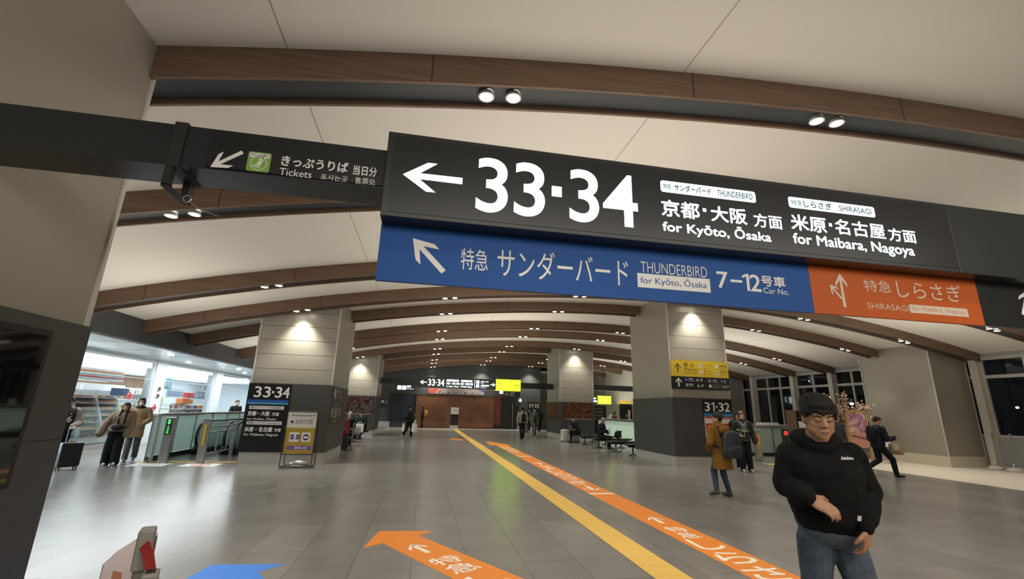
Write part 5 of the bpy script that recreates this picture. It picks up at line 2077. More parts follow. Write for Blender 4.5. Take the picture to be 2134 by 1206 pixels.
def left_group():
    # girl in front
    L = fl(229, 968)
    beige = cloth('beige_knit', (.27, .205, .15), .9)
    p = Body('leaning girl with long dark hair in a beige knit top and wide black trousers', L, (.35, -.94), 1.54, .009, SKIN, head_turn=-5, tilt=4,
             head=(-.045, .03, .915), neck=(-.03, .01, .82), shR=(.07, 0, .785), shL=(-.14, 0, .80), elR=(.17, -.03, .65), wrR=(.22, .0, .50), elL=(-.16, .0, .63), wrL=(-.13, .05, .50),
             anR=(.07, .02, .045), knR=(.065, .03, .28), anL=(-.06, .08, .05), knL=(-.05, .07, .29))
    p.skin_mesh()
    p.face_parts(HAIR_B)
    p.top(beige, .032, hem=.03, sleeve=1.12, bulk=1.06, amp=.008, arm=(.038, .036, .036), name='knit_top')
    p.trousers(cloth('wide_black_trousers', (.012, .012, .015)), (.066, .066, .064), amp=.006)
    p.shoes(mat('white_trainer', (.60, .58, .56), .6))
    p.hair_cap(HAIR_B, 'long')
    c = p.spine(.24) + p.f * .185
    g = empty('waist_bag', c, 'black waist bag across the front of the girl in the beige knit top', 'bag')
    mb = MB()
    M = Matrix((p.r, p.f, V((0, 0, 1)))).transposed()
    mb.ell(c, (.15, .05, .065), M).ell(c + p.f * .01 - V((0, 0, .02)), (.12, .05, .055), M)
    voxel('bag_body', mb.bm, cloth('black_bag', (.012, .012, .012), .6), g, .01, 3)
    MB().tube([c + p.r * .15, p.spine(.45) + p.r * .16 + p.f * .1, p.spine(.8) + p.r * .13 + p.f * .12], .008).tube([c - p.r * .14, p.spine(.3) - p.r * .19 + p.f * .06], .008).build('strap', M_BLACK, g)
    # girl behind with mask
    L = fl(243, 962)
    tan = cloth('camel_coat', (.33, .235, .13), .9)
    q = Body('girl with face mask and camel coat just behind the girl in the beige knit', (-7.62, 14.5), (.42, -.9), 1.66, .009, SKIN, head_turn=4,
             elR=(.15, .03, .63), wrR=(.12, .12, .52), elL=(-.165, .02, .65), wrL=(-.10, .13, .60), anR=(.06, .0, .045), anL=(-.05, -.10, .07))
    q.skin_mesh()
    q.face_parts(HAIR_B)
    q.mask(mat('mask_cream', (.66, .60, .52), .8))
    q.top(tan, .026, hem=-.48, flare=.012, bulk=1.05, name='coat', collar=.08)
    s = MB()
    for i in range(10):
        a = i * 2 * pi / 10
        s.ell(q.J['neck'] + (q.f * cos(a) + q.r * sin(a)) * .075 + V((0, 0, .02)), (.05, .05, .045), None, 12, 8)
    voxel('scarf', s.bm, cloth('dark_scarf', (.03, .02, .017)), q.root, .01, 3)
    q.trousers(cloth('grey_jeans', (.10, .115, .12)), (.052, .046, .042))
    q.shoes(mat('black_white_shoe', (.10, .10, .10), .6))
    q.hair_cap(HAIR_B, 'bob')
    # girl in the jersey, partly behind the near left column
    L = fl(112, 975)
    dk = cloth('dark_jersey', (.035, .030, .026), .8)
    g3 = Body('girl in a dark numbered jersey and grey jacket beside a black suitcase', (L.x - .1, L.y + .1, 0), (.62, -.78), 1.62, .009, SKIN, head_turn=-25,
              elL=(-.17, .0, .62), wrL=(-.10, .14, .58), elR=(.15, .02, .63), anR=(.06, .06, .045), anL=(-.06, -.12, .06), knL=(-.05, .0, .28))
    g3.skin_mesh({'L': (g3.f, V((0, 0, -1)), g3.r, .9)})
    g3.face_parts()
    j = g3.top(dk, .022, hem=-.05, sleeve=.3, bulk=1.03, name='jersey')
    mb = MB()
    for sd in 'RL':
        mb.cap(g3.spine(.85) - g3.f * .03, g3.J['sh' + sd], .075, .078)
        g3.limb(mb, ['sh' + sd, 'el' + sd, 'wr' + sd], [.040, .040, .036], .020)
    mb.cap(g3.spine(.85) - g3.f * .07, g3.spine(.15) - g3.f * .07, .13, .12)
    for q in (-1, 1):
        mb.cap(g3.J['shL' if q < 0 else 'shR'] - V((0, 0, .05)), g3.spine(.1) + g3.r * .16 * q, .07, .07)
    voxel('jacket', mb.bm, cloth('stone_jacket', (.30, .28, .25), .8), g3.root, .010, 4, .006)
    t = TX(V((g3.J['hip'].x, g3.J['hip'].y, 0)) , -g3.r, (0, 0, 1))
    t.text('86', -.09, .10, 1.03, 1.17, .02, 2)
    t.rect(-.075, .08, 1.20, 1.235)
    on_surface(j, t, 'number', M_LETTER, g3.root, -g3.f, .004)
    g3.trousers(cloth('black_trousers3', (.014, .014, .015)), (.058, .052, .046))
    g3.shoes(M_LETTER)
    g3.hair_cap(HAIR, 'short')
    c = fl(136, 978)
    suitcase('suitcase', 'black ribbed suitcase with wheels beside the girl in the numbered jersey', (c.x, c.y, 0), (.75, -.66), .40, .25, .60, mat('black_shell', (.014, .014, .015), .35), handle=.30)


def walkers():
    # walker with white bags, centre left
    L = fl(849, 912)
    p = Body('walker with dark rucksack and white plastic bags, left of the hall centre', L, (.55, .84), 1.70, .012, SKIN, knR=(.05, .12, .29), anR=(.05, .10, .05), knL=(-.05, .0, .27), anL=(-.05, -.20, .09))
    p.skin_mesh()
    p.top(cloth('dark_grey_hoodie', (.03, .032, .035)), .026, hem=-.02)
    p.trousers(cloth('black_trousers4', (.01, .01, .011)), (.058, .048, .040))
    p.shoes(mat('white_shoe', (.65, .65, .63), .6))
    p.hair_cap(HAIR, 'short')
    backpack('backpack', 'dark rucksack on the walker with white plastic bags', p.spine(.6) - p.f * .22, -p.f, .36, .46, .22, MATS['black_nylon'])
    wp = mat('white_plastic', (.70, .70, .66), .5)
    bag('plastic_bag', 'white plastic bag in the right hand of the walker with the dark rucksack', p.J['wrR'] - V((0, 0, .50)) + p.r * .10, p.r, .30, .16, .40, wp)
    bag('plastic_bag', 'white plastic bag in the left hand of the walker with the dark rucksack', p.J['wrL'] - V((0, 0, .50)) - p.r * .06, p.r, .26, .14, .40, wp)
    # far figure with yellow bag and suitcase
    L = fl(880, 889.5)
    p = Body('distant person in dark clothes with a yellow shoulder bag, before the timber lattice', (.02, 38.6), (-.9, .3), 1.66, .014, SKIN, anR=(.05, .05, .05), anL=(-.05, -.08, .05))
    p.skin_mesh()
    p.top(cloth('dark_olive', (.03, .027, .02)), .024, hem=-.1)
    p.trousers(cloth('dark_brown_trousers', (.025, .02, .016)))
    p.shoes(M_BLACK)
    p.hair_cap(HAIR, 'bob')
    c = p.spine(.6) - p.f * .26
    g = empty('shoulder_bag', c, 'yellow shoulder bag on the distant person by the timber lattice', 'bag')
    mb = MB()
    mb.ell(c, (.16, .16, .22)).ell(c - V((0, 0, .12)), (.18, .18, .14))
    voxel('bag_body', mb.bm, mat('ochre_canvas', (.42, .25, .05), .7), g, .014, 3)
    MB().tube([c + V((0, 0, .2)), p.spine(.95) - p.f * .03 + V((0, 0, .03))], .02).build('strap', MATS['ochre_canvas'], g)
    suitcase('suitcase', 'small pale suitcase with raised handle beside the distant person with the yellow bag', (-.62, 38.5, 0), (0, -1), .38, .24, .58, mat('pale_shell', (.45, .42, .38), .4), handle=.45)
    # couple right of centre
    L = fl(1088, 915)
    p = Body('walker in a pale grey jacket seen from behind, right of centre', L, (-.1, 1), 1.74, .012, SKIN, anR=(.05, .07, .05), anL=(-.05, -.06, .05), elL=(-.165, .0, .64), elR=(.165, .0, .64), wrR=(.16, .05, .50))
    p.skin_mesh()
    p.top(cloth('pale_grey_jacket', (.32, .32, .28)), .028, hem=.0, bulk=1.06)
    p.trousers(cloth('black_trousers5', (.012, .012, .013)), (.058, .046, .038))
    p.shoes(M_BLACK)
    p.hair_cap(HAIR, 'short')
    backpack('backpack', 'narrow black rucksack on the walker in the pale grey jacket', p.spine(.55) - p.f * .2, -p.f, .27, .50, .16, MATS['black_nylon'])
    bag('paper_bag', 'mauve paper bag hanging beside the walker in the pale grey jacket', p.J['wrR'] - V((0, 0, .52)) + p.r * .02, p.r, .18, .12, .40, mat('mauve_paper', (.14, .11, .13), .7))
    L = fl(1113, 907)
    p = Body('man in a long grey overcoat and white face mask walking towards the camera', L, (-.05, -1), 1.73, .012, SKIN, anR=(.05, .09, .05), anL=(-.05, -.08, .06))
    p.skin_mesh()
    p.top(cloth('grey_overcoat', (.15, .15, .14)), .028, hem=-.45, flare=.006, name='overcoat')
    v = MB()
    v.cap(p.spine(.92) + p.f * .075, p.spine(.55) + p.f * .135, .035, .012)
    v.build('shirt_front', M_LETTER, p.root, True)
    v = MB()
    v.cap(p.spine(.62) + p.f * .125, p.spine(-.1) + p.f * .125, .05, .07)
    v.build('waistcoat', cloth('dark_waistcoat', (.025, .024, .023)), p.root, True)
    p.trousers(cloth('grey_trousers', (.12, .12, .115)))
    p.shoes(M_BLACK)
    p.hair_cap(HAIR, 'short')
    p.mask()
    bag('briefcase', 'dark briefcase in the hand of the man in the grey overcoat', p.J['wrL'] - V((0, 0, .50)) - p.r * .02, p.r, .38, .10, .32, M_BLACK)
    # two at the far right column
    for x, y, f, lab, hs in ((8.65, 37.6, (.05, -1), 'distant person in black, facing the hall, beside the far right column', 1.68), (9.25, 36.4, (-.3, 1), 'distant person in black, seen from behind at the edge of the far right column', 1.76)):
        p = Body(lab, (x, y), f, hs, .014, SKIN, anR=(.05, .06, .05), anL=(-.05, -.08, .05))
        p.skin_mesh()
        p.top(M_CL_BLACK, .024, hem=-.14)
        p.trousers(M_CL_BLACK)
        p.shoes(M_BLACK)
        p.hair_cap(HAIR, 'bob')
    # figures behind the information counter
    p = Body('attendant in a red jacket behind the information counter', (13.0, 30.2), (.9, -.4), 1.66, .014, SKIN)
    p.skin_mesh()
    p.top(cloth('red_jacket', (.20, .035, .02)), .026)
    p.trousers(M_CL_BLACK)
    p.shoes(M_BLACK)
    p.hair_cap(HAIR, 'short')
    p = Body('distant person in dark clothes behind the information counter, right of the red jacket', (14.3, 31.2), (-.2, -1), 1.55, .014, SKIN)
    p.skin_mesh()
    p.top(M_CL_BLACK, .022)
    p.trousers(M_CL_BLACK)
    p.shoes(M_BLACK)
    p.hair_cap(HAIR, 'short')
    # person behind the hooded man
    p = Body('person in dark clothes by the blossom display, mostly hidden behind the man in black', (15.1, 14.9), (.3, .95), 1.72, .011, SKIN)
    p.skin_mesh()
    p.top(cloth('slate_coat', (.05, .05, .055)), .026, hem=-.2)
    p.trousers(M_CL_BLACK)
    p.shoes(M_BLACK)
    p.hair_cap(HAIR, 'short')
    # shopper beyond the glass rail, left
    p = Body('shopper in black behind the glass rail, at the left edge of the left column', (-8.6, 23.8), (.8, -.6), 1.70, .013, SKIN, lean=.1)
    p.skin_mesh()
    p.top(M_CL_BLACK, .026)
    p.trousers(M_CL_BLACK)
    p.shoes(M_BLACK)
    p.hair_cap(HAIR, 'short')


M_CL_BLACK = cloth('plain_black_cloth', (.014, .014, .015))


def sit(label, seat, f, H, vox, topm, legm, skin=SKIN, lean=.12, tilt=20, **o):
    """seated figure: seat is the point on the seat under the hips"""
    k = .455 / H
    j = dict(hip=(0, .02, k + .055), neck=(0, .02 + lean, k + .36), head=(0, .05 + lean * 1.25, k + .455),
             shR=(.11, .02 + lean * .95, k + .33), shL=(-.11, .02 + lean * .95, k + .33), elR=(.145, .06 + lean * .6, k + .175), elL=(-.145, .06 + lean * .6, k + .175),
             wrR=(.07, .22, k + .13), wrL=(-.07, .22, k + .13), hiR=(.055, .02, k + .045), hiL=(-.055, .02, k + .045),
             knR=(.065, .26, k + .03), knL=(-.065, .26, k + .03), anR=(.065, .27, .045), anL=(-.065, .25, .045))
    j.update(o)
    p = Body(label, seat, f, H, vox, skin, tilt=tilt, **j)
    p.skin_mesh({'R': (p.f * .9 - p.r * .2, V((0, 0, -1)), -p.r, .5), 'L': (p.f * .9 + p.r * .2, V((0, 0, -1)), p.r, .5)})
    p.top(topm, .026, hem=.02, amp=.006)
    p.trousers(legm, (.056, .044, .036))
    p.shoes(M_BLACK)
    return p


def seated():
    p = sit('seated person typing on a laptop by the far right column', (8.40, 24.45), (-.93, -.37), 1.70, .012, cloth('black_puffer', (.018, .019, .02), .5), M_CL_BLACK, tilt=35, lean=.16)
    p.hair_cap(HAIR, 'short')
    c = (p.J['wrR'] + p.J['wrL']) / 2 + p.f * .06 - V((0, 0, .035))
    g = empty('laptop', c, 'open grey laptop on the knees of the person by the far right column', 'laptop')
    M = Matrix.Translation(c) @ Matrix((p.r, p.f, V((0, 0, 1)))).transposed().to_4x4()
    MB().box(-.17, .17, -.11, .11, -.01, .008, M=M).build('keyboard_base', M_ALU, g)
    M2 = M @ Matrix.Translation((0, .11, 0)) @ Matrix.Rotation(-.35, 4, 'X')
    MB().box(-.17, .17, 0, .012, 0, .23, M=M2).build('screen_lid', mat('grey_lid', (.12, .12, .12), .4, .5), g)
    suitcase('suitcase', 'white suitcase standing on the floor left of the person with the laptop', (7.66, 24.6, 0), (.2, -1), .42, .26, .64, mat('white_shell', (.62, .60, .54), .35), handle=.0)
    g = backpack('backpack', 'grey rucksack slumped at the feet of the person with the laptop', (8.08, 23.98, .19), (.2, -1), .40, .36, .26, cloth('grey_nylon', (.09, .09, .095), .6))
    p = sit('elderly man in a navy jacket seated on the bench, looking at a phone', (8.15, 20.75), (.70, -.71), 1.70, .011, cloth('navy_jacket', (.018, .022, .038)), cloth('charcoal_trousers', (.03, .03, .032)), tilt=20, lean=.05,
            wrR=(.05, .24, .46), elR=(.15, .10, .42))
    p.hair_cap(HAIR_G, 'short')
    c = p.J['wrR'] + p.f * .10 + V((0, 0, .05))
    g = empty('phone', c, 'phone in the hand of the elderly man on the bench', 'phone')
    M = Matrix.Translation(c) @ Matrix((p.r, p.f, V((0, 0, 1)))).transposed().to_4x4() @ Matrix.Rotation(.5, 4, 'X')
    MB().box(-.038, .038, -.006, .006, -.075, .075, M=M).build('phone_body', mat('phone_grey', (.2, .2, .2), .3), g)
    c = V((9.15, 21.0, .435))
    g = empty('tote_bag', c, 'dark green tote bag standing on the bench beside the elderly man', 'bag')
    mb = MB()
    mb.ell(c + V((0, 0, .17)), (.18, .12, .17)).ell(c + V((0, 0, .10)), (.19, .13, .10)).ell(c + V((.1, 0, .30)), (.12, .06, .05))
    voxel('bag_body', mb.bm, cloth('dark_green', (.018, .03, .02)), g, .014, 3, .012, 9)
    MB().tube([c + V((-.09, 0, .3)), c + V((-.03, 0, .40)), c + V((.05, 0, .31))], .01).build('handle', MATS['dark_green'], g)
    # left benches
    p = sit('seated person in a dark green coat on the left benches, hands held together', (-2.85, 24.65), (-.45, -.9), 1.66, .012, cloth('bottle_green', (.012, .026, .024)), M_CL_BLACK, tilt=30, lean=.12, wrR=(.03, .20, .44), wrL=(-.03, .20, .44))
    p.hair_cap(HAIR_B, 'short')
    c = V((*(p.J['hip'] + p.f * .26).xy, p.J['hip'].z + .005))
    g = empty('handbag', c, 'beige handbag on the knees of the person in the dark green coat', 'bag')
    mb = MB()
    mb.ell(c + V((0, 0, .09)), (.17, .09, .09)).ell(c + V((0, 0, .05)), (.18, .10, .055))
    voxel('bag_body', mb.bm, mat('beige_canvas', (.34, .27, .14), .8), g, .012, 3)
    p = sit('seated person with head bowed in dark clothes, beyond the red rucksack', (-3.05, 20.45), (.35, -.93), 1.70, .012, cloth('dark_olive_coat', (.025, .024, .02)), M_CL_BLACK, tilt=35, lean=.16)
    p.hair_cap(HAIR_G, 'cap', 'cap')
    q = backpack('backpack', 'red rucksack on top of the luggage by the left column', (-2.84, 18.35, .80), (.1, -1), .44, .60, .30, mat('red_nylon', (.26, .03, .035), .5, bump=.2, bscale=20))
    suitcase('suitcase', 'black suitcase with silver handle under the red rucksack', (-2.84, 18.3, 0), (.1, -1), .48, .28, .50, mat('black_case', (.02, .02, .02), .5), handle=.0)
    g = empty('luggage_cart', (-2.58, 18.35, 0), 'silver luggage trolley frame to the right of the red rucksack', 'trolley')
    MB().tube([(-2.52, 18.45, .05), (-2.50, 18.45, .90), (-2.50, 18.60, .94)], .018).tube([(-2.52, 18.05, .05), (-2.52, 18.75, .05)], .018).build('frame', M_ALU, g)
    for y in (18.1, 18.7):
        MB().disc((-2.54, y, .045), .045, (1, 0, 0), .03).build('wheel', M_RUBBER, g)
    bag('shopping_bag', 'white shopping bag standing on the left bench', (-2.78, 22.45, .435), (.2, -1), .34, .18, .36, M_WHITE)
    c = V((-2.85, 20.75, .435))
    bag('shopping_bag', 'grey plastic bag on the left bench in front of the white shopping bag', (-2.62, 20.62, .435), (.1, -1), .24, .16, .30, mat('grey_plastic', (.42, .42, .44), .5))


hoodie_man()
mustard_person()
jacket_boy()
suit_man()
left_group()
walkers()
seated()


# ------------------------------------------------------------------ rails and escalators
def rail(name, label, pts, hgt, n_each, kick=.12):
    """glass balustrade along straight runs: top rail, posts, panes"""
    g = empty(name, (*pts[0], 0), label, 'railing')
    top, posts_, kb = MB(), MB(), MB()
    for (x0, y0), (x1, y1), n in zip(pts, pts[1:], n_each):
        a, b = V((x0, y0, 0)), V((x1, y1, 0))
        d = (b - a).normalized()
        s = V((-d.y, d.x, 0))
        z = V((0, 0, 1))
        top.prism([a + s * .04 + z * (hgt - .07), a - s * .04 + z * (hgt - .07), a - s * .04 + z * hgt, a + s * .04 + z * hgt], b - a)
        kb.prism([a + s * .03, a - s * .03, a - s * .03 + z * kick, a + s * .03 + z * kick], b - a)
        for i in range(n + 1):
            c = a.lerp(b, i / n)
            k = MB()
            k.prism([c + s * .03 - d * .022, c - s * .03 - d * .022, c - s * .03 + d * .022, c + s * .03 + d * .022], z * (hgt - .07))
            k.build('post', M_ALU, g)
            if i < n:
                e = a.lerp(b, (i + 1) / n)
                q = MB()
                q.prism([c + d * .03 + z * (kick + .01), e - d * .03 + z * (kick + .01), e - d * .03 + z * (hgt - .08), c + d * .03 + z * (hgt - .08)], s * .012)
                q.build('glass_pane', M_RAILG, g)
    top.build('top_rail', M_ALU, g)
    kb.build('kick_plate', M_BLK_G, g)
    return g


def escalator(label, x0, x1, y0, yd, ye):
    """level landing from y0, steps drop from yd to ye into the well"""
    g = empty('escalator', ((x0 + x1) / 2, y0, 0), label, 'escalator')
    sl = -.55
    for sd, x in (('l', x0), ('r', x1)):
        # handrail loop
        P = []
        for i in range(9):
            a = -pi / 2 - pi * i / 8
            P.append((x, y0 + .42 * cos(a) + .10, .56 + .42 * sin(a)))
        P = [(x, y0 + .6, .14)] + P
        for i in range(1, 7):
            P.append((x, y0 + .1 + (yd - y0) * i / 6, .98))
        for i in range(1, 9):
            y = yd + (ye - yd) * i / 8
            P.append((x, y, .98 + sl * (y - yd) * min(1, i / 2)))
        MB().strip(P, .075, .05, (1, 0, 0)).build('handrail', M_RUBBER, g, True)
        gl = MB()
        inner = [(p[1], p[2]) for p in P[1:]]
        rings = []
        for y, z in inner[8:]:
            lo = .10 if y < yd else .10 + sl * (y - yd)
            rings.append((y, z - .05, lo))
        for (ya, za, la), (yb_, zb_, lb) in zip(rings, rings[1:]):
            gl.prism([(x - .006, ya, la), (x - .006, yb_, lb), (x - .006, yb_, zb_), (x - .006, ya, za)], (.012, 0, 0))
        pts = [(x - .006, y0 + .1, .12)] + [(x - .006, p[0] + (.04 if p[0] < y0 + .1 else 0), p[1]) for p in inner[:9]]
        gl.prism(pts, (.012, 0, 0))
        gl.build('glass_balustrade', M_RAILG, g)
        sk = MB()
        sk.box(x - .10, x + .10, y0 - .25, yd, 0, .15)
        sk.prism([(x - .10, yd, .15), (x - .10, ye, .15 + sl * (ye - yd)), (x - .10, ye, sl * (ye - yd) - .3), (x - .10, yd, 0)], (.20, 0, 0))
        sk.build('skirt_panel', M_BLACK, g)
        MB().ell((x, y0 - .12, .14), (.10, .24, .15)).build('newel_base', M_RUBBER, g, True)
    MB().box(x0 + .1, x1 - .1, y0 - .1, 19.5, 0, .012).build('comb_plate', M_ALU, g)
    st = MB()
    y, z = 19.62, 0.
    while y < ye - .3:
        st.box(x0 + .1, x1 - .1, y, y + .40, z - .22 - .02, z - .02)
        y += .4
        z -= .22
    st.build('steps', mat('ribbed_step', (.10, .10, .10), .4, .6), g)


def board_post(name, label, x, y, w, h, m, led=None):
    g = empty(name, (x, y, 0), label, 'post')
    MB().box(x - w / 2, x + w / 2, y - .06, y + .06, 0, h, bev=.012).build('post_body', m, g)
    return g


def rails_and_escalators():
    rail('glass_railing', 'frosted glass railing with grey top rail round the left escalators', [(-6.95, 14.2), (-7.2, 14.45), (-7.2, 30.0)], 1.24, [1, 13])
    escalator('left escalator nearest the glass railing, going down away from the camera', -6.85, -6.05, 16.6, 19.6, 26.0)
    escalator('left escalator beside the left column, going down away from the camera', -5.78, -5.05, 16.6, 19.6, 26.0)
    # lit green direction post
    a = at(*zoomer(150, 680, 4.308)(690, 1190), 14.1)
    g = board_post('direction_post', 'grey post with a lit green down arrow by the left glass railing', -6.62, 14.1, .20, 1.16, M_ALU)
    MB().box(-6.69, -6.55, 14.03, 14.045, .72, 1.12).build('display_glass', M_BLACK, g)
    t = face_tx(14.028)
    t.poly([(-6.66, 1.10), (-6.58, 1.10), (-6.60, 1.06), (-6.64, 1.06)])
    t.arrow(-6.62, 1.03, .10, 270, .2, .36, .4)
    for i, ch in enumerate('すくだり'):
        t.text(ch, -6.65, -6.59, .90 - i * .052, .94 - i * .052, .01, 2)
    t.build('green_display', M_GREEN, g)
    g = empty('barrier', (-5.95, 14.3, 0), 'steel post-and-rail barrier between the two left escalators', 'barrier')
    MB().box(-5.84, -5.66, 14.1, 14.22, 0, 1.15, bev=.01).build('post', M_ALU, g)
    MB().box(-5.78, -5.72, 14.09, 14.098, .45, 1.0).build('yellow_sticker', M_YEL, g)
    MB().box(-5.80, -5.70, 16.12, 16.2, 0, 1.0).build('post', M_ALU, g)
    for z in (.92, .78, .2):
        MB().tube([(-5.75, 14.2, z), (-5.75, 16.15, z)], .02).build('rail_bar', M_ALU, g)
    for y in (15.0, 15.7):
        MB().tube([(-5.75, y, .2), (-5.75, y, .9)], .016).build('upright', M_ALU, g)
    # right side
    rail('glass_railing', 'frosted glass railing round the right escalator, below the window wall', [(13.75, 26.0), (13.75, 17.9), (17.2, 17.9)], 1.24, [5, 3])
    escalator('right escalator behind the frosted glass railing', 14.75, 16.45, 18.6, 19.6, 26.0)
    g = board_post('barrier_post', 'grey post with a yellow sticker beside the boy in the banded jacket', 12.55, 15.9, .26, 1.14, M_ALU)
    MB().box(12.50, 12.60, 15.825, 15.838, .55, .95).build('yellow_sticker', M_YEL, g)
    g = board_post('direction_post', 'dark post with a red no-entry light in front of the right glass railing', 14.55, 16.8, .24, 1.14, M_BLK_G)
    t = face_tx(16.735)
    t.ring(14.55, .98, .085, .055).rect(14.50, 14.60, .97, .99)
    t.build('red_display', M_RED, g)
    g = empty('notice_board', (14.6, 17.9, 1.24), 'white board lying along the top of the right glass railing', 'board')
    MB().prism([(14.15, 17.9, 1.242), (15.35, 17.9, 1.242), (15.25, 17.9, 1.36), (14.25, 17.9, 1.36)], (0, .03, 0)).build('board', M_WHITE, g)
    # poster stand in front of the left column
    g = empty('poster_stand', (-3.1, 13.3, 0), 'A-frame poster stand with yellow and white poster in front of the left column', 'poster stand')
    f = MB()
    for x in (-3.50, -2.74):
        f.tube([(x, 13.28, 1.40), (x - .01, 13.22, .02)], .012).tube([(x, 13.30, 1.40), (x, 13.62, .02)], .012).tube([(x - .01, 13.22, .02), (x, 13.62, .02)], .012)
    f.tube([(-3.5, 13.28, 1.40), (-2.74, 13.28, 1.40)], .014).tube([(-3.5, 13.24, .33), (-2.74, 13.24, .33)], .012).tube([(-3.5, 13.22, .02), (-2.74, 13.22, .02)], .012).tube([(-3.5, 13.62, .02), (-2.74, 13.62, .02)], .012)
    f.build('frame', M_BLK_G, g)
    MB().box(-3.48, -2.76, 13.262, 13.272, .35, 1.385).build('poster', mat('poster_white', (.70, .67, .60), .5), g)
    t = face_tx(13.2605)
    t.rect(-3.48, -2.76, .35, .99)
    t.build('yellow_field', mat('mustard_print', (.42, .28, .035), .5), g)
    t = face_tx(13.2595)
    t.rect(-3.38, -3.14, .64, .88, .02).rect(-3.08, -2.86, .64, .88, .02)
    t.build('white_squares', mat('print_white', (.72, .70, .66), .5), g)
    t = face_tx(13.2595)
    t.poly([(-3.44, .49), (-3.34, .56), (-3.34, .54), (-2.80, .54), (-2.80, .44), (-3.34, .44), (-3.34, .42)])
    t.build('purple_arrow', mat('purple_print', (.15, .10, .35), .5), g)
    t = face_tx(13.2585)
    t.text('店内入口', -3.22, -2.92, .46, .525, .02, 2)
    t.build('arrow_lettering', M_LETTER, g)
    t = face_tx(13.2585)
    for x in (-3.36, -3.22):
        t.rect(x, x + .10, .70, .74).rect(x + .01, x + .09, .75, .82)
    t.ring(-2.97, .76, .075, .055).rect(-3.0, -2.94, .78, .83).rect(-3.02, -2.92, .68, .72)
    t.text('おみやげ処', -3.28, -2.84, 1.08, 1.22, .004, 2)
    for k in range(8):
        t.rect(-3.38 + k * .075, -3.33 + k * .075, 1.29, 1.315)
    t.circ(-3.36, 1.14, .04)
    t.build('print', mat('indigo_print', (.07, .06, .20), .5), g)
    g2 = empty('stand_weight', (-3.1, 13.45, 0), 'silver water weight under the poster stand', 'weight')
    MB().ell((-3.1, 13.45, .09), (.24, .12, .085)).box(-3.24, -2.96, 13.3, 13.38, .03, .05).build('weight_body', M_ALU, g2, True)


def belt_posts():
    D = zoomer(0, 980, 3.952)
    y = 3.0
    for i, (x, yy, h, lab) in enumerate(((-1.43, 3.05, .92, 'taller grey belt post with a red belt at the bottom left edge'), (-1.315, 2.92, .745, 'shorter grey belt post right of the red belt, with an open top'))):
        g = empty('belt_post', (x, yy, 0), lab, 'barrier post')
        M = Matrix.Translation((x, yy, 0)) @ Matrix.Rotation(.35, 4, 'Z')
        w, d = .036, .055
        MB().box(-w, w, -d, d, h - .20, h, M=M, bev=.010).build('belt_housing', mat('stone_grey_plastic', (.25, .235, .205), .5), g)
        c = MB()
        c.box(-w - .008, w + .008, d - .03, d + .012, h - .16, h - .055, M=M, bev=.004)
        c.build('belt_clip', mat('taupe_plastic', (.12, .105, .09), .5), g)
        if i:
            MB().box(-.022, .022, -.03, .03, h - .004, h + .002, M=M).build('socket', M_BLACK, g)
        MB().tube([M @ V((0, 0, .02)), M @ V((0, 0, h - .19))], .030, 16).build('pole', MATS['stone_grey_plastic'], g, True)
        MB().disc((x, yy, .0), .08, (0, 0, 1), .02, 28).build('base', M_BLACK, g)
        if not i:
            b = MB()
            b.strip([(-1.405, 2.99, .855), (-1.37, 2.97, .82), (-1.335, 2.955, .735), (-1.32, 2.95, .66)], .012, .05, (0, 1, .0))
            b.build('belt', mat('red_belt', (.30, .025, .02), .6), g)
    # see-through panel put in for a blurred orange ghost behind the posts
    g = empty('ghost_board', (-1.6, 3.3, 0), 'pale pink and orange ghost shown as a see-through board behind the taller belt post', 'board')
    M = Matrix.Translation((-1.66, 3.42, 0)) @ Matrix.Rotation(.5, 4, 'Z')
    MB().prism([M @ V(q) for q in ((-.14, 0, .03), (.12, 0, .03), (.10, 0, .80), (.02, 0, .79), (-.08, 0, .72), (-.13, 0, .66))], (0, .012, 0)).build('panel', glass('pale_pink_ghost', (1, .93, .90), .04, .42, (.80, .58, .50)), g)
    MB().prism([M @ V(q) for q in ((-.095, -.003, .10), (-.045, -.003, .10), (-.03, -.003, .60), (-.075, -.003, .62))], (0, .002, 0)).build('orange_strip', glass('orange_ghost', (1, .8, .65), .04, .6, (.90, .45, .25)), g)
    MB().box(-.12, .24, -.06, .07, 0, .03, M=M).build('foot', MATS['stone_grey_plastic'], g)


# ------------------------------------------------------------------ benches
def bench(label, x0, x1, y, group):
    g = empty('bench', ((x0 + x1) / 2, y, 0), label, 'bench', group)
    n = 3
    w = (x1 - x0) / n
    for i in range(n):
        MB().box(x0 + i * w + .02, x0 + (i + 1) * w - .02, y - .26, y + .26, .375, .435, bev=.02).build('seat', mat('black_seat_pad', (.018, .018, .019), .38), g)
    MB().box(x0 + .1, x1 - .1, y - .04, y + .04, .31, .37).build('beam', M_BLK_G, g)
    for x in (x0 + .3, x1 - .5):
        k = MB()
        k.tube([(x, y, .05), (x, y, .33)], .030, 10)
        k.strip([(x - .02, y - .24, .022), (x, y - .1, .05), (x, y + .1, .05), (x + .02, y + .24, .022)], .05, .03, (1, 0, 0))
        k.strip([(x - .18, y, .022), (x, y, .045), (x + .18, y, .022)], .05, .03, (0, 1, 0))
        k.build('leg', M_BLK_G, g, True)
    for i in (1, 2):
        x = x0 + i * w
        MB().tube([(x, y - .16, .40), (x, y - .16, .50), (x, y + .16, .50), (x, y + .16, .40)], .016).build('armrest', M_BLK_G, g, True)


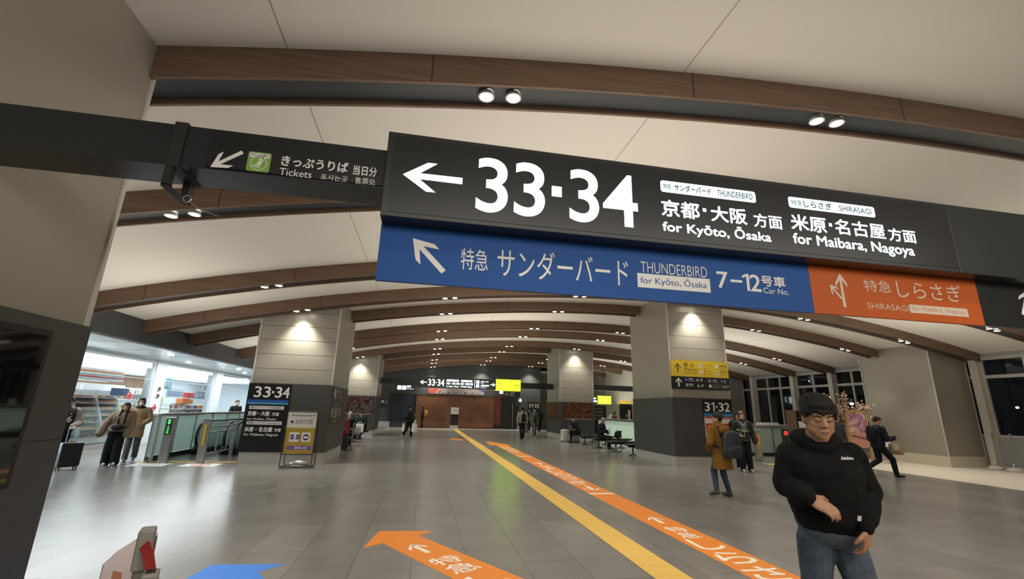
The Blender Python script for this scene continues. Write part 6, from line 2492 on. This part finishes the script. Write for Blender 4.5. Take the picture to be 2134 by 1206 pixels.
def benches():
    nm = ['nearest', 'second', 'third', 'fourth', 'fifth']
    for i, y in enumerate((17.32, 18.95, 20.9, 22.8, 24.6)):
        bench(f'{nm[i]} backless black bench behind the right column, counted away from the camera', 7.85, 9.75, y, 'benches on the right')
    for i, y in enumerate((18.85, 20.6, 22.5, 24.7)):
        bench(f'{nm[i]} backless black bench behind the left column, counted away from the camera', -4.45, -2.55, y, 'benches on the left')


# ------------------------------------------------------------------ information counter
def kiosk():
    g = empty('information_counter', (11.6, 25.5, 0), 'information counter with lit frosted glass front behind the right benches', 'counter')
    x = 11.0
    MB().box(x + .04, x + .6, 20.5, 28.3, .05, 1.14).build('body', M_WHITE, g)
    MB().box(x - .10, x + .75, 20.4, 28.4, 1.14, 1.24).build('worktop', mat('taupe_top', (.16, .14, .115), .35), g)
    lit = mat('lit_frosted_glass', (.55, .68, .58), .35, emit=.28, ecol=(.62, .85, .68))
    for i in range(7):
        MB().box(x, x + .035, 20.55 + i * 1.1, 21.6 + i * 1.1, .12, 1.12).build('front_pane', lit, g)
    MB().box(x + .01, x + .04, 20.5, 28.3, 0, .12).build('plinth', M_BLK_G, g)
    for y in (21.6, 24.0, 26.3):
        pass
    for i, (yy, h, m, lab) in enumerate(((22.4, .22, M_WHITE, 'tall white leaflet holder nearest on the information counter'), (23.3, .16, MATS['mauve_paper'], 'mauve card box on the information counter'), (26.9, .20, M_WHITE, 'white leaflet holder at the far end of the information counter'))):
        t = empty('leaflet_holder', (11.2, yy, 1.24), lab, 'leaflet holder')
        MB().box(11.1, 11.3, yy - .12, yy + .12, 1.24, 1.28).build('base', m, t)
        MB().prism([(11.22, yy - .12, 1.28), (11.22, yy + .12, 1.28), (11.27, yy + .12, 1.28 + h), (11.27, yy - .12, 1.28 + h)], (.02, 0, 0)).build('leaflets', m, t)
    # pink character-free plaque: round pink standee replaced by plain pink flower
    t = empty('pink_ornament', (11.25, 24.2, 1.24), 'small pink and white ornament standing on the information counter', 'ornament')
    mb = MB()
    for k in range(5):
        a = 2 * pi * k / 5
        mb.ell((11.25, 24.2 + .10 * cos(a), 1.62 + .10 * sin(a)), (.03, .07, .07))
    mb.build('petals', mat('pale_pink', (.62, .33, .33), .6), t, True)
    MB().tube([(11.25, 24.2, 1.24), (11.25, 24.2, 1.56)], .03).box(11.15, 11.35, 24.1, 24.3, 1.24, 1.27).build('stem', M_WHITE, t)
    # walls behind
    w = MB()
    w.box(16.0, 16.3, 30.0, 46, 0, 6)
    struct(w.build('wall_corridor', mat('cream_wall2', (.50, .47, .41), .7)))
    d = empty('door_4', (13.0, 45.9, 0), kind='structure')
    MB().box(12.9, 14.2, 45.9, 45.99, 0, 2.4).build('door_leaf', M_DARK, d)
    v = empty('vending_rack', (12.6, 33.2, 0), 'dark upright rack behind the information counter at its far end', 'rack')
    MB().box(12.3, 13.5, 33.0, 33.5, 0, 2.05).build('cabinet', M_BLACK, v)
    t = face_tx(32.998)
    for k in range(4):
        t.rect(12.45, 13.3, 1.05 + k * .24, 1.2 + k * .24)
    t.build('rack_items', mat('dim_grey_items', (.16, .16, .16), .6), v)
    s = empty('wall_screen', (15.2, 34.0, 1.2), 'dark screen with a yellow head strip right of the information counter', 'screen')
    MB().box(15.0, 15.99, 33.9, 34.0, 1.1, 2.5).build('screen', M_BLACK, s)
    MB().box(15.0, 15.99, 33.88, 33.9, 2.28, 2.5).build('head_strip', M_YEL, s)
    MB().box(15.3, 15.7, 33.92, 33.98, 0, 1.1).build('stand', M_BLK_G, s)


# ------------------------------------------------------------------ the convenience shop behind glass
def shop():
    X = -10.4
    fr = MB()
    # white piers between the panes
    p = MB()
    for y0, y1 in ((20.1, 20.85), (25.4, 26.2), (31, 31.8), (8.0, 8.5)):
        p.box(X - .25, X + .10, y0, y1, 0, 3.1)
    struct(p.build('wall_shop_front', M_SHOPW))
    h = MB()
    h.box(X - .1, X + .05, -6.5, 39.4, 2.98, 3.1)
    struct(h.build('trim_6', M_SHOPW))
    h = MB()
    h.box(X - .1, X + .06, 8.5, 39.4, 0, .14)
    struct(h.build('baseboard_left', mat('steel_kerb', (.40, .38, .34), .4, .4)))
    for i, (y0, y1) in enumerate(((8.5, 14.3), (14.3, 20.1), (20.85, 25.4), (26.2, 31), (31.8, 39.4))):
        w = empty(f'window_{20 + i}', (X, (y0 + y1) / 2, .14), kind='structure')
        f = MB()
        for y in (y0 + .02, y1 - .06):
            f.box(X - .04, X + .03, y, y + .05, .14, 2.98)
        f.box(X - .03, X + .02, y0, y1, 2.36, 2.375)
        f.build('window_frame', mat('white_frame', (.7, .72, .74), .4), w)
        MB().box(X - .006, X + .006, y0 + .05, y1 - .05, .14, 2.98).build('window_glass', M_GLASS, w)
    struct(box('floor_shop', mat('shop_floor', (.55, .56, .56), .25), None, -17, X - .1, -6.9, 39.5, .0005, .004))
    # fluorescent tubes on the shop ceiling
    k = 0
    for x in (-11.3, -13.3, -15.3):
        for y in range(13, 34, 3):
            t = empty('tube_light', (x, y + .2, 3.0), f'white tube light in the shop ceiling, {("first", "second", "third")[int(round((-11.3 - x) / 2))]} row from the glass, {("nearest", "second nearest", "third nearest", "fourth nearest", "fifth nearest", "sixth nearest", "farthest")[(y - 13) // 3]}', 'tube light', 'shop tube lights')
            MB().box(x - .07, x + .07, y, y + 2.4, 3.02, 3.049).build('housing', M_WHITE, t)
            MB().box(x - .045, x + .045, y + .05, y + 2.35, 2.985, 3.02).build('tube', M_TUBE, t)
    # orange, green and red stripes on the fascia over the chilled cabinet
    s = empty('shop_fascia', (-11.3, 17, 2.3), 'white fascia with orange, green and red stripes over the chilled cabinets', 'fascia')
    MB().box(-12.1, -11.3, 12.0, 20.0, 2.22, 2.62).build('board', M_SHOPW, s)
    for nm, z, m in (('orange_stripe', 2.52, mat('stripe_orange', (.75, .20, .04), .5)), ('green_stripe', 2.43, mat('stripe_green', (.02, .22, .12), .5)), ('red_stripe', 2.335, mat('stripe_red', (.60, .04, .06), .5))):
        MB().box(-11.3, -11.294, 12.0, 20.0, z - .026, z + .026).build(nm, m, s)
    MB().box(-11.75, -11.7, 12.5, 12.55, 2.62, 3.05).box(-11.75, -11.7, 19.5, 19.55, 2.62, 3.05).build('hanger', M_WHITE, s)
    goods_m = [mat('pack_white', (.62, .62, .60), .4), mat('pack_pink', (.55, .25, .26), .4), mat('pack_brown', (.22, .10, .05), .45), mat('pack_dark', (.05, .05, .06), .4), mat('pack_green', (.12, .28, .10), .45), mat('pack_yellow', (.60, .42, .06), .45), mat('pack_orange', (.65, .20, .04), .45), mat('pack_blue', (.06, .16, .40), .4)]
    # three kinds of goods; copies share the mesh
    protos = []
    for nm, lab, bld, gr in (('food_pack', 'small packed food tray on a cabinet shelf in the shop', 0, 'packed food trays'), ('drink_bottle', 'upright bottle on a shop shelf', 1, 'bottles in the shop'), ('snack_box', 'small box of snacks on a shop shelf', 2, 'snack boxes in the shop')):
        for m in goods_m:
            mb = MB()
            if bld == 0:
                mb.loft([[(a * q, b * q, z) for a, b in ((-.07, -.05), (.07, -.05), (.07, .05), (-.07, .05))] for z, q in ((0, .85), (.035, 1), (.055, .92), (.065, .6))])
            elif bld == 1:
                mb.loft([[(r * cos(k * pi / 5), r * sin(k * pi / 5), z) for k in range(10)] for z, r in ((0, .032), (.14, .033), (.18, .014), (.215, .014))])
            else:
                mb.box(-.06, .06, -.04, .04, 0, .16, bev=.006)
            me = mb.build(nm, None, me_only=True)
            me.materials.append(m)
            protos.append((nm, lab, gr, me))
    rnd = random.Random(11)

    def good(kind, p, rz=0, mi=None):
        nm, lab, gr, me = protos[kind * len(goods_m) + (rnd.randrange(len(goods_m)) if mi is None else mi)]
        o = bpy.data.objects.new(nm, me)
        COL.objects.link(o)
        o.location = p
        o.rotation_euler = (0, 0, rz)
        tagobj(o, lab, 'food pack' if kind == 0 else ('bottle' if kind == 1 else 'snack box'), gr)
    # open chilled cabinets
    nms = ['nearest', 'second', 'third', 'fourth', 'farthest']
    shelfz = [.30, .55, .78, 1.0, 1.22, 1.44, 1.64]
    for i, y in enumerate((15.0, 16.2, 17.4, 18.6, 19.8)):
        g = empty('chilled_cabinet', (-12.0, y + .6, 0), f'white open chilled cabinet with lit canopy in the shop, {nms[i]} of the row', 'chilled cabinet', 'chilled cabinets')
        b = MB()
        b.box(-12.6, -12.45, y, y + 1.2, .05, 2.1)
        b.build('back', M_SHOPW, g)
        e = MB()
        for yy in (y, y + 1.17):
            e.prism([(-12.5, yy, .05), (-11.45, yy, .05), (-11.45, yy, .45), (-11.95, yy, 1.7), (-11.80, yy, 2.1), (-12.5, yy, 2.1)], (0, .03, 0))
        e.build('side_panel', M_SHOPW, g)
        MB().box(-12.5, -11.45, y + .03, y + 1.17, .05, .26).build('base', M_WHITE, g)
        for z in shelfz:
            xf = -11.48 - max(0, z - .4) * .38
            MB().box(-12.45, xf, y + .03, y + 1.17, z - .025, z).build('shelf', M_WHITE, g)
        MB().box(-12.4, -11.74, y + .03, y + 1.17, 1.90, 2.12).build('lit_canopy', mat('canopy_light', (1, 1, 1), .4, emit=2.0, ecol=(.9, .96, 1)), g)
        for j, z in enumerate(shelfz[:-0 or None]):
            xf = -11.56 - max(0, z - .4) * .38
            mset = (0, 0, 3, 7, 1) if i < 3 else (2, 2, 6, 1, 5)
            for q in range(6):
                good(0, (xf - .02, y + .16 + q * .175, z + .002), pi / 2, mset[rnd.randrange(5)])
    # gondola shelves further back
    for i, (y0, y1, x) in enumerate(((21.6, 24.8, -12.6), (25.6, 30.0, -12.6), (21.0, 30.0, -15.6))):
        g = empty('shop_shelf', (x, (y0 + y1) / 2, 0), ('low shop shelf of snacks behind the second glass pane', 'low shop shelf of snacks behind the third glass pane', 'tall shop shelf of drinks along the back of the shop')[i], 'shop shelf')
        ht = 1.45 if i < 2 else 2.2
        MB().box(x - .04, x, y0, y1, 0, ht).build('back', M_SHOPW, g)
        for z in (.2, .55, .9, 1.2) + ((1.6, 1.9) if i == 2 else ()):
            MB().box(x, x + .36, y0, y1, z - .03, z).build('shelf', M_WHITE, g)
            if z < .5:
                continue
            n = int((y1 - y0) / .26)
            for q in range(n):
                good(1 if i == 2 else (1 if (q % 5 == 0) else 2), (x + .24, y0 + .13 + q * .26, z + .002), rnd.choice((0, pi / 2)))
        for yy in (y0, y1 - .04):
            MB().box(x - .04, x + .38, yy, yy + .04, 0, ht).build('end_panel', M_WHITE, g)
    # brown feature wall, hung posters and counter goods
    struct(box('trim_7', mat('brown_shop_panel', (.26, .13, .07), .6), None, -16.99, -16.9, 22, 33, 1.5, 3.0))
    BL, CY, PK = mat('poster_blue', (.03, .10, .42), .5), mat('poster_cyan', (.20, .50, .60), .5), mat('poster_pale', (.62, .66, .70), .5)

    def poster(lab, x, y0, y1, z0, z1, m, txt=None, tm=None, cat='poster'):
        g = empty('hanging_poster', (x, (y0 + y1) / 2, z0), lab, cat)
        MB().box(x, x + .02, y0, y1, z0, z1).build('sheet', m, g)
        c = MB()
        for y in (y0 + .1, y1 - .1):
            c.tube([(x + .01, y, z1), (x + .01, y, 3.05)], .004, 6)
        c.build('cord', M_LETTER, g)
        if txt:
            t = TX((x + .0215, 0, 0), (0, 1, 0), (0, 0, 1))
            for s, a, b, c_, d in txt:
                if s:
                    t.text(s, y0 + (y1 - y0) * a, y0 + (y1 - y0) * b, z0 + (z1 - z0) * c_, z0 + (z1 - z0) * d, .015, 2)
                else:
                    t.rect(y0 + (y1 - y0) * a, y0 + (y1 - y0) * b, z0 + (z1 - z0) * c_, z0 + (z1 - z0) * d)
            t.build('print', tm or M_WHITE, g)
    poster('blue hanging poster with white letters beside the first white shop pier', -11.1, 21.1, 21.85, 1.95, 2.35, BL, [('EJ', .1, .6, .2, .8), (None, .7, .9, .2, .8)])
    poster('blue cloth banner above the end of the chilled cabinets', -11.0, 18.9, 19.9, 1.72, 1.98, mat('poster_blue3', (.10, .20, .50), .5), [(None, .05 + .16 * k, .13 + .16 * k, .1, .9) for k in range(6)], mat('poster_blue2', (.28, .42, .68), .5))
    poster('green and white hanging price board with the figure 70, seen through the second pane', -11.9, 23.2, 24.7, 2.1, 2.6, CY, [('70', .55, .95, .15, .85), (None, .05, .45, .2, .5)], M_WHITE)
    poster('pale hanging board with blue lines and yellow edge behind the second pane', -12.2, 25.0, 26.6, 1.75, 2.15, PK, [(None, .05, .95, .2 + .2 * k, .27 + .2 * k) for k in range(3)], BL)
    poster('pale hanging board with dark letters behind the third pane', -11.3, 26.6, 27.7, 2.15, 2.5, PK, [('LEVEL', .05, .95, .1, .9)], M_INK)
    poster('blue and white hanging board in the third pane, under the dark lettering', -11.6, 26.5, 28.6, 1.72, 2.08, mat('poster_mid', (.30, .42, .66), .5), [(None, .05 + .2 * k, .18 + .2 * k, .2, .8) for k in range(5)], M_WHITE)
    g = empty('price_sign', (-11.6, 24.2, 1.3), 'yellow and black price sign on the low shop shelf', 'sign')
    MB().box(-12.2, -12.16, 24.0, 24.75, 1.46, 1.72).build('board', mat('bright_yellow', (.75, .58, .04), .5), g)
    TX((-12.158, 0, 0), (0, 1, 0), (0, 0, 1)).text('350', 24.08, 24.6, 1.50, 1.68, .02, 1).build('figures', M_INK, g)
    for i, (y, z, m, lab) in enumerate(((27.4, 1.45, goods_m[6], 'bright orange box display, lower of two, behind the third pane'), (27.8, 1.75, mat('pack_red', (.55, .05, .05), .45), 'red box display on top of the orange boxes behind the third pane'))):
        g = empty('box_display', (-12.3, y, z), lab, 'box display')
        b = MB()
        for q in range(4):
            b.box(-12.55, -12.25, y - .6 + q * .3, y - .33 + q * .3, z, z + .27 - .05 * (q % 2), bev=.01)
        b.build('boxes', m, g)
    # red arrow stickers on the first pane and pier
    for y, z, x, lab in ((18.9, 1.72, X + .012, 'red arrow sticker on the first shop pane'), (20.45, 1.30, X + .105, 'red arrow sticker low on the white shop pier')):
        o = TX((x, 0, 0), (0, 1, 0), (0, 0, 1)).arrow(y, z, .34, 0, .3, .4, .4).build('arrow_sticker', mat('sticker_red', (.60, .05, .07), .5), None)
        tagobj(o, lab, 'sticker')
    for z, lab in ((1.95, 'upper small grey switch box on the white shop pier'), (1.68, 'lower small grey switch box on the white shop pier')):
        g = empty('switch_box', (X + .10, 20.5, z), lab, 'switch')
        MB().box(X + .10, X + .14, 20.42, 20.58, z, z + .16, bev=.008).build('housing', M_ALU, g)
        MB().box(X + .14, X + .145, 20.46, 20.54, z + .04, z + .12).build('button', M_BLACK, g)


# ------------------------------------------------------------------ blossom display, chair, outside
def blossom_display():
    g = empty('artificial_cherry_tree', (17.6, 16.2, 0), 'artificial cherry blossom tree with pale pink flowers in front of the windows', 'artificial tree')
    rnd = random.Random(4)
    tr = MB()
    base = V((17.3, 16.6, 0))
    tr.tube([base, base + V((.05, 0, .6)), base + V((-.05, 0, 1.2)), base + V((.1, 0, 1.75))], .07, 10, .03)
    tips = []
    for i in range(22):
        a = rnd.uniform(0, 2 * pi)
        h = rnd.uniform(.9, 1.75)
        p0 = base + V((0, 0, h))
        L = rnd.uniform(.6, 1.25)
        p1 = p0 + V((cos(a) * L * .75, sin(a) * L * .35, L * rnd.uniform(.1, .55)))
        p2 = p1 + V((cos(a) * .3, sin(a) * .15, rnd.uniform(-.1, .35)))
        tr.tube([p0, p0.lerp(p1, .5) + V((0, 0, .08)), p1, p2], .022, 6, .006)
        tips += [p0.lerp(p1, q) for q in (.3, .5, .7, .9)] + [p1, p2, p1.lerp(p2, .5)]
    tr.build('branches', mat('brown_branch', (.09, .05, .03), .8), g, True)
    fl_ = MB()
    for t in tips:
        for k in range(20):
            c = t + V((rnd.gauss(0, .10), rnd.gauss(0, .10), rnd.gauss(0, .09)))
            n = V((rnd.gauss(0, 1), rnd.gauss(-.6, 1), rnd.gauss(0, 1))).normalized()
            e1 = n.orthogonal().normalized()
            e2 = n.cross(e1)
            r = rnd.uniform(.03, .055)
            for q in range(5):
                a = 2 * pi * q / 5
                d = e1 * cos(a) + e2 * sin(a)
                s = n.cross(d)
                fl_.flat([c, c + d * r * .7 + s * r * .4 + n * .008, c + d * r + n * .014, c + d * r * .7 - s * r * .4 + n * .008])
    f = fl_.build('blossoms', mat('blossom_pink', (.66, .48, .38), .7), g, recalc=False)
    f['kind'] = 'stuff'
    MB().box(16.9, 17.7, 16.3, 16.9, 0, .30, bev=.03).build('planter', mat('planter_brown', (.12, .08, .05), .6), g)
    # leaning wooden signboard with posters
    e = empty('wooden_signboard', (16.5, 15.4, 0), 'tall light timber signboard with pink flower posters beside the cherry tree', 'signboard')
    pst = MB()
    for x in (16.15, 17.05):
        pst.box(x - .04, x + .04, 15.36, 15.44, 0, 1.95)
    pst.box(16.11, 17.09, 15.37, 15.43, 1.85, 1.93)
    pst.build('timber_frame', mat('pale_pine', (.42, .27, .12), .6), e)
    MB().box(16.2, 17.0, 15.375, 15.39, 1.15, 1.8).build('upper_poster', art_material('flower_print', [(.55, .30, .30), (.62, .45, .42), (.35, .10, .22), (.6, .5, .45)], 5.2), e)
    MB().box(16.2, 17.0, 15.375, 15.39, .55, 1.12).build('lower_poster', mat('pink_poster', (.55, .25, .20), .6), e)
    t = TX((0, 15.372, 0), (1, 0, 0), (0, 0, 1))
    for k in range(6):
        t.poly([(16.25 + k * .12, .95 - .02 * k), (16.34 + k * .12, .93 - .02 * k), (16.36 + k * .12, 1.0 - .02 * k), (16.27 + k * .12, 1.04 - .02 * k)])
    t.build('print', mat('dark_print', (.08, .05, .05), .6), e)
    b = empty('display_shelf', (15.5, 17.0, 0), 'timber display shelf left of the cherry tree, partly hidden by the man in black', 'shelf')
    MB().box(15.15, 15.2, 16.8, 17.3, 0, 1.9).box(15.75, 15.8, 16.8, 17.3, 0, 1.9).build('sides', mat('brown_timber', (.14, .085, .045), .6), b)
    for z in (.4, .8, 1.2, 1.6, 1.88):
        MB().box(15.2, 15.75, 16.8, 17.3, z - .03, z).build('shelf', MATS['brown_timber'], b)
    MB().box(15.2, 15.75, 17.27, 17.3, 0, 1.88).build('back', MATS['brown_timber'], b)
    for i, z in enumerate((.8, 1.2)):
        o = MB().box(15.3, 15.68, 16.82, 16.86, z, z + .26).build('leaflet', M_WHITE)
        tagobj(o, ('white leaflet on the middle of the timber display shelf', 'white leaflet on the upper part of the timber display shelf')[i], 'leaflet')
    # white folding chair
    c = empty('folding_chair', (17.9, 15.2, 0), 'white folding chair behind the man in the navy suit', 'chair')
    x, y = 17.75, 15.3
    MB().box(x - .22, x + .22, y - .22, y + .22, .43, .46, bev=.012).build('seat', M_WHITE, c)
    for s in (-1, 1):
        MB().tube([(x + s * .22, y - .25, 0), (x + s * .22, y + .12, .82)], .014).build('leg', M_WHITE, c)
        MB().tube([(x + s * .22, y + .28, 0), (x + s * .22, y - .18, .45)], .014).build('leg', M_WHITE, c)
    MB().box(x - .22, x + .22, y + .08, y + .12, .60, .82, bev=.01).build('backrest', M_WHITE, c)
    # weighted white feet at the window post
    for i, (xx, yy) in enumerate(((20.15, 13.55), (20.15, 13.0))):
        w = empty('weighted_foot', (xx, yy, 0), ('white weighted foot with short stub, left of two by the cream window post', 'white weighted foot with short stub, right of two by the cream window post')[i], 'weight')
        MB().loft([[(xx + r * cos(k * pi / 10), yy + r * .8 * sin(k * pi / 10), z) for k in range(20)] for z, r in ((0, .26), (.06, .26), (.10, .20), (.15, .07))]).build('base', mat('cream_plastic', (.55, .52, .46), .5), w, True)
        MB().tube([(xx, yy, .14), (xx, yy, .26)], .03).build('stub', MATS['cream_plastic'], w, True)
        MB().tube([(xx + .3, yy + .1, .0), (xx + .32, yy + .1, 1.15)], .012).box(xx + .29, xx + .35, yy + .08, yy + .12, 1.1, 1.25).build('slim_pole', M_ALU, w)


def outside():
    """what shows through the dark panes at night"""
    dk = mat('night_facade', (.02, .022, .028), .8)
    g = empty('distant_building', (70, 62, -6), 'dark building across the square, seen through the windows', 'building')
    MB().box(62, 80, 58, 72, -8, 14).build('facade', dk, g)
    wnd = MB()
    for k in range(5):
        for j in range(3):
            if (k * 7 + j * 3) % 4 == 0:
                wnd.box(61.9, 61.99, 59 + k * 2.4, 60 + k * 2.4, 1 + j * 3, 2.2 + j * 3)
    wnd.build('lit_windows', mat('dim_window', (.2, .22, .3), .5, emit=.25, ecol=(.5, .6, .9)), g)
    n = empty('hotel_sign', (60, 47, 10), 'blue-white lit hotel sign far outside the windows', 'sign')
    a = at(1829, 812, 50)
    MB().box(a.x - 6, a.x + 9, 50.4, 52, -8, a.z + 1.6).build('tower', dk, n)
    ex = V((.8, -.6, 0))
    t = TX((a.x, 50, a.z), (1, 0, 0), (0, 0, 1))
    t.ring(-.9, 0, .55, .3).text('HOTEL', -.1, 3.6, -.42, .42, .03, 2)
    t.build('neon_lettering', mat('neon_blue', (.3, .8, 1), .5, emit=5, ecol=(.35, .85, 1)), n)
    n = empty('lit_sign', (70, 60, 8), 'small white lit sign far outside the left window bay', 'sign')
    a = at(1652, 834, 60)
    t = TX((a.x, 60, a.z), (1, 0, 0), (0, 0, 1))
    t.rect(-1.3, -1.1, -.3, .5).rect(-.6, .25, -.45, .5).rect(.5, 1.4, -.45, .5)
    t.build('lit_squares', mat('lit_white_sq', (.9, .95, 1), .5, emit=2.6, ecol=(.8, .95, 1)), n)
    MB().box(a.x - 4, a.x + 5, 60.3, 61, -8, a.z + 2).build('facade', dk, n)
    lab = ['bright street lamp outside behind the cherry tree', 'street lamp outside near the hotel sign', 'bright lamp far outside the rightmost window', 'faint lamp outside the upper middle window', 'low lamp outside beside the pale pillar', 'faint street lamp low outside the leftmost window bay']
    for i, (px, py, Y, r) in enumerate(((1775, 841, 42, .42), (1829, 828, 45, .20), (2120, 849, 40, .36), (1686, 794, 55, .20), (1838, 855, 42, .18), (1584, 864, 55, .16))):
        r *= .55
        a = at(px, py, Y)
        g = empty('street_lamp', (a.x, a.y, -8), lab[i], 'street lamp')
        MB().ell(a, (r, r * .6, r * .6)).build('lamp_head', mat('street_light', (1, .97, .9), .5, emit=9, ecol=(1, .97, .9)), g, True)
        MB().tube([(a.x, a.y, -8), (a.x, a.y, a.z - r * .4)], .06).build('pole', M_BLACK, g)
    a = at(2105, 876, 30)
    g = empty('shelter', (a.x, a.y, -4), 'pale flat-roofed shelter outside the rightmost window', 'shelter')
    MB().box(a.x - .9, a.x + 1.8, 30, 32, a.z - .08, a.z + .06).build('roof', mat('pale_roof', (.25, .25, .24), .6), g)
    MB().box(a.x - .7, a.x - .6, 30.2, 30.3, -8, a.z - .08).box(a.x + 1.5, a.x + 1.6, 30.2, 30.3, -8, a.z - .08).build('supports', M_DARK, g)
    struct(box('ground_outside', mat('asphalt', (.03, .03, .032), .8), None, 21.5, 140, -20, 140, -8.1, -8))


rails_and_escalators()
belt_posts()
benches()
kiosk()
shop()
blossom_display()
outside()


# lettering and marks belong to the plate they are printed on: thing > plate > print
def nest_prints():
    import re
    plates = ('sign_face', 'panel', 'sign_box', 'poster', 'sheet', 'board', 'notice', 'lit_panel', 'display_glass', 'vinyl', 'border', 'lower_poster', 'cloth', 'train_name_plates', 'pictogram_plate', 'purple_arrow', 'red_field')
    prints = {'lettering': 0, 'platform_number': 0, 'destination_lettering': 0, 'arrow': 0, 'train_name_plates': 0, 'train_name_lettering': 1, 'route_lettering': 0, 'fork_arrow': 0, 'pictogram_plate': 0, 'pictogram': 1, 'pictogram_lettering': 1,
              'pictogram_disc': 0, 'blue_square': 0, 'light_blue_square': 0, 'grey_square': 0, 'dark_blue_band': 0, 'light_blue_band': 0, 'blue_band': 0, 'red_field': 0, 'yellow_field': 0, 'white_squares': 0, 'purple_arrow': 0, 'arrow_lettering': 0,
              'print': 0, 'figures': 0, 'green_display': 0, 'disc': 0, 'footprints': 0, 'end_bar': 0, 'marks': 0, 'red_corner': 0, 'blue_corner': 0}
    kids = {}
    for o in bpy.data.objects:
        if o.parent is not None:
            kids.setdefault(o.parent.name, []).append(o)
    for root in [o for o in bpy.data.objects if o.parent is None and o.get('category')]:
        ch = kids.get(root.name, [])
        base = lambda o: re.sub(r'\.\d+$', '', o.name)
        pl = None
        for nm in plates:
            pl = next((c for c in ch if base(c) == nm), None)
            if pl is not None:
                break
        if pl is None:
            continue
        for c in ch:
            if c is not pl and base(c) in prints:
                c.parent = pl
                c.matrix_parent_inverse = Matrix.Identity(4)
        # the plate itself sits in world space, so its children keep their coordinates
        pl.matrix_parent_inverse = wm(root).inverted()


nest_prints()
